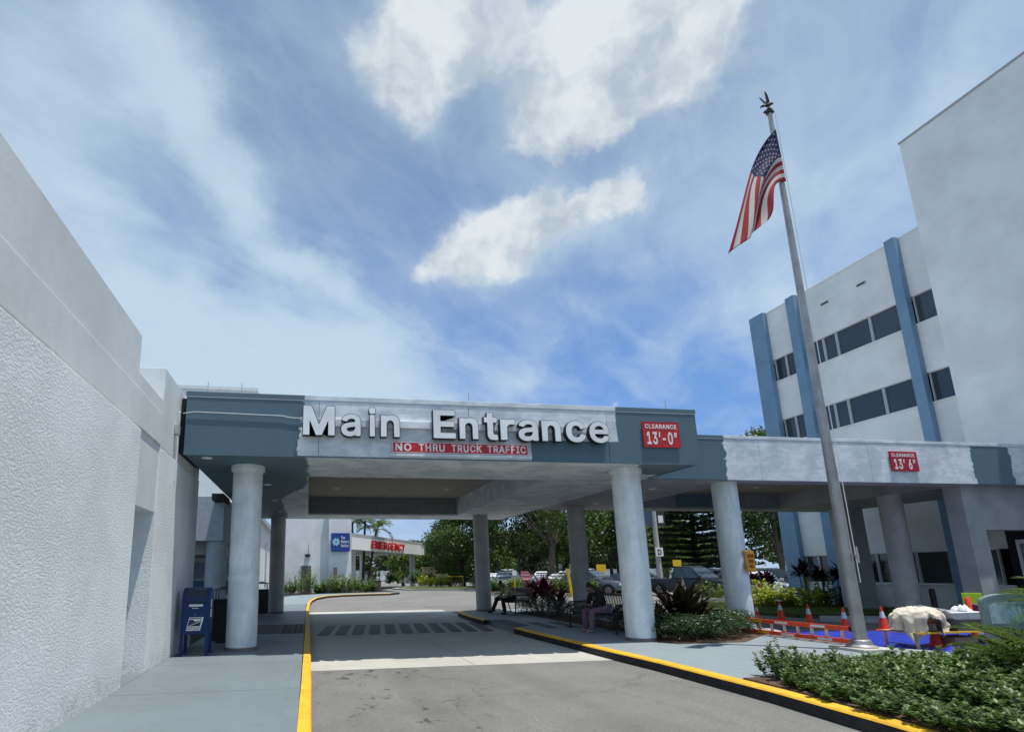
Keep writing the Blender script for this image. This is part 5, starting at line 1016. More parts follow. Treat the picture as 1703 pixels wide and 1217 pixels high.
MB().tube([(EL-.5,-.15,4.6),(EL-.5,-.15,5.5)], .09, 8).build('security_camera_post', M['grey_paint'], emc)

# perimeter wall and brick pier far behind
pw = empty('perimeter_wall', (5,88,0), 'long low white boundary wall in front of the far trees', 'wall')
def wl(o): o.location = (-5,-88,0); return o
p0, p1 = Vector((-4,87)), Vector((100,112)); N = 26; dv = (p1-p0)/N; nv = Vector((-dv.y, dv.x)).normalized()*.2
for i in range(N):
    a, b = p0+dv*(i+.012), p0+dv*(i+.988)
    wl(MB().prism([tuple(a),tuple(b),tuple(b+nv),tuple(a+nv)], 0, 2.05).build('wall_panel', M['stucco_white'], pw))
    c = p0+dv*i; wl(MB().prism([(c.x-.25,c.y-.25),(c.x+.25,c.y-.25),(c.x+.25,c.y+.25),(c.x-.25,c.y+.25)], 0, 2.15).build('wall_post', M['shade_white'], pw))
bp_ = empty('gate_pier', (17.2,77.5,0), 'tan block gate pier beside the right emergency canopy column', 'pier')
for i in range(7):
    for j in range(2):
        o_ = .25 if i % 2 else 0
        box('block', M['tan'], bp_, -1.0+j*1.0-o_*.2, -.02+j*1.0-o_*.2, -.4, .4, i*.33, i*.33+.315, .02)
box('pier_cap', M['tan'], bp_, -1.15, 1.05, -.5, .5, 2.32, 2.45, .02)

# ------------------------------------------------------------------ flagpole, flag, eagle
fp_ = empty('flagpole', (10.0,8.94,.15), 'tall weathered aluminium flagpole with flared base collar standing on the plaza edge', 'flagpole')
MB().lathe([(.104,.12),(.092,2.5),(.076,5.0),(.062,8.0),(.042,11.45)], n=28).build('pole', M['pole_steel'], fp_, True)
MB().lathe([(.24,.05),(.24,.07),(.17,.10),(.15,.17),(.12,.19)], n=32).build('base_collar', M['steel'], fp_, True)
box('base_block', M['concrete'], fp_, -.34, .34, -.34, .34, -.05, .05, .01)
MB().lathe([(.05,11.42),(.07,11.43),(.07,11.49),(.04,11.51)], n=16).box(-.12,.09,-.035,.035,11.44,11.48).build('truck', M['black_metal'], fp_)
MB().tube([(.05,-.14,1.2),(.03,-.10,11.4)], .008, 5).build('halyard', M['sign_white'], fp_)
MB().tube([(.02,-.20,1.55),(.02,-.20,1.85)], .02, 6).box(-.02,.06,-.2,-.12,1.68,1.72).build('cleat', M['steel'], fp_)
MB().tube([(-.13,-.14,4.6),(-.13,-.14,4.9)], .012, 5).build('clip', M['steel'], fp_)

eg = empty('eagle_finial', (10.0,8.94,11.63), 'dark metal eagle with raised wings perched on top of the flagpole', 'finial')
MB().tube([(0,0,0),(0,0,.06)], .03, 8).lathe([(.01,.05),(.055,.075),(.07,.11),(.055,.15),(.01,.17)], n=14).build('ball', M['bronze'], eg, True)
eb = MB().tube([(-.20,0,.22),(-.13,0,.235),(-.04,0,.26),(.06,0,.31),(.13,0,.355),(.18,0,.365),(.235,0,.345)], [.01,.04,.07,.07,.045,.04,.006], 10).build('body', M['bronze'], eg, True)
MB().tube([(0,0,.16),(-.01,.02,.24)], .018, 6).build('legs', M['bronze'], eb)
def wing_(side):
    pts = [(.05,.03,.32),(-.01,.10,.46),(-.07,.16,.58),(-.16,.21,.70),(-.21,.22,.72),(-.19,.20,.64),(-.20,.19,.60),(-.165,.17,.55),(-.17,.15,.50),(-.13,.12,.44),(-.12,.08,.36),(-.09,.03,.28)]
    A = [(x, side*y*.55, z) for x, y, z in pts]; B = [(x+.012, side*(y*.55+.012), z) for x, y, z in pts]; n = len(pts)
    return MB().add(A+B, [tuple(range(n)), tuple(range(2*n-1,n-1,-1))]+[(i,n+i,n+(i+1)%n,(i+1)%n) for i in range(n)]).build('wing', M['bronze'], eg)
wing_(1); wing_(-1); eg.scale = (.60,)*3
MB().add([(-.14,-.02,.20),(-.30,-.07,.17),(-.33,0,.165),(-.30,.07,.17),(-.14,.02,.20),(-.14,-.02,.235),(-.30,-.07,.19),(-.33,0,.185),(-.30,.07,.19),(-.14,.02,.235)],
         [(0,1,2,3,4),(9,8,7,6,5),(0,5,6,1),(1,6,7,2),(2,7,8,3),(3,8,9,4),(4,9,5,0)]).build('tail', M['bronze'], eg)

def flag_mat():
    m = bpy.data.materials.new('flag cloth'); m.use_nodes = True; nt = m.node_tree; g = G(nt); b = nt.nodes['Principled BSDF']
    uv = g.n('ShaderNodeUVMap'); uv.uv_map = 'UVMap'
    u_, v_, _ = g.sep(S(g, uv.outputs[0]))
    stripe = g.gt(g.m('MODULO', v_*6.5, 1.0), 0.5)           # v = 0 at the top edge; 13 stripes, red first
    c = g.mix(stripe, (0.42, 0.020, 0.035), (0.66, 0.64, 0.62))
    canton = g.mn(g.gt(0.40, u_), g.gt(7/13, v_))
    # staggered stars: eleven columns, nine rows
    cx = u_*(12/0.40); cy = v_*(10*13/7.0)
    fx = g.m('SUBTRACT', cx, g.m('ROUND', cx)); fy = g.m('SUBTRACT', cy, g.m('ROUND', cy))
    par = g.m('MODULO', g.m('ROUND', cx)+g.m('ROUND', cy)+100.0, 2.0)
    r2 = g.m('SQRT', fx*fx*1.0+fy*fy*1.0)
    th = g.m('ARCTAN2', fx, fy*-1.0)
    tri = g.m('ABSOLUTE', g.m('SUBTRACT', g.m('MODULO', th*(5/(2*PI))+50.0, 1.0), 0.5))*2.0
    star = g.gt(tri*0.20+0.14, r2)
    ok = g.mn(g.mn(g.gt(cx, 0.6), g.gt(11.4, cx)), g.mn(g.gt(cy, 0.6), g.gt(9.4, cy)))
    star = g.mn(g.mn(star, ok), g.gt(0.5, par))
    ct = g.mix(star, (0.025, 0.030, 0.105), (0.66, 0.65, 0.64))
    c = g.mix(canton, c, ct)
    g.link(c, b.inputs['Base Color']); b.inputs['Roughness'].default_value = 0.8
    tr = g.n('ShaderNodeBsdfTranslucent'); g.link(c, tr.inputs['Color'])
    ms = g.n('ShaderNodeMixShader'); ms.inputs[0].default_value = 0.35
    g.link(b.outputs[0], ms.inputs[1]); g.link(tr.outputs[0], ms.inputs[2]); g.link(ms.outputs[0], nt.nodes['Material Output'].inputs['Surface'])
    return m
def make_flag():
    NU, NV = 60, 26
    def bz(pts, t):
        pts = [np.array(p) for p in pts]
        while len(pts) > 1: pts = [a*(1-t)+b*t for a, b in zip(pts[:-1], pts[1:])]
        return pts[0]
    top = [(10.02,11.12),(9.50,10.65),(9.05,9.75),(8.75,8.75),(8.42,7.93)]
    bot = [(10.05,9.80),(9.66,9.84),(9.52,9.2),(9.56,9.02),(9.42,8.80)]
    V, UV = [], []
    for i in range(NU+1):
        u_ = i/NU; A = bz(top, u_); B = bz(bot, u_)
        for j in range(NV+1):
            v_ = j/NV
            vv = v_+.10*math.sin(2*PI*v_)*u_*(1-v_)
            p = A*(1-vv)+B*vv
            dep = (math.sin(v_*9.5+u_*2.2)*.085+math.sin(v_*4.2-u_*3.5+1)*.05+.03*math.sin(v_*19+u_*6))*min(1, u_*2.4+.02)
            p = p+np.array([math.cos(v_*9.5+u_*2.2)*.035, .02*math.sin(v_*12+u_*8)])*min(1, u_*2)
            V.append((p[0]-10.0, dep, p[1]-10.0)); UV.append((u_, v_))
    F = [(i*(NV+1)+j, i*(NV+1)+j+1, (i+1)*(NV+1)+j+1, (i+1)*(NV+1)+j) for i in range(NU) for j in range(NV)]
    me = bpy.data.meshes.new('flag'); me.from_pydata(V, [], F); uvl = me.uv_layers.new(name='UVMap')
    for lp in me.loops: uvl.data[lp.index].uv = UV[lp.vertex_index]
    me.polygons.foreach_set('use_smooth', [True]*len(F))
    o = link_mesh('flag', me, flag_mat()); o.location = (10.0,8.94-.06,10.0)
    s_ = o.modifiers.new('solid', 'SOLIDIFY'); s_.thickness = 0.004
    return tag(o, 'limp American stars and stripes flag hanging in folds from the flagpole', 'flag')
make_flag()

# ------------------------------------------------------------------ mailbox, bins
mbx = empty('mailbox', (-2.08,11.12,.15), 'blue post collection box on four legs with a white eagle decal', 'mailbox')
w2, d2 = .255, .21
prof = [(-d2,.38),(-d2,.98)]
for k in range(9):
    a = PI-(PI*k/8); prof.append((d2*math.cos(a)*1.0, 1.03+.20*math.sin(a)))
prof += [(d2,.98),(d2,.38)]
body = MB().slab(prof, 'x', -w2, w2).build('body', M['mail_blue'], mbx, bevel=.012)
for sx in (-1,1):
    for sy in (-1,1):
        lgm = box('leg', M['mail_blue'], mbx, sx*w2-(.055 if sx > 0 else 0), sx*w2+(0 if sx > 0 else .055), sy*d2-(.045 if sy > 0 else 0), sy*d2+(0 if sy > 0 else .045), .0, .385, .006)
        box('foot', M['mail_blue'], lgm, sx*w2-.05, sx*w2+.05, sy*d2-.05, sy*d2+.04, 0, .012)
ch = MB().slab([(-d2-.005,.95),(-d2+.02,1.19),(-.02,1.215),(-.02,.95)], 'x', -.185, .185).build('chute', M['mail_dark'], mbx)
box('pull_handle', M['mail_blue'], ch, -.19, .19, -d2-.035, -d2-.006, .93, .955, .006)
box('pickup_label', M['decal_white'], mbx, -.12, .13, -d2-.004, -d2-.001, .885, .925)
box('door_seam', M['mail_dark'], mbx, -.235, .235, -d2-.003, -d2+.001, .775, .782)
MB().lathe([(.012,0),(.012,.01)], 0, 0, 10).build('lock', M['steel'], mbx).location = (0,-d2-.008,.735)
def para(x0, x1, z0, z1, sh): return [(x0,z0),(x1,z0),(x1+sh,z1),(x0+sh,z1)]
dc = MB().slab(para(-.155,.10,.45,.69,.055), 'y', -d2-.004, -d2-.001).build('eagle_decal', M['decal_white'], mbx)
MB().slab(para(-.125,.095,.53,.678,.032), 'y', -d2-.006, -d2-.0045).build('decal_field', M['decal_navy'], dc)
MB().slab([(-.105,.66),(.115,.66),(.105,.63),(-.01,.615),(-.02,.645),(-.10,.648)], 'y', -d2-.008, -d2-.0065).slab([(-.115,.535),(-.095,.535),(.108,.612),(.09,.62)], 'y', -d2-.008, -d2-.0065).build('eagle_emblem', M['decal_white'], dc)
fit_text('lettering', 'UNITED STATES', M['decal_navy'], dc, -.135, .095, .495, .517, -d2-.0045, .002, .01)
fit_text('lettering', 'POSTAL SERVICE', M['decal_navy'], dc, -.142, .088, .463, .485, -d2-.0045, .002, .01)
for z, y0, y1 in ((.80,-.12,.02),(.98,-.10,.0)): box('side_label', M['decal_white'], mbx, w2+.001, w2+.004, y0, y1, z-.12, z+.03)
fit_text('collection_notice', 'MAIL', M['decal_white'], mbx, -.06, .06, .845, .865, -d2-.001, .002, .0)

def bin_(loc, label, sc=1.0):
    o = empty('litter_bin', loc, label, 'bin')
    mb = MB().box(-.24,.24,-.24,.24,.04,.90)
    mb.build('body', M['black_metal'], o, bevel=.01)
    sl = MB()
    for k in range(12):
        x = -.22+k*.04
        sl.box(x-.012,x+.012,-.252,-.241,.08,.86); sl.box(.241,.252,x-.012,x+.012,.08,.86)
    q = sl.build('slats', M['black_metal'], o); q['kind'] = 'stuff'
    box('rim', M['black_metal'], o, -.26,.26,-.26,.26,.90,.93,.006)
    for x in (-.2,.2):
        for y in (-.2,.2): MB().tube([(x,y,.93),(x,y,1.13)], .012, 6).build('hood_post', M['black_metal'], o)
    MB().add([(-.30,-.30,1.13),(.30,-.30,1.13),(.30,.30,1.13),(-.30,.30,1.13),(-.06,-.06,1.21),(.06,-.06,1.21),(.06,.06,1.21),(-.06,.06,1.21)],
             [(3,2,1,0),(4,5,6,7),(0,1,5,4),(1,2,6,5),(2,3,7,6),(3,0,4,7)]).build('hood', M['black_metal'], o)
    return o
bin_((-1.82,13.0,.15), 'black slatted litter bin with hood between the mailbox and the front column')
bin_((-1.72,21.3,.15), 'black slatted litter bin beside the far column by the white rear wing')
b3 = empty('waste_bin', (5.75,47.0,0.0), 'round dark brown waste bin by the curved kerb near the palms', 'bin')
MB().lathe([(.40,0),(.43,.2),(.43,.95)], n=20).build('body', plain('brown aggregate', (0.10,0.08,0.065), 0.9, var=0.3, scale=25), b3, True)
MB().lathe([(.44,.95),(.44,1.03),(.30,1.16),(.12,1.18)], n=20).build('lid', M['black_metal'], b3, True)
b4 = empty('white_bollard', (5.45,54.2,0), 'short white cylinder standing at the foot of the palm trunks', 'bollard')
MB().lathe([(.32,0),(.32,.80)], n=18).build('body', M['white_plastic'], b4, True)
MB().lathe([(.34,.80),(.30,.88),(.05,.92)], n=18).build('cap', M['shade_white'], b4, True)

# ------------------------------------------------------------------ cones, ladder, tarp, work table
def cone_(loc, label, sc=1.0, band=True):
    o = empty('traffic_cone', loc, label, 'cone', 'traffic cones round the paint work')
    MB().box(-.18,.18,-.18,.18,0,.03).build('base', M['cone_orange'], o, bevel=.008)
    MB().lathe([(.135,.03),(.075,.38)] , n=22).build('cone_body', M['cone_orange'], o, True)
    MB().lathe([(.0755,.381),(.045,.56)], n=22).build('reflective_band', M['cone_white'], o, True)
    MB().lathe([(.0445,.561),(.028,.66),(.028,.70),(.02,.705)], n=22).build('cone_tip', M['cone_orange'], o, True)
    o.scale = (sc*.86,)*3
    return o
cones = [((15.13,17.19),'orange cone behind the primed column, farthest of the row',1.0), ((14.6,16.4),'small pale cone beside the farthest cone',.8), ((15.0,15.9),'orange cone with a white lid on its tip behind the ladder',1.0),
         ((14.3,14.2),'orange cone half hidden behind the middle of the ladder',1.0), ((13.88,12.75),'orange cone standing past the ladder end on the tarp edge',1.0), ((14.75,12.5),'orange cone alone on the tarp edge right of the flagpole',1.0),
         ((12.67,9.75),'bright orange cone in front of the draped drop cloth',.95), ((11.62,10.4),'orange cone hidden behind the foot of the flagpole',.8)]
for (x, y), lb, sc in cones:
    c = cone_((x,y,.02 if y < 12.6 else 0), lb, sc, True)
    c.rotation_euler.z = random.uniform(0,1.5)
    if 'white lid' in lb:
        box('lid', M['cone_white'], c, -.09,.22,-.1,.1,.706,.73)
for (x, y, h, lb) in ((12.85,9.85,.42,'short orange post beside the cone under the drop cloth'), (14.0,10.0,.92,'tall orange delineator post at the end of the work table'), (14.3,9.9,.55,'squat orange delineator next to the tall post')):
    o = empty('delineator', (x,y,.02), lb, 'delineator'); MB().lathe([(.14,0),(.14,.04),(.06,.05)], n=16).build('base', M['black_metal'], o)
    MB().lathe([(.055,.05),(.05,h),(.03,h+.03)], n=16).build('post', M['cone_orange'], o, True); MB().lathe([(.0555,h*.62),(.0545,h*.74)], n=16).build('reflective_band', M['cone_white'], o, True)

ld = empty('ladder', (10.50,9.42,.15), 'orange extension ladder with silver rungs lying on its edge beside the plaza', 'ladder')
la = math.atan2(14.0-9.42, 10.05-10.50); LL = 4.7
ld.rotation_euler = (0, 0, la)
lean = .14
for (yy0, zz0, nm) in ((0.0,.015,'rail'),(lean,.27,'rail')):
    mb = MB().box(0,LL,yy0-.018,yy0+.018,zz0,zz0+.085); r_ = mb.build(nm, M['ladder_orange'], ld, bevel=.004)
    for sx, mt in ((.5,M['sign_white']),(1.3,M['sign_white']),(1.9,M['yellow'])):
        box('sticker', mt, r_, sx, sx+.3, yy0+.0185, yy0+.020, zz0+.02, zz0+.065)
    MB().box(.15,LL-.5,yy0-.07,yy0-.035,zz0+.005,zz0+.08).build('fly_rail', M['ladder_orange'], ld, bevel=.004)
for k in range(14):
    x = .22+k*.305
    MB().tube([(x+.06,.0,.09),(x-.05,lean,.29)], .018, 8).build('rung', M['alu'], ld, True)
    if k < 12: MB().tube([(x+.13,-.05,.09),(x+.02,lean-.05,.29)], .016, 8).build('rung', M['alu'], ld, True)
for yy0, zz0 in ((0.0,.0),(lean,.26)): box('foot', M['black_metal'], ld, -.10, .03, yy0-.04, yy0+.04, zz0, zz0+.10, .01)

def tarp():
    nx, ny = 70, 46
    c = [Vector((11.25,10.2)), Vector((12.35,8.7)), Vector((17.3,11.6)), Vector((12.2,13.2))]
    V = []
    for i in range(nx+1):
        for j in range(ny+1):
            s_, t_ = i/nx, j/ny
            p = c[0]*(1-s_)*(1-t_)+c[1]*s_*0*(1-t_)+c[1]*0
            p = (c[0]*(1-t_)+c[3]*t_)*(1-s_)+(c[1]*(1-t_)+c[2]*t_)*s_
            z = .012+.020*abs(math.sin(p.x*3.1+p.y*1.7))*abs(math.sin(p.y*2.3-p.x*.9))+.012*abs(math.sin(p.x*9+math.sin(p.y*5)))
            e = min(s_, t_, 1-s_, 1-t_)
            if t_ < .10: z += .09*max(0, math.sin(s_*17+1))*math.sin(t_/.10*PI)
            V.append((p.x+.04*math.sin(t_*15), p.y+.04*math.sin(s_*18), z))
    F = [(i*(ny+1)+j, (i+1)*(ny+1)+j, (i+1)*(ny+1)+j+1, i*(ny+1)+j+1) for i in range(nx) for j in range(ny)]
    me = bpy.data.meshes.new('tarpaulin'); me.from_pydata(V, [], F); me.polygons.foreach_set('use_smooth', [True]*len(F))
    return tag(link_mesh('tarpaulin', me, M['tarp']), 'creased blue tarpaulin spread on the service road among cones', 'tarpaulin')
tarp()

tb = empty('work_table', (12.75,9.75,.03), 'paint work table with a yellow edged shelf standing on the blue tarpaulin', 'table')
box('tabletop', M['tan'], tb, -.95, .95, -.35, .35, .30, .325, .006)
box('table_edge', M['yellow'], tb, -.95, .95, -.365, -.351, .295, .33, .003)
for x in (-.9,.9):
    for y in (-.3,.3): box('leg', M['steel'], tb, x-.02, x+.02, y-.02, y+.02, 0, .30)
    MB().tube([(x,-.3,.08),(x,.3,.08)], .012, 6).build('leg_brace', M['steel'], tb)
tub = empty('grey_tub', (13.22,9.68,.355), 'dark grey plastic tub on the right half of the work table', 'tub')
MB().slab([(-.42,0),(.42,0),(.45,.21),(-.45,.21)], 'y', -.28, .28).build('body', M['tub_grey'], tub, bevel=.01)
MB().slab([(-.46,.21),(.46,.21),(.46,.225),(-.46,.225)], 'y', -.30, .30).build('rim', M['tub_grey'], tub)
bn = empty('plastic_bin', (13.18,9.68,.582), 'cloudy plastic bin of white bags stacked on the dark grey tub', 'bin')
MB().slab([(-.38,0),(.38,0),(.42,.12),(-.42,.12)], 'y', -.25, .25).build('body', M['clear_plastic'], bn, bevel=.01)
box('rim', M['white_plastic'], bn, -.44, .44, -.27, .27, .12, .132, .004)
lid = box('lid', M['clear_plastic'], bn, -.26, .26, -.2, .2, 0, .02, .006); lid.location = (-.30,.05,.17); lid.rotation_euler = (.15,.16,.1)
lid2 = box('lid_rim', M['white_plastic'], bn, -.27, .27, -.21, -.2, -.01, .025, .003); lid2.location = lid.location; lid2.rotation_euler = lid.rotation_euler
rb = np.random.default_rng(4); bgv = MB()
for k in range(9):
    cx_, cy_ = rb.uniform(-.02,.30), rb.uniform(-.15,.12); rr = rb.uniform(.05,.09)
    bgv.lathe([(.01,0),(rr,.03),(rr*.8,.07),(rr*.3,.11),(.005,.12)], cx_, cy_, 7, .10+rb.uniform(0,.05))
bgv.build('plastic_bags', M['white_plastic'], bn)
cbx = empty('cardboard_box', (13.05,9.7,.03), 'brown cardboard box lying under the work table', 'box')
box('body', M['cardboard'], cbx, -.28, .28, -.22, .22, 0, .20, .004); fl_ = box('flap', M['cardboard'], cbx, .0, .25, -.22, .22, 0, .008); fl_.location = (.28,0,.2); fl_.rotation_euler = (0,.6,0)
def dropcloth():
    """canvas thrown over a bucket on the table: a lumpy top, then hanging folds that gather towards the hem"""
    na, nr_ = 150, 54
    from mathutils import noise as mn
    HA = [0,40,90,140,180,205,222,240,252,262,275,290,305,320,335,360]; HV = [.25,.35,.45,.5,.55,.75,.85,.70,.30,.12,.20,.62,.80,.60,.30,.25]
    V, F = [], []
    for j in range(nr_+1):
        t = j/nr_
        for i in range(na):
            a = 2*PI*i/na; ca, sa = math.cos(a), math.sin(a)
            ex = (abs(ca)**2.6+abs(sa)**2.6)**(-1/2.6)
            lx, ly = .40*ex*ca, .27*ex*sa
            hang = float(np.interp(math.degrees(a), HA, HV))
            if t < .42:
                u_ = t/.42
                x, y = lx*u_, ly*u_
                z = .08*(1-u_**2.2)+.11*(.4-abs(mn.noise(Vector((x*5,y*5,1.0)))))+.05*(.4-abs(mn.noise(Vector((x*11,y*11,4.0)))))
            else:
                u_ = (t-.42)/.58
                fold = math.sin(a*7+1.9*math.sin(a*2+.5))*.07+math.sin(a*13+2.4*math.sin(a*3))*.040+(.5-abs(mn.noise(Vector((ca*4,sa*4,u_*1.5)))))*.10-.05
                out = 1+u_*(.16+fold*2.4)+.10*math.sin(PI*min(1,u_*1.6))
                x, y = lx*out, ly*out
                z = -hang*.62*u_**1.12+.05*mn.noise(Vector((x*7,y*7,u_*4+9)))*(1-u_*.5)-.02*fold*20*u_*(1-u_)
                z += .055*mn.noise(Vector((ca*3,sa*3,0)))+.05*(.4-abs(mn.noise(Vector((x*9,y*9,z*9)))))
                x += .06*mn.noise(Vector((y*6,z*6,3.3)))*u_; y += .06*mn.noise(Vector((x*6,z*6,7.7)))*u_
            V.append((x, y, max(z, -.66)))
    for j in range(nr_):
        for i in range(na): F.append((j*na+i, j*na+(i+1)%na, (j+1)*na+(i+1)%na, (j+1)*na+i))
    me = bpy.data.meshes.new('drop_cloth'); me.from_pydata(V, [], F); me.validate(); me.polygons.foreach_set('use_smooth', [True]*len(me.polygons))
    o = link_mesh('drop_cloth', me, M['cloth']); o.location = (12.22,9.66,.70)
    so = o.modifiers.new('solid', 'SOLIDIFY'); so.thickness = .006
    return tag(o, 'crumpled off-white canvas drop cloth hanging over the left end of the work table', 'drop cloth')
bkt = empty('paint_bucket', (12.22,9.72,.355), 'white paint bucket under the canvas drop cloth on the work table', 'bucket')
MB().lathe([(.13,0),(.15,.30)], n=20).build('body', M['white_plastic'], bkt, True); MB().lathe([(.155,.30),(.155,.33)], n=20).build('lid', M['white_plastic'], bkt, True)
dropcloth()

# notice board, post, monument
nb = empty('notice_board', (15.15,10.72,0), 'tall narrow notice board with a neon yellow header and maroon disc', 'sign', rz=-.80)
box('board', M['sign_white'], nb, -.16, .16, -.02, .02, .1, .95, .004); box('header', M['neon'], nb, -.165, .165, -.023, .023, .78, 1.02, .004)
MB().lathe([(.105,0),(.105,.006)], n=24).build('disc', M['maroon'], nb).matrix_local = Matrix.Translation((0,-.021,.66)) @ Matrix.Rotation(PI/2, 4, 'X')
box('stand', M['black_metal'], nb, -.18, .18, -.12, .12, 0, .10, .01); box('arrow', M['grey_paint'], nb, .0, .12, -.0225, -.0205, .36, .44)
bo = empty('dark_bollard', (18.4,14.0,.0), 'slim dark maroon post in front of the office wall beside the round column', 'bollard')
MB().lathe([(.07,0),(.07,.95),(.05,1.0)], n=14).build('post', plain('dark maroon post', (0.03,0.012,0.018), 0.6), bo, True); MB().lathe([(.11,0),(.11,.03)], n=14).build('base', M['black_metal'], bo)

mo = empty('monument_sign', (12.12,7.95,.12), 'grey green arched monument sign half hidden behind the palm fronds', 'sign', rz=-.80)
arch = [(-.45,0),(.45,0),(.45,.88)]+[(.45*math.cos(PI*k/12), .88+.16*math.sin(PI*k/12)) for k in range(1,12)]+[(-.45,.88)]
MB().slab(arch, 'y', -.12, .12).build('body', M['mon_stone'], mo, bevel=.015)
arch2 = [(-.36,.52),(.36,.52),(.36,.80)]+[(.36*math.cos(PI*k/10), .80+.10*math.sin(PI*k/10)) for k in range(1,10)]+[(-.36,.80)]
pn = MB().slab(arch2, 'y', -.135, -.121).build('art_panel', M['mon_art'], mo)
fan = MB()
for k in range(9):
    a = PI*(.08+.105*k); fan.slab([(-.02,.55),(.02,.55),(.24*math.cos(a)+.015,.55+.26*math.sin(a)),(.24*math.cos(a)-.015,.55+.26*math.sin(a)+.01)], 'y', -.145, -.136)
fan.build('fan_emblem', M['petal'], mo)
fit_text('lettering', 'SYS', M['dark'], mo, -.30, .14, .24, .44, -.121, .012, .02)
box('plinth', M['concrete'], mo, -.52, .52, -.2, .2, -.1, .0, .01)

# ------------------------------------------------------------------ vegetation builders
def rand_dirs(n, r):
    v = r.normal(size=(n,3)); return unit(v)
def clump_leaves(centres, radii, per, r, L=(.16,.30), squash=.8, droop=.35):
    Ps, Ds, Ns, Ls = [], [], [], []
    for c, rad in zip(centres, radii):
        n = int(per*(rad**1.6))
        v = rand_dirs(n, r); rr = rad*(0.35+0.65*r.random((n,1))**0.5)*(1+.18*r.normal(size=(n,1)))
        p = np.array(c)+v*rr*np.array([1,1,squash])
        d = unit(v*.7+r.normal(size=(n,3))*.8+np.array([0,0,-droop]))
        nn = unit(v*.6+r.normal(size=(n,3))*.6+np.array([0,0,.8]))
        Ps.append(p); Ds.append(d); Ns.append(nn); Ls.append(r.uniform(L[0], L[1], n))
    return np.concatenate(Ps), np.concatenate(Ds), np.concatenate(Ns), np.concatenate(Ls)

def tree(name, label, loc, h, rad, trunk_h, seed, leaf, bark='trunk', clumps=26, per=260, L=(.20,.36), stems=1, rtr=.22, zfrac=(.38,1.0), group=None, low=0.0, rc=(.22,.36)):
    r = np.random.default_rng(seed); o = empty(name, (*loc,0), label, 'tree', group)
    z0, z1 = h*zfrac[0], h*zfrac[1]
    cs, rs = [], []
    for k in range(clumps):
        a = 2*PI*r.random(); t = r.random()
        zz = z0+(z1-z0)*t
        env = rad*math.sin(PI*min(1, .16+.80*t))**.7
        q = env*math.sqrt(r.random())*.92
        rc_ = rad*r.uniform(*rc)
        cs.append((q*math.cos(a), q*math.sin(a), min(zz, z1-rc_*.5))); rs.append(rc_)
    P, D, N, Ls = clump_leaves(cs, rs, per, r, L)
    leaf_mesh('crown', P, D, N, Ls, Ls*.38, M[leaf], o)
    mb = MB()
    forks = []
    for s_ in range(stems):
        a = r.uniform(0,6.3); dx, dy = (.35*math.cos(a), .35*math.sin(a)) if stems > 1 else (0, 0)
        lean = Vector((r.uniform(-.12,.12)+dx*.45, r.uniform(-.12,.12)+dy*.45, 1))
        p = Vector((dx*.5, dy*.5, -.1)); pts = [p.copy()]; rr = [rtr*1.35]
        for k in range(4):
            p = p+lean*trunk_h/4*1.02+Vector((r.uniform(-.1,.1),r.uniform(-.1,.1),0)); pts.append(p.copy()); rr.append(rtr*(1-.1*k))
        mb.tube(pts, rr, 9); forks.append(p)
    for i, (c, q) in enumerate(zip(cs, rs)):
        f = forks[i % len(forks)]; c = Vector(c)
        if i > 16: break
        m1 = f.lerp(c, .35)+Vector((r.uniform(-.3,.3), r.uniform(-.3,.3), .25)); m2 = f.lerp(c, .72)+Vector((r.uniform(-.3,.3), r.uniform(-.3,.3), .15))
        w = rtr*r.uniform(.3,.5)
        mb.tube([f-Vector((0,0,.25)), m1, m2, c], [w, w*.7, w*.45, w*.15], 6)
    mb.build('trunk', M[bark], o, True)
    return o

G_T = 'trees round the parking lot'
tree('shade_tree', 'broad dark green tree behind the yellow barrier rail left of the shaded column', (17.5,60.5), 9.6, 5.2, 2.6, 1, 'leaf_tree', 'trunk_dark', 34, 230, stems=2, group=G_T, zfrac=(.27,1))
tree('shade_tree', 'open tall tree with two pale leaning trunks behind the bronze leaved plant', (21.6,47.6), 12.5, 6.4, 4.0, 2, 'leaf_tree', 'trunk', 36, 150, stems=2, rtr=.26, group=G_T, zfrac=(.34,1), rc=(.16,.30))
tree('shade_tree', 'thin forked tree between the shaded column and the tall pale trunks', (21.4,54.5), 10.5, 5.0, 3.2, 3, 'leaf_dark', 'trunk', 26, 150, stems=2, rtr=.2, group=G_T, zfrac=(.36,1))
tree('shade_tree', 'dense green tree above the grey parked car near the shaded back column', (27.0,52.0), 11.5, 5.4, 3.0, 4, 'leaf_tree', 'trunk', 30, 210, stems=1, group=G_T, zfrac=(.28,1))
tree('shade_tree', 'bright lime green tree showing just left of the front plaza column', (31.5,53.5), 10.5, 4.4, 2.4, 5, 'leaf_bright', 'trunk', 26, 230, stems=2, group=G_T, zfrac=(.30,1))
tree('shade_tree', 'bright green tree behind the lamp post with the banner', (43.5,62.0), 9.3, 4.6, 2.4, 6, 'leaf_bright', 'trunk', 26, 210, group=G_T, zfrac=(.25,1))
tree('shade_tree', 'tall leafy tree rising above the walkway roof beside the first blue pilaster', (40.6,42.0), 13.6, 5.0, 3.6, 7, 'leaf_tree', 'trunk', 38, 190, stems=2, group=G_T, zfrac=(.22,1))
tree('shade_tree', 'olive green tree against the office block behind the parked white car', (47.5,47.0), 10.5, 4.6, 2.6, 8, 'leaf_bright', 'trunk', 24, 200, group=G_T, zfrac=(.25,1))
tree('shade_tree', 'ragged dark tree standing behind the right end of the emergency canopy', (18.9,74.0), 9.4, 3.4, 3.0, 9, 'leaf_dark', 'trunk_dark', 22, 170, group=G_T, zfrac=(.25,1))
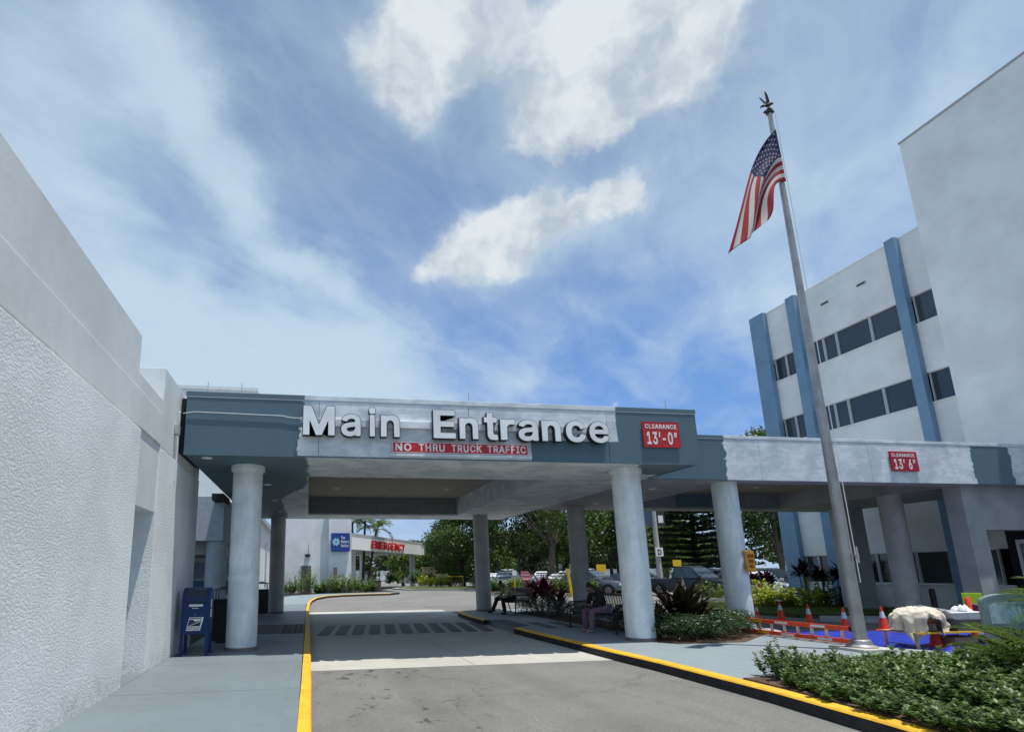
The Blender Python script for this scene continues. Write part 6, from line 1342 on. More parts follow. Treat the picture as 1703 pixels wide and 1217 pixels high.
tree('shade_tree', 'pale green young tree under the emergency canopy', (12.2,70.5), 4.6, 2.2, 1.3, 10, 'leaf_bright', 'trunk', 14, 260, group=G_T, zfrac=(.22,1))
far = [(9.5,92,6.2,4.2,'leaf_dark'),(14,95,5.8,4.0,'leaf_tree'),(20,93,7.0,4.6,'leaf_tree'),(26,94,8.6,5.2,'leaf_dark'),(33,96,8.2,5.0,'leaf_tree'),(40,98,8.8,5.4,'leaf_grey'),(47,101,8.4,5.2,'leaf_tree'),
       (55,104,9.2,5.6,'leaf_dark'),(64,106,9.0,5.6,'leaf_bright'),(73,109,9.2,5.6,'leaf_tree'),(82,112,9.0,5.6,'leaf_tree'),(92,115,9.6,6.0,'leaf_dark'),(38,103,9.4,5.0,'leaf_bright'),(52,108,9.4,5.2,'leaf_grey'),(60,111,9.6,5.2,'leaf_tree'),(70,114,9.6,5.4,'leaf_bright'),(3,96,6.5,4.2,'leaf_tree'),(26.5,99,9.2,4.6,'leaf_tree')]
kinds = {'leaf_dark':'dark tree', 'leaf_tree':'mid green tree', 'leaf_bright':'yellow green tree', 'leaf_grey':'greyish tree'}
protos = {}
for i, (x, y, h, rd, lf) in enumerate(far):
    lab = kinds[lf]+' in the far belt beyond the parking lot'
    if lf not in protos:
        protos[lf] = tree('belt_tree', lab, (x,y), 8.0, 4.8, 1.8, 20+i, lf, 'trunk_dark', 30, 150, L=(.30,.55), zfrac=(.12,1), group=kinds[lf]+'s of the far belt')
        t = protos[lf]
    else: t = copy_tree(protos[lf])
    t.location = (x,y,0); t.rotation_euler = (0,0,random.uniform(0,6.3)); t.scale = (rd/4.8, rd/4.8, h/8.0)

# norfolk pine
def norfolk():
    o = empty('norfolk_pine', (35.0,45.5,0), 'dark tiered conifer with drooping whorled branches behind the black pickup', 'tree')
    r = np.random.default_rng(31); mb = MB(); mb.tube([(0,0,-.1),(0,0,4),(0.05,0,9),(0,0,14.5)], [.26,.22,.14,.03], 9)
    Ps, Ds, Ns, Ls = [], [], [], []
    z = 1.7
    while z < 14.2:
        ln = 4.6*(1-(z-1.7)/13.6)**.75+.35
        for k in range(8):
            a = 2*PI*k/8+r.uniform(-.2,.2)+z*.9; l = ln*r.uniform(.82,1.08); ca, sa = math.cos(a), math.sin(a); pts = []
            for j in range(9):
                t = j/8; pts.append(np.array([ca*l*t, sa*l*t, z+.35*l*t*.5-.10*l*t*t*1.6+.16*l*max(0,t-.7)]))
            mb.tube(pts[::2], [.05,.04,.03,.02,.012], 5)
            n = int(150*l/3); t = r.random(n)**.75; ii = np.minimum((t*8).astype(int), 7); f = (t*8-ii)[:,None]
            pa = np.array(pts); base = pa[ii]*(1-f)+pa[ii+1]*f
            side = r.choice([-1,1], n)
            lat = np.stack([-sa*side, ca*side, np.zeros(n)], 1); fw = np.array([ca,sa,0])
            wd = (.55*(1-t*.55))[:,None]*r.random((n,1))
            p = base+lat*wd+np.array([0,0,1])*wd*.18+fw*wd*.3
            Ps.append(p); Ds.append(unit(lat*.7+fw*.5+np.stack([np.zeros(n),np.zeros(n),r.uniform(.2,.9,n)],1))); Ns.append(np.tile([0,0,1.0],(n,1))+r.normal(size=(n,3))*.3); Ls.append(r.uniform(.26,.42,n))
        z += .56
    P, D, N, L_ = map(np.concatenate, (Ps, Ds, Ns, Ls))
    leaf_mesh('crown', P, D, N, L_, L_*.20, M['leaf_pine'], o)
    mb.build('trunk', M['trunk_dark'], o, True)
norfolk()

def frond(r, base, az, length, elev, droop, leafL, pairs, width=.022):
    """one feather palm frond: (rachis points, leaflet arrays)"""
    ca, sa = math.cos(az), math.sin(az); pts = []; n = 14
    x = z = 0.0; e = elev
    for j in range(n):
        pts.append(np.array([base[0]+ca*x, base[1]+sa*x, base[2]+z])); st = length/(n-1)
        x += math.cos(e)*st; z += math.sin(e)*st; e -= droop/(n-1)
    pa = np.array(pts)
    t = np.repeat(np.linspace(.16,.995,pairs),2); side = np.tile([-1.0,1.0],pairs)
    ii = np.minimum((t*(n-1)).astype(int), n-2); f = (t*(n-1)-ii)[:,None]
    p = pa[ii]*(1-f)+pa[ii+1]*f; tg = unit(pa[ii+1]-pa[ii])
    lat = np.stack([-sa*side, ca*side, np.zeros(len(t))], 1)
    upv = np.cross(tg, np.array([-sa,ca,0.0])); upv = upv*np.sign(upv[:,2:3]+1e-6)
    d = unit(lat*.9+tg*(.45+.5*t[:,None])+upv*.28+r.normal(size=(len(t),3))*.09)
    L = leafL*np.sin(PI*np.clip(t*.86+.12,0,1))**.6*r.uniform(.85,1.1,len(t))
    return pts, (p, d, upv+r.normal(size=p.shape)*.2, L)

def palm(name, label, loc, stems, leaf, fr_n, fr_len, leafL, pairs, seed, group=None, trunk_r=.11, bark='trunk', elev=(.2,1.25), droop=(1.2,2.0), lw=.09, azs=None, shaft=True):
    r = np.random.default_rng(seed); o = empty(name, loc, label, 'palm tree', group)
    for (dx, dy, h, lx, ly) in stems:
        top = (dx+lx, dy+ly, h)
        if h > .3:
            t = MB().tube([(dx,dy,-.05),(dx+lx*.3,dy+ly*.3,h*.35),(dx+lx*.7,dy+ly*.7,h*.75),top], [trunk_r*1.3,trunk_r,trunk_r*.9,trunk_r*.85], 10).build('trunk', M[bark], o, True)
        mb = MB(); A = []
        for k in range(fr_n):
            az = (2*PI*k/fr_n+r.uniform(-.25,.25)) if azs is None else r.uniform(*azs)
            pts, arr = frond(r, top, az, fr_len*r.uniform(.8,1.1), r.uniform(*elev), r.uniform(*droop), leafL, pairs)
            mb.tube(pts[::2], [.022,.020,.017,.014,.010,.007,.004][:len(pts[::2])], 5); A.append(arr)
        P, D, N, L = [np.concatenate([a[q] for a in A]) for q in range(4)]
        leaf_mesh('crown', P, D, N, L, L*lw*.5, M[leaf], o, fold=.3, broad=.35)
        mb.build('frond_stems', M['stem'], o, True)
    return o
palm('palm_cluster', 'clump of three slender palms with feathery crowns in front of the emergency canopy', (5.3,55.4,0), [(-.75,0,6.7,-.2,0),(.15,.2,6.9,.25,.1),(.55,-.1,6.0,1.0,.1)], 'leaf_palm', 13, 2.6, .55, 26, 41, trunk_r=.13, bark='trunk_dark', lw=.16)
palm('areca_palm', 'bushy feather palm leaning into the bottom right corner over the shrubs', (8.75,5.25,.15), [(0,0,.10,0,0),(.25,.3,.2,.0,.1),(-.2,.25,.08,-.1,0)], 'leaf_palm', 11, 1.05, .27, 34, 42, elev=(.45,1.2), droop=(1.0,1.7), lw=.085)
palm('areca_palm', 'feather palm with arching fronds in front of the grey green monument sign', (12.15,6.75,.15), [(0,0,.35,0,0),(.3,.2,.45,.0,0)], 'leaf_palm', 12, 1.5, .34, 34, 43, elev=(.7,1.45), droop=(1.0,1.9), lw=.085)

def shrub_mesh(seed, n_st, h, spread, leafL, per, leaf, tuft=True):
    r = np.random.default_rng(seed); Ps, Ds, Ns, Ls = [], [], [], []; mb = MB()
    for k in range(n_st):
        a = r.uniform(0,2*PI); q = spread*math.sqrt(r.random()); hh = h*(1-.38*(q/spread)**2)*(r.uniform(.55,1.05) if r.random() < .8 else r.uniform(1.05,1.30))
        b = np.array([q*.7*math.cos(a), q*.7*math.sin(a), 0]); t = np.array([q*math.cos(a)+r.normal()*.02, q*math.sin(a)+r.normal()*.02, hh])
        if k % 3 == 0: mb.tube([b, (b+t)/2+np.array([0,0,.03]), t], [.007,.005,.003], 4)
        n = per; s_ = .10+.92*r.random(n)**.7
        p = b+(t-b)*s_[:,None]; an = r.uniform(0,2*PI,n)
        up = np.where(s_ > .88, .95, .35)+r.normal(size=n)*.15
        d = np.stack([np.cos(an), np.sin(an), up], 1)
        nn = np.stack([-np.cos(an)*.4, -np.sin(an)*.4, np.ones(n)], 1)+r.normal(size=(n,3))*.25
        Ps.append(p); Ds.append(d); Ns.append(nn); Ls.append(leafL*r.uniform(.65,1.15,n))
    P, D, N, L = map(np.concatenate, (Ps, Ds, Ns, Ls))
    return leaf_arrays(P, D, N, L, L*r.uniform(.20,.30,len(L)), .2, .55), mb
def shrub(name, label, loc, seed, n_st, h, spread, leafL, per, leaf, group=None, cat='shrub'):
    (V, F), mb = shrub_mesh(seed, n_st, h, spread, leafL, per, leaf)
    o = empty(name, loc, label, cat, group)
    np_mesh('foliage', V, F, M[leaf], o); mb.build('stems', M['twig'], o)['kind'] = 'stuff'
    return o
G_S = 'shrubs in the bed beside the yellow kerb'; SL = 'glossy dark green shrub in the mulch bed behind the yellow kerb'
sp = [shrub('bed_shrub', SL, (0,0,0), 50+i, 92, .35, .58, .088, 34, 'leaf_shrub', G_S) for i in range(4)]
spots = [(6.5,6.27,0.51),(6.16,6.22,0.6),(6.06,5.65,0.66),(6.0,5.05,0.68),(5.92,4.45,0.7),(6.3,3.9,0.9),(6.2,3.2,0.9),(6.95,6.4,0.8),(6.9,5.7,0.85),(6.85,5.0,0.85),(6.75,4.2,0.9),(7.3,6.9,0.74),(7.95,6.8,0.92),(7.55,6.15,0.83),(8.55,6.9,0.87),(8.2,6.1,0.92),(9.15,6.75,0.87),(7.65,5.95,0.95),(8.9,6.05,0.97),(9.75,6.65,0.87),(8.3,5.75,1.05),(7.3,5.35,0.95),(9.55,6.3,1.1),(10.3,6.2,0.92),(9.0,5.6,1.1),(7.95,4.95,1.05),(8.7,4.7,1.1),(10.2,5.8,1.1),(7.0,4.55,0.85),(9.7,5.1,1.1),(7.6,4.1,1.05),(10.9,5.9,1.05),(8.4,3.8,1.1),(10.6,4.9,1.1),(11.4,6.05,0.83),(9.3,4.1,1.1)]
for i, (x, y, s_) in enumerate(spots):
    o = sp[i] if i < 4 else copy_tree(sp[i % 4])
    o.location = (x,y,.16); o.rotation_euler = (0,0,random.uniform(0,6.3)); o.scale = (s_,s_,s_*random.uniform(.75,1.15)*.90)
wisp = shrub('bed_shrub', 'thin upright shrub with pale stems at the pointed end of the mulch bed', (6.42,6.85,.16), 58, 60, .40, .42, .068, 26, 'leaf_shrub')
for (x, y, s_, lb) in ((6.85,7.02,.85,'sparse upright shrub second from the pointed end of the mulch bed'),(7.5,7.15,.8,'sparse upright shrub on the back edge of the bed left of the flagpole base')):
    o = copy_tree(wisp); o['label'] = lb; o.location = (x,y,.16); o.rotation_euler.z = random.uniform(0,6); o.scale = (s_,s_,s_*.85)
# fallen leaves and bark on the mulch
r = np.random.default_rng(77); n = 2600
pp = np.stack([r.uniform(5.7,9.5,n), r.uniform(2.5,7.6,n), np.full(n,.170)], 1); an = r.uniform(0,6.3,n)
pp = pp[(pp[:,0] > 5.95) & (pp[:,1] < 7.2+(pp[:,0]-6.4)*.5)]; n = len(pp); an = an[:n]
o = leaf_mesh('leaf_litter', pp, np.stack([np.cos(an),np.sin(an),r.uniform(-.1,.35,n)],1), np.tile([0,0,1.0],(n,1))+r.normal(size=(n,3))*.3, r.uniform(.02,.06,n), r.uniform(.004,.014,n), leaf_mat('dry litter', (0.07,0.04,0.02), (0.30,0.21,0.12), .05, .9))
tag(o, 'dry leaves and bark chips scattered on the mulch', 'leaf litter', kind='stuff')

# hedges on the island behind benches and round the column
def hedge(label, poly_pts, h, seed, leaf, n, leafL=.07, grp=None):
    r = np.random.default_rng(seed); o_ = empty('hedge', (*poly_pts[0][:2],.15), label, 'hedge', grp); P = []
    for (x, y, w) in poly_pts:
        m = n//len(poly_pts); a = r.uniform(0,2*PI,m); q = w*np.sqrt(r.random(m)); zz = h*(1-.45*(q/w)**2.5)*r.uniform(.85,1.1,m)*(r.random(m)**.33)
        P.append(np.stack([x-poly_pts[0][0]+q*np.cos(a), y-poly_pts[0][1]+q*np.sin(a), zz], 1))
    P = np.concatenate(P); m = len(P); an = r.uniform(0,2*PI,m)
    L = leafL*r.uniform(.6,1.2,m)
    leaf_mesh('foliage', P, np.stack([np.cos(an),np.sin(an),r.uniform(-.1,.8,m)],1), np.stack([-np.cos(an)*.4,-np.sin(an)*.4,np.ones(m)],1)+r.normal(size=(m,3))*.3, L, L*.27, M[leaf], o_)
    mb = MB()
    for (x, y, w) in poly_pts:
        for k in range(5): mb.tube([(x-poly_pts[0][0]+r.uniform(-.2,.2)*w, y-poly_pts[0][1]+r.uniform(-.2,.2)*w, 0),(x-poly_pts[0][0]+r.uniform(-.6,.6)*w, y-poly_pts[0][1]+r.uniform(-.6,.6)*w, h*.8)], [.01,.005], 4)
    mb.build('stems', M['twig'], o_)['kind'] = 'stuff'
    return o_
hedge('low dark hedge with white speckled flowers round the two primed columns', [(7.65,10.95,.50),(8.2,10.9,.55),(8.8,11.15,.55),(8.3,11.5,.6),(9.3,11.5,.6),(9.9,12.0,.55),(9.1,12.2,.6),(10.4,12.3,.5)], .50, 61, 'leaf_hedge', 11000)
hedge('low shaded hedge running behind the two park benches', [(7.95,12.9,.45),(8.0,13.8,.5),(8.05,14.8,.5),(8.05,15.8,.5),(8.05,16.8,.5),(8.05,17.8,.5),(8.0,18.8,.5),(7.9,19.5,.4)], .55, 62, 'leaf_hedge', 9000)

def rosette(name, label, loc, seed, heads, leaf, L, n, width, cat='plant', grp=None, stem_h=.3, up=(.2,1.3)):
    r = np.random.default_rng(seed); o = empty(name, loc, label, cat, grp); A = []; mb = MB()
    for (dx, dy, z) in heads:
        mb.tube([(dx*.5,dy*.5,-.02),(dx,dy,z)], [.025,.02], 6)
        an = r.uniform(0,2*PI,n); el = r.uniform(*up, n)
        base = np.array([dx,dy,z])+np.stack([np.cos(an)*.03,np.sin(an)*.03,r.uniform(-.18,.03,n)],1)
        l = L*r.uniform(.65,1.1,n)
        # two-segment blade: lower half rises, upper half bends out
        d1 = np.stack([np.cos(an)*np.cos(el),np.sin(an)*np.cos(el),np.sin(el)],1); d2 = np.stack([np.cos(an)*np.cos(el-.6),np.sin(an)*np.cos(el-.6),np.sin(el-.6)],1)
        sd = np.stack([-np.sin(an),np.cos(an),np.zeros(n)],1); w = width*r.uniform(.8,1.2,n)[:,None]
        mid = base+d1*(l*.55)[:,None]; tip = mid+d2*(l*.5)[:,None]; nrm = np.cross(sd,d1)
        V = np.stack([base-sd*w*.35, base+sd*w*.35, mid-sd*w+nrm*.01, mid+sd*w+nrm*.01, tip], 1).reshape(-1,3); A.append(V)
    V = np.concatenate(A); k = np.arange(len(V)//5)[:,None]*5
    F = np.concatenate([k+np.array([[0,1,3]]), k+np.array([[0,3,2]]), k+np.array([[2,3,4]])], 0)
    np_mesh('leaves', V, F, M[leaf], o); mb.build('stem', M['twig'], o)
    return o
rosette('bromeliad', 'big bronze green spiky bromeliad between the two primed front columns', (8.85,12.0,.15), 71, [(0,0,.45),(.25,.2,.35),(-.25,.15,.4),(.05,-.2,.3)], 'leaf_redbrown', 1.15, 30, .055, up=(.35,1.5))
rosette('bromeliad', 'dark bronze spiky plant beside the front plaza column', (7.95,11.9,.15), 72, [(0,0,.3),(.2,.25,.35),(-.1,.3,.3)], 'leaf_redbrown', .75, 24, .042)
rosette('cordyline', 'tall dark red strap leaved plant behind the far park bench', (8.7,19.8,.12), 73, [(0,0,.65),(.35,.2,.5),(-.3,.1,.55),(.1,.4,.75),(-.2,.5,.5),(.5,.5,.4),(.6,-.2,.35)], 'leaf_red', .95, 24, .06, up=(.5,1.45))
rosette('cordyline', 'bronze arching plant filling the bed between the benches and the red plant', (8.5,18.2,.12), 79, [(0,0,.25),(.3,.4,.3),(-.1,-.5,.25)], 'leaf_redbrown', .85, 22, .04)
for i, (x, y, z, lb) in enumerate([(20.2,20.0,1.5,'burgundy cordyline by the window nearest the first blue pilaster'), (20.75,19.75,1.3,'tall burgundy cordyline second from the blue pilaster'), (21.3,19.4,1.35,'burgundy cordyline just left of the flagpole'), (19.3,21.6,1.1,'dark red cordyline in front of the parked white car'), (19.9,21.5,1.1,'dark red cordyline next to the white car and the pilaster'),(21.2,18.9,.6,'small burgundy cordyline at the foot of the tall ones')]):
    rosette('cordyline', lb, (x,y,.1), 80+i, [(0,0,z),(.16,.1,z*.85),(-.1,.12,z*.92)], 'leaf_red', .62, 26, .06, up=(.0,1.4))
for i, (x, y, s_, lb) in enumerate([(18.3,20.4,1.15,'lime green croton bush behind the ladder nearest the column'), (19.1,20.1,1.25,'lime green croton bush in the middle of the lawn bed'), (20.0,19.7,1.1,'lime green croton bush by the office wall'), (18.6,19.6,.75,'small yellow green bush at the lawn edge')]):
    shrub('croton_bush', lb, (x,y,.1), 90+i, 46, .75*s_, .75*s_, .15, 24, 'leaf_lime', cat='bush')
shrub('croton_bush', 'dark green bush between the lime bushes and the flagpole', (20.7,19.3,.1), 97, 50, .9, .65, .13, 24, 'leaf_tree', cat='bush')
r = np.random.default_rng(78); n = 14000
pp = np.stack([r.uniform(15.2,21.8,n), r.uniform(15.4,23,n), np.full(n,.12)], 1)
keep = (pp[:,1] > 16.6-(pp[:,0]-16.4)*.27+.15) & (pp[:,0] > 15.3+(21.0-pp[:,1])*.27); pp = pp[keep]; n = len(pp)
o = leaf_mesh('grass', pp, np.stack([r.normal(size=n)*.35,r.normal(size=n)*.35,np.ones(n)],1), rand_dirs(n, r), r.uniform(.05,.11,n), np.full(n,.008), M['grass'])
tag(o, 'strip of bright lawn grass in front of the office bushes', 'grass', kind='stuff')
# planting in front of the pavilion and on the islands
for i, (x, y, s_, lb, lf) in enumerate([(-1.6,43.9,1.0,'leafy green bush at the left corner of the pavilion wall','leaf_shrub'),(-.2,43.6,1.5,'tall yellow green bush in front of the grey service door','leaf_bright'),(.9,43.9,.7,'low bush under the recessed pavilion wall','leaf_shrub'),
        (1.9,44.2,1.3,'bush below the blue flower sign','leaf_bright'),(2.9,44.3,1.45,'tall bush at the right corner of the pavilion','leaf_bright'),(4.0,45.0,1.25,'bush between pavilion corner and the palm trunks','leaf_bright'),(5.0,45.6,.9,'low bush by the round waste bin','leaf_shrub'),(-2.3,41.5,.7,'low dark bush beside the rear wing','leaf_shrub')]):
    shrub('bush', lb, (x,y,.1), 100+i, 50, 1.0*s_, .75*s_, .20, 20, lf, cat='bush')
for i, (x, y, s_, lb, lf) in enumerate([(9.3,60.0,1.1,'spiky palmetto bush under the emergency canopy','leaf_palm'),(12.6,63.0,1.2,'spiky palmetto bush left of the right canopy column','leaf_palm'),(14.3,64.5,1.0,'spiky palmetto bush at the foot of the right canopy column','leaf_grey')]):
    rosette('palmetto', lb, (x,y,.15), 110+i, [(0,0,.7),(.5,.3,.5),(-.5,.1,.5)], lf, 1.5*s_, 40, .07)
for i, (x, y, s_, lb, lf) in enumerate([(14.0,57.5,1.2,'yellow flowering bush left of the yellow barrier rail','leaf_lime'),(12.6,59,1.1,'yellow green bush farther left on the traffic island','leaf_lime'),(15.8,58.5,1.1,'dark green bush behind the yellow barrier rail','leaf_shrub'),(17.5,55.5,1.0,'low green bush right of the yellow barrier rail','leaf_shrub'),
        (18.4,51.0,1.0,'green bush in front of the silver parked car','leaf_shrub'),(15.2,39.2,.85,'yellow green bush near the tilted yellow post','leaf_bright'),(17.4,36.6,.9,'green bush in the island by the grey parked car','leaf_bright'),(18.6,35.0,.8,'leafy bush right of the yellow bollard','leaf_bright'),(14.2,40.4,.8,'small bush behind the seated person in khaki','leaf_shrub')]):
    shrub('bush', lb, (x,y,.12), 120+i, 50, 1.15*s_, .95*s_, .22, 20, lf, cat='bush')
for i, (x, y, lb) in enumerate([(22.0,27.5,'low green bush on the lawn island in front of the black pickup'),(24.5,27.0,'low green bush on the lawn island below the white parked car')]):
    shrub('bush', lb, (x,y,.12), 140+i, 40, .7, .9, .18, 22, 'leaf_bright', cat='bush')

# ------------------------------------------------------------------ parked cars
CARP = {}
def paint(name, col, metal=0.0):
    if name not in CARP: CARP[name] = plain('car paint '+name, col, 0.30, metal=metal, var=0.04, scale=1.0, coat=0.25 if max(col) < .02 else 0.7, spec=0.3)
    return CARP[name]
def loft(st, n_side):
    """st: list of closed rings (lists of xyz)"""
    mb = MB(); n = len(st[0])
    for r_ in st: mb.v += [tuple(p) for p in r_]
    for i in range(len(st)-1):
        for k in range(n): mb.f.append((i*n+k, i*n+(k+1)%n, (i+1)*n+(k+1)%n, (i+1)*n+k))
    mb.f.append(tuple(range(n-1,-1,-1))); mb.f.append(tuple((len(st)-1)*n+k for k in range(n)))
    return mb
def car_proto(kind, mat):
    L, W, H, belt, hood, wr = {'suv':(4.6,1.86,1.68,1.02,1.05,.36), 'sedan':(4.6,1.80,1.43,.90,.86,.33), 'van':(5.2,1.95,1.95,1.15,1.02,.35), 'pickup':(5.6,1.98,1.88,1.12,1.12,.40), 'hatch':(4.2,1.76,1.52,.95,.92,.33)}[kind]
    o = empty('parked_car', (0,0,0), 'x', 'car', 'cars parked in the lot')
    h = L/2; w = W/2; gc = wr*.62
    # lower body: rings along x
    prof = [(-h,.45,belt*.88,.80),(-h+.10,.36,belt*.98,.92),(-h+.5,gc,belt,.98),(-h*.3,gc,belt,1.0),(h*.18,gc,belt*.99,1.0),(h*.42,gc,hood*.99,.99),(h-.55,gc+.02,hood*.92,.96),(h-.12,.34,hood*.80,.88),(h,.44,hood*.66,.76)]
    if kind == 'pickup': prof[0] = (-h,.55,belt,.94); prof[1] = (-h+.08,.5,belt,.96)
    rings = []
    for x, zb, zt, f in prof:
        ww = w*f; sh = zt-(zt-zb)*.30
        rings.append([(x,-ww*.86,zb),(x,-ww*.98,zb+.08),(x,-ww,sh),(x,-ww*.93,zt-.03),(x,-ww*.80,zt),(x,ww*.80,zt),(x,ww*.93,zt-.03),(x,ww,sh),(x,ww*.98,zb+.08),(x,ww*.86,zb)])
    loft(rings, 10).build('body', mat, o, True)
    # cabin: base (belt) and roof outlines, x positions rear to front
    if kind == 'sedan': xb0, xb1, xr0, xr1 = -h+.75, h-1.25, -h+1.45, h-2.15
    elif kind == 'pickup': xb0, xb1, xr0, xr1 = -h+1.95, h-1.55, -h+2.15, h-2.35
    elif kind == 'van': xb0, xb1, xr0, xr1 = -h+.12, h-.95, -h+.35, h-1.75
    elif kind == 'hatch': xb0, xb1, xr0, xr1 = -h+.12, h-1.15, -h+.65, h-2.0
    else: xb0, xb1, xr0, xr1 = -h+.12, h-1.30, -h+.60, h-2.15
    zb, zr = belt-.02, H; wb, wt = w*.90, w*.74
    mb = MB()
    xm0, xm1 = (xb0+xr0)/2, (xb1+xr1)/2; zm = zb+(zr-zb)*.5; wm = (wb+wt)/2*1.015
    st = [[(xb0,-wb,zb),(xb0,wb,zb),(xb1,wb,zb),(xb1,-wb,zb)],[(xm0,-wm,zm),(xm0,wm,zm),(xm1,wm,zm),(xm1,-wm,zm)],[(xr0+.03,-wt,zr-.07),(xr0+.03,wt,zr-.07),(xr1-.03,wt,zr-.07),(xr1-.03,-wt,zr-.07)],[(xr0+.15,-wt*.86,zr),(xr0+.15,wt*.86,zr),(xr1-.20,wt*.86,zr),(xr1-.20,-wt*.86,zr)]]
    loft(st, 4).build('cabin', mat, o, bevel=.03)
    zl, zh = zb+.06, zr-.13
    def at(z):
        t = (z-zb)/(zr-.07-zb); return xb0+(xr0-xb0)*t, xb1+(xr1-xb1)*t, wb+(wt-wb)*t+.012
    a0, a1, aw = at(zl); c0, c1, cw = at(zh)
    def quad(name, P, N):
        N = Vector(N).normalized(); V = [Vector(p)+N*.012 for p in P]; U = [Vector(p)-N*.02 for p in P]
        return MB().add(V+U, [(0,1,2,3),(7,6,5,4),(0,4,5,1),(1,5,6,2),(2,6,7,3),(3,7,4,0)]).build(name, M['car_glass'], o)
    quad('windshield', [(a1+.01,-aw*.90,zl),(a1+.01,aw*.90,zl),(c1+.01,cw*.88,zh),(c1+.01,-cw*.88,zh)], (1,0,.7))
    quad('rear_window', [(a0-.01,-aw*.86,zl+.05),(a0-.01,aw*.86,zl+.05),(c0-.01,cw*.84,zh),(c0-.01,-cw*.84,zh)], (-1,0,.5))
    for s in (-1,1):
        splits = [.06,.36,.66,.94] if kind in ('suv','van') else ([.08,.50,.94])
        for q0, q1 in zip(splits[:-1], splits[1:]):
            P = [(a0+(a1-a0)*(q0+.012),s*aw,zl),(a0+(a1-a0)*(q1-.012),s*aw,zl),(c0+(c1-c0)*(q1-.012),s*cw,zh),(c0+(c1-c0)*(q0+.012),s*cw,zh)]
            quad('side_window', P, (0,s,.35))
        MB().slab([(h-1.62-.07,belt+.02),(h-1.62+.09,belt+.02),(h-1.62+.07,belt+.16),(h-1.62-.07,belt+.17)], 'y', s*(w+.02), s*(w+.20)).build('wing_mirror', mat if kind != 'pickup' else M['car_black'], o, bevel=.02)
        for x in (-h*.60, h*.62):
            y0 = s*(w-.20); y1 = s*(w+.005)
            whl = MB().tube([(x,y0,wr),(x,y1,wr)], wr, 22).build('wheel', M['tyre'], o, True)
            MB().tube([(x,y1-s*.01,wr),(x,y1+s*.012,wr)], wr*.66, 16).build('rim', M['rim'], whl)
            arch_ = MB()
            pts = [(x+(wr+.075)*math.cos(PI*k/10), wr+(wr+.075)*math.sin(PI*k/10)) for k in range(11)]
            arch_.slab(pts, 'y', s*(w*.90), s*(w*1.002)).build('wheel_arch', M['car_black'], o)
        MB().slab([(-.26,-.07),(.10,-.06),(.26,.02),(.22,.08),(-.20,.05)], 'x', 0, .10).build('headlight', M['lamp'], o, bevel=.012).matrix_local = Matrix.Translation((h-.13,s*(w*.62),hood*.73))
        box('tail_light', M['tail'], o, -h-.012, -h+.10, s*w*.62-.12, s*w*.62+.14, belt*.70, belt*.92, .01)
        box('door_handle', M['rim'], o, -h*.05, -h*.05+.18, s*w-.01*s, s*(w+.02), belt*.82, belt*.85)
    g_ = box('grille', M['car_black'], o, h-.05, h+.012, -w*.44, w*.44, hood*.42, hood*.68, .01)
    box('front_bumper', mat, o, h-.12, h+.04, -w*.78, w*.78, .30, hood*.42, .03)
    box('bumper_trim', M['car_black'], o, h-.1, h+.045, -w*.62, w*.62, .26, .38, .01)
    box('rear_bumper', mat, o, -h-.05, -h+.1, -w*.82, w*.82, .34, .60, .03)
    box('number_plate', M['plate'], o, h+.041, h+.05, -.15, .15, .42, .52); box('number_plate', M['plate'], o, -h-.058, -h-.05, -.15, .15, .66, .76)
    if kind in ('suv','van'):
        for s in (-1,1): MB().tube([(xr0+.2,s*wt*.86,zr+.03),(xr1-.3,s*wt*.86,zr+.03)], .018, 6).build('roof_rail', M['car_black'], o)
    return o
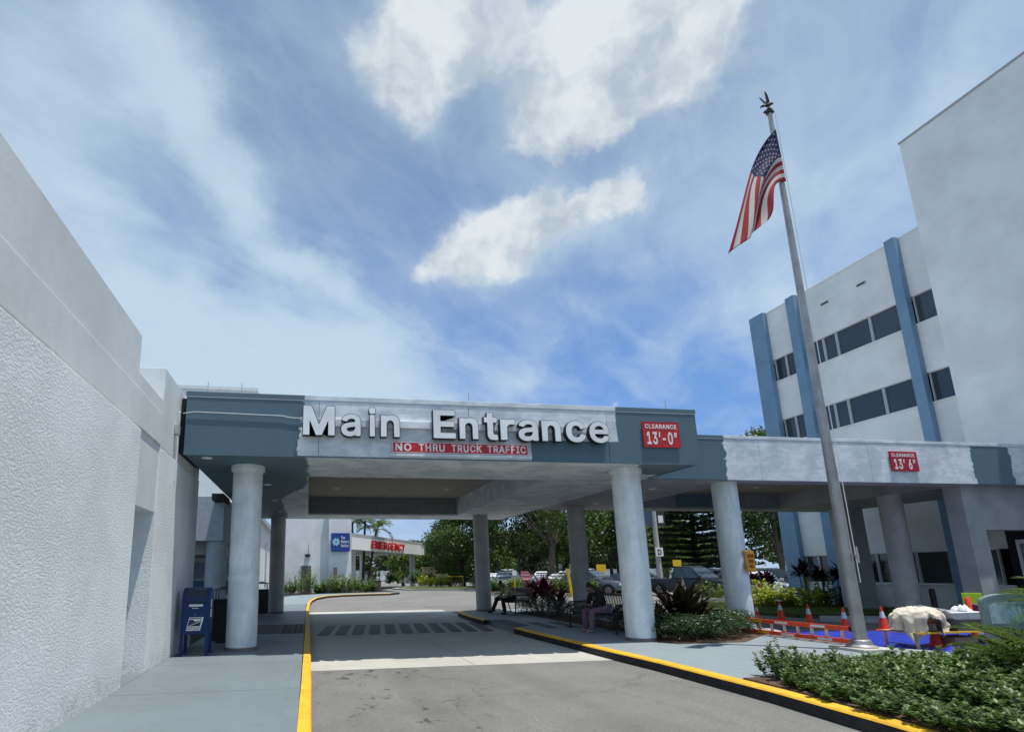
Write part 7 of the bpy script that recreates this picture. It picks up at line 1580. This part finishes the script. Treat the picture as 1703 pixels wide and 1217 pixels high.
cars = [('suv','silver',(0.42,0.46,0.48),(17.9,48.5),-2.2,'silver crossover parked behind the seated person in khaki'),
        ('van','white',(0.75,0.76,0.77),(22.0,59.0),-1.9,'white van with roof bars parked behind the silver crossover'),
        ('sedan','white',(0.75,0.76,0.77),(21.6,45.5),-2.4,'white sedan parked just left of the pale tree trunk'),
        ('suv','white',(0.75,0.76,0.77),(24.2,47.8),.7,'white crossover with dark rear window to the right of the pale tree trunk'),
        ('suv','grey',(0.13,0.145,0.16),(19.6,35.8),-1.0,'dark grey crossover parked close to the shaded back column'),
        ('pickup','black',(0.012,0.013,0.016),(23.9,31.6),-1.25,'shiny black pickup truck behind the bronze plants'),
        ('hatch','white',(0.75,0.76,0.77),(25.6,28.3),.6,'white hatchback with dark back window right of the second primed column'),
        ('sedan','dark blue',(0.03,0.04,0.06),(25.5,41.5),-1.2,'dark blue sedan behind the yellow sign next to the front column'),
        ('suv','silver',(0.42,0.46,0.48),(30.2,46.5),-1.2,'silver crossover left of the lamp post'),
        ('sedan','dark grey',(0.07,0.075,0.08),(31.5,37.0),-1.0,'dark grey sedan behind the white hatchback'),
        ('suv','dark blue',(0.03,0.04,0.06),(33.8,35.5),-1.0,'dark blue crossover farther right behind the white hatchback'),
        ('sedan','silver',(0.42,0.46,0.48),(29.2,33.0),-1.0,'silver sedan by the first blue pilaster'),
        ('hatch','dark grey',(0.07,0.075,0.08),(28.3,61.5),-1.9,'dark hatchback far back under the trees'),
        ('sedan','silver',(0.42,0.46,0.48),(30.5,58.0),-1.9,'silver sedan far back beyond the white crossover'),
        ('suv','red',(0.22,0.02,0.02),(25.0,62.0),-1.9,'red crossover far back beside the white van'),
        ('suv','white',(0.75,0.76,0.77),(36.5,43.5),-1.0,'white crossover behind the black pickup'),
        ('sedan','grey',(0.13,0.145,0.16),(20.5,63.0),-1.8,'grey sedan half hidden left of the white van'),
        ('van','grey',(0.13,0.145,0.16),(40.5,52.0),-1.0,'grey van in the far row near the conifer'),
        ('sedan','white',(0.75,0.76,0.77),(35.0,55.5),-1.7,'white sedan in the far row behind the lamp post'),
        ('suv','white',(0.75,0.76,0.77),(27.6,51.5),.7,'white crossover in the second row behind the dark grey crossover'),
        ('sedan','silver',(0.42,0.46,0.48),(26.0,58.8),-2.3,'silver sedan in the second row right of the white van'),
        ('van','silver',(0.42,0.46,0.48),(33.5,63.0),-2.2,'silver van in the third row under the belt trees'),
        ('suv','white',(0.75,0.76,0.77),(29.5,67.0),-2.2,'white crossover in the third row by the boundary wall'),
        ('sedan','white',(0.75,0.76,0.77),(37.0,60.5),-2.2,'white sedan in the third row left of the lamp post'),
        ('hatch','white',(0.75,0.76,0.77),(23.0,67.5),-2.2,'white hatchback far back by the boundary wall'),
        ('hatch','dark blue',(0.03,0.04,0.06),(16.3,66.0),-1.8,'dark blue hatchback behind the yellow barrier rail')]
kinds_done = {}
for (kd, cn, col, (x, y), rz, lb) in cars:
    pm = paint(cn, col, .5 if cn in ('silver','grey','dark grey') else 0.0)
    if kd not in kinds_done:
        c = car_proto(kd, pm); kinds_done[kd] = c
    else:
        c = copy_tree(kinds_done[kd])
        for ch in c.children:
            if ch.name.split('.')[0] in ('body','cabin','front_bumper','rear_bumper') or (ch.name.startswith('wing_mirror') and kd != 'pickup'):
                ch.material_slots[0].link = 'OBJECT'; ch.material_slots[0].material = pm
    c['label'] = lb; c.location = (x,y,0); c.rotation_euler = (0,0,rz)
    if kd == 'pickup': c['category'] = 'pickup truck'
    if kd == 'van': c['category'] = 'van'

# ------------------------------------------------------------------ posts, rails and signs in the lot
rl = empty('barrier_rail', (14.2,58.6,0), 'yellow tubular barrier rail standing on the far traffic island', 'barrier')
for x in (0,1.15,2.35): MB().tube([(x,-.25*x,0.1),(x,-.25*x,1.25)], .055, 8).build('post', M['yellow'], rl, True)
for z in (1.22,.75): MB().tube([(0,0,z),(2.35,-.59,z)], .05, 8).build('rail', M['yellow'], rl, True)
yb_ = empty('yellow_post', (15.55,31.2,.12), 'tilted yellow steel post with a small brown sign at the island tip', 'post')
MB().tube([(.02,0,0),(-.12,0,1.38)], .075, 12).build('post', M['yellow'], yb_, True); box('sign', M['tan'], yb_, -.30, .02, -.05, -.02, 1.36, 1.66, .005)
yp2 = empty('yellow_post', (14.9,38.6,.12), 'thin yellow post behind the bench with the person in khaki', 'post')
MB().tube([(0,0,0),(0,0,1.55)], .045, 10).build('post', M['yellow'], yp2, True); box('sign', M['sign_white'], yp2, -.16, .16, -.06, -.045, 1.25, 1.6)
def lot_sign(loc, label, mat, w_, h_, z):
    o = empty('lot_sign', (*loc,0), label, 'sign'); MB().tube([(0,0,0),(0,0,z+h_)], .03, 8).build('post', M['steel'], o); box('plate', mat, o, -w_/2, w_/2, -.06, -.035, z, z+h_, .004); return o
lot_sign((21.5,38.2), 'yellow square sign in the lot left of the front plaza column', M['yellow'], .75, .55, 1.55)
lot_sign((29.9,41.2), 'yellow sign behind the black pickup below the lamp post', M['yellow'], .75, .5, 1.95)
lot_sign((15.9,63.8), 'small white sign on a thin post behind the barrier rail', M['sign_white'], .4, .6, 2.3)
lot_sign((23.6,47.0), 'small brown parking sign above the white cars', M['tan'], .5, .4, 1.9)
lot_sign((25.2,52.6), 'small white parking sign above the white crossover', M['sign_white'], .4, .5, 1.9)
lp = empty('lamp_post', (28.3,41.2,0), 'concrete lamp post with two dark banners and a D row sign', 'lamp post')
MB().lathe([(.22,0),(.15,9.5)], n=14).build('post', M['concrete'], lp, True)
box('row_sign', M['sign_white'], lp, -.33, .33, -.26, -.21, 2.75, 3.45, .005); fit_text('lettering', 'D', M['car_black'], lp, -.17, .17, 2.88, 3.32, -.261, .01, .02)
for s, m_ in ((-1, plain('banner slate', (0.05,0.08,0.12), .7)), (1, plain('banner black white', (0.03,0.03,0.03), .7))):
    b_ = box('banner', m_, lp, min(s*.2,s*.95), max(s*.2,s*.95), -.02, .02, 5.2, 7.2); MB().tube([(0,0,7.22),(s*1.0,0,7.22)], .02, 6).build('banner_arm', M['steel'], lp)
    if s > 0: box('banner_print', M['sign_white'], b_, .35, .8, -.026, -.021, 5.5, 6.1)
MB().box(-1.0,1.0,-.12,.12,9.45,9.6).build('lamp_head', M['car_black'], lp)
lot_sign((20.0,34.0), 'green backed speed sign by the grey parked car', plain('sign back green', (0.10,0.20,0.16), .6), .45, .6, 1.5) if False else None

# ------------------------------------------------------------------ benches and people
def bench(loc, rz, label):
    """length along local x, sitter faces local -y"""
    o = empty('park_bench', loc, label, 'bench', None, rz); L = 1.9
    for k in range(9): box('seat_slat', M['black_metal'], o, -L/2, L/2, -.20+k*.052, -.20+k*.052+.036, .425, .445)
    n = 30
    for k in range(n):
        x = -L/2+.04+k*(L-.08)/(n-1)
        MB().add([(x-.011,.27,.46),(x+.011,.27,.46),(x+.011,.285,.46),(x-.011,.285,.46),(x-.011,.38,.86),(x+.011,.38,.86),(x+.011,.395,.86),(x-.011,.395,.86)],
                 [(3,2,1,0),(4,5,6,7),(0,1,5,4),(1,2,6,5),(2,3,7,6),(3,0,4,7)]).build('back_slat', M['black_metal'], o)
    for z, y in ((.87,.39),(.465,.275)): MB().tube([(-L/2,y,z),(L/2,y,z)], .022, 8).build('back_rail', M['black_metal'], o, True)
    for x in (-L/2,L/2):
        MB().tube([(x,-.26,0),(x,-.22,.42),(x,-.22,.66),(x,.30,.67)], .022, 8).tube([(x,.40,0),(x,.27,.45),(x,.40,.88)], .022, 8).build('end_frame', M['black_metal'], o, True)
        for y in (-.27,.40): box('foot', M['black_metal'], o, x-.03, x+.03, y-.07, y+.05, 0, .012)
    return o
bench((7.28,13.18,.15), PI*1.5+.11, 'black slatted park bench nearer the plaza column where the person with floral trousers sits')
bench((7.35,19.55,.15), PI*1.5+.05, 'black slatted park bench near the far shaded column where the person in khaki sits')

def skin(name, J, E_, mat, parent, sub=2, root=0):
    """J: list of (x,y,z,r); E_: edges"""
    me = bpy.data.meshes.new(name); me.from_pydata([j[:3] for j in J], E_, [])
    o = bpy.data.objects.new(name, me); COL.objects.link(o)
    sk = o.modifiers.new('skin', 'SKIN'); sk.use_smooth_shade = True
    if not me.skin_vertices: bm = bmesh.new(); bm.from_mesh(me); bm.verts.layers.skin.verify(); bm.to_mesh(me); bm.free()
    for i, j in enumerate(J):
        sv = me.skin_vertices[0].data[i]; rr = j[3]; sv.radius = rr if isinstance(rr, tuple) else (rr, rr); sv.use_root = (i == root)
    s_ = o.modifiers.new('sub', 'SUBSURF'); s_.levels = sub; s_.render_levels = sub
    dg = bpy.context.evaluated_depsgraph_get(); dg.update()
    m2 = bpy.data.meshes.new_from_object(o.evaluated_get(dg)); m2.name = name
    bpy.data.objects.remove(o); m2.materials.clear()
    m2.polygons.foreach_set('use_smooth', [True]*len(m2.polygons))
    return link_mesh(name, m2, mat, parent)
M['skin'] = plain('skin', (0.19,0.10,0.065), 0.55, var=0.05); M['hair'] = plain('black hair', (0.010,0.008,0.007), 0.5, var=0.2, scale=30)
M['khaki'] = plain('khaki shirt', (0.40,0.39,0.19), 0.85, var=0.1, bump=.4, bscale=18, bdist=.02); M['trouser'] = plain('black trousers', (0.012,0.012,0.014), 0.85, var=0.1)
M['black_top'] = plain('black top', (0.010,0.010,0.013), 0.85, var=0.1); M['shoe'] = plain('shoe', (0.015,0.014,0.014), 0.6); M['shoe_tan'] = plain('sandal', (0.30,0.22,0.19), 0.6)
def floral():
    m, g, b, P = new_mat('floral cloth'); v = g.voro(P, 13.0, out='Color'); n = g.noise(P, 18.0, 3, .6)
    c = g.mix(g.step(.35,.65,n), (0.16,0.05,0.09), (0.10,0.09,0.16)); c = g.mix(.12, c, v); g.link(c, b.inputs['Base Color']); b.inputs['Roughness'].default_value = .9; return m
M['floral'] = floral()
def person(loc, rz, label, shirt, trousers, shoes, knees, feet, shoulder, head, hands, look, hair_long=False, trouser_full=True):
    """seated figure; local -y is forward; hips at the origin on the seat"""
    o = empty('person', loc, label, 'person', None, rz)
    H = Vector((0,0,.08)); S_ = Vector(shoulder); Hd = Vector(head); nk = S_.lerp(Hd, .42)
    J = [(*H,(.15,.12))]; E_ = []
    def add(p, r, par): J.append((*p, r)); E_.append((par, len(J)-1)); return len(J)-1
    w1_ = add(H.lerp(S_,.45)+Vector((0,.04,0)), (.135,.105), 0); ch_ = add(H.lerp(S_,.82)+Vector((0,.03,0)), (.155,.11), w1_)
    n_ = add(nk, .055, ch_); dh = (Hd-nk).normalized(); h1 = add(Hd-dh*.03, .085, n_); h2 = add(Hd+dh*.07, .082, h1); add(Hd+Vector(look)*.105-dh*.01, .016, h1)   # the last is the nose
    arms = []
    for s, hd_ in zip((-1,1), hands):
        sh = S_+Vector((s*.185,0,-.03)); hd_ = Vector(hd_); el = sh.lerp(hd_,.52)+Vector((s*.07,.05,-.10))
        a = add(sh, .062, ch_); b = add(el, .045, a); c = add(hd_, .030, b); fd = (hd_-el).normalized(); pm_ = add(hd_+fd*.06, (.036,.020), c)
        side = fd.cross(Vector((0,0,1))).normalized()
        for k, ln in enumerate((.065,.078,.072,.055)):
            q = hd_+fd*.085+side*(k-1.5)*.018; f1 = add(q, .009, pm_); add(q+fd*ln*.6+Vector((0,0,-.022)), .0085, f1)
        tq = hd_+fd*.04+side*-.035; t1 = add(tq, .010, c); add(tq+fd*.035-side*.012, .009, t1)
        arms.append((sh, el, hd_))
    for s, kn, ft in zip((-1,1), knees, feet):
        hp = H+Vector((s*.095,-.02,-.01)); kn = Vector(kn); ft = Vector(ft)
        a = add(hp, .085, 0); b = add(kn, .060, a); b2 = add(kn.lerp(ft,.35), .058, b); c = add(ft+Vector((0,0,.07)), .040, b2); add(ft+Vector((0,-.13,.03)), .034, c)
    skin('body', J, E_, M['skin'], o, 1)
    # clothes follow the limbs, a little larger
    SJ = [(*(H+Vector((0,0,-.02))),(.175,.145)), (*(H.lerp(S_,.45)+Vector((0,.04,0))),(.165,.13)), (*(H.lerp(S_,.84)+Vector((0,.03,0))),(.175,.13)), (*nk.lerp(S_,.5),.075)]; SE = [(0,1),(1,2),(2,3)]
    for sh, el, hd_ in arms:
        b = len(SJ); SJ += [(*sh,.080), (*el,.066), (*el.lerp(hd_,.75),.050)]; SE += [(2,b),(b,b+1),(b+1,b+2)]
    skin('shirt', SJ, SE, shirt, o, 2)
    TJ = [(*H,(.18,.14))]; TE = []
    for s, kn, ft in zip((-1,1), knees, feet):
        kn = Vector(kn); ft = Vector(ft); b = len(TJ); TJ += [(*(H+Vector((s*.10,-.03,-.01))),.105), (*kn,.082), (*kn.lerp(ft,.45),.078), (*(kn.lerp(ft,.88)),.070)]; TE += [(0,b),(b,b+1),(b+1,b+2),(b+2,b+3)]
    skin('trousers', TJ, TE, trousers, o, 2)
    for ft in feet:
        f = Vector(ft); skin('shoe', [(*(f+Vector((0,.04,.045))),.045), (*(f+Vector((0,-.06,.040))),.045), (*(f+Vector((0,-.17,.030))),.036)], [(0,1),(1,2)], shoes, o, 2)
    back = -Vector(look)
    HJ = [(*(Hd+dh*.09+back*.02),.085), (*(Hd+dh*.02+back*.055),.082), (*(Hd-dh*.05+back*.06),.06)]; HE = [(0,1),(1,2)]
    if hair_long: HJ += [(*(Hd-dh*.14+back*.07),.055), (*(Hd-dh*.24+back*.08),.035)]; HE += [(2,3),(3,4)]
    skin('hair', HJ, HE, M['hair'], o, 2)
    for s in (-1,1):
        e = Hd+Vector(look)*.083+Vector((s*.032,0,0))+dh*.012; MB().lathe([(.002,-.008),(.010,-.004),(.010,.004),(.002,.008)], *e[:2], 8, e.z).build('eye', M['decal_white'], o, True)
        er = Hd+Vector((s*.088,0,0)); MB().lathe([(.004,-.03),(.016,-.01),(.014,.015),(.004,.03)], *er[:2], 8, er.z).build('ear', M['skin'], o, True)
    return o
person((7.30,19.35,.60), PI*1.5+.05, 'person in a khaki shirt and black trousers slumped forward on the far bench', M['khaki'], M['trouser'], M['shoe'],
       [(-.25,-.44,.06),(.22,-.42,.06)], [(-.52,-.56,-.45),(.36,-.40,-.45)], (0,-.20,.46), (.0,-.40,.60), [(-.16,-.48,.12),(.16,-.46,.12)], (0,-.72,-.69))
p2 = person((7.25,12.98,.60), PI*1.5+.11, 'person in a black top and floral trousers bent over a phone on the near bench', M['black_top'], M['floral'], M['shoe_tan'],
       [(-.13,-.42,.05),(.15,-.42,.05)], [(-.12,-.42,-.45),(.16,-.44,-.45)], (0,-.17,.45), (.0,-.34,.61), [(-.08,-.42,.20),(.09,-.42,.20)], (0,-.75,-.66), True)
ph = MB().box(-.035,.035,-.07,.07,-.004,.004).build('phone', M['black_metal'], None, bevel=.003); ph.location = (7.25-.50,12.98-.05,.60+.25); ph.rotation_euler = (.5,0,PI*1.5+.11)
tag(ph, 'black phone held in the hands of the person with floral trousers', 'phone')

# ------------------------------------------------------------------ red bicycle behind the column
bk = empty('bicycle', (8.25,12.45,.15), 'red bicycle parked behind the front plaza column and the near bench', 'bicycle', None, 2.55)
bm_ = plain('bicycle red', (0.30,0.012,0.018), 0.35, coat=.4)
for x in (-.52,.52):
    tr = MB(); n = 28; R_ = .32
    ring = [(x+R_*math.cos(2*PI*k/n),0,.335+R_*math.sin(2*PI*k/n)) for k in range(n+1)]
    w_ = tr.tube(ring, .020, 6, False).build('wheel', M['tyre'], bk, True)
    sp_ = MB()
    for k in range(14): a = 2*PI*k/14; sp_.tube([(x,.02*(-1)**k,.335),(x+.30*math.cos(a),0,.335+.30*math.sin(a))], .0018, 3)
    sp_.build('spokes', M['steel'], w_)
    MB().tube([(x+.295*math.cos(2*PI*k/n),0,.335+.295*math.sin(2*PI*k/n)) for k in range(n+1)], .008, 5, False).build('rim', M['steel'], w_, True)
MB().tube([(-.52,0,.335),(-.10,0,.30),(.38,0,.74),(-.18,0,.74),(-.10,0,.30)], .017, 8).tube([(-.52,0,.335),(-.18,0,.74)], .012, 8).tube([(.38,0,.74),(.40,0,.66),(.52,0,.335)], .014, 8).tube([(-.18,0,.74),(-.22,0,.90)], .013, 8).build('frame', bm_, bk, True)
MB().tube([(.38,0,.74),(.35,0,.98),(.36,-.04,1.0)], .013, 8).tube([(.24,-.28,1.0),(.38,-.2,1.01),(.36,0,1.0),(.38,.2,1.01),(.24,.28,1.0)], .012, 8).build('handlebar', M['steel'], bk, True)
MB().box(-.34,-.10,-.06,.06,.90,.94).build('saddle', M['black_metal'], bk, bevel=.02)
MB().tube([(-.10,-.03,.30),(-.10,.03,.30)], .09, 16).tube([(-.10,.05,.30),(-.02,.05,.16)], .01, 6).tube([(-.10,-.05,.30),(-.18,-.05,.44)], .01, 6).build('crank', M['black_metal'], bk)
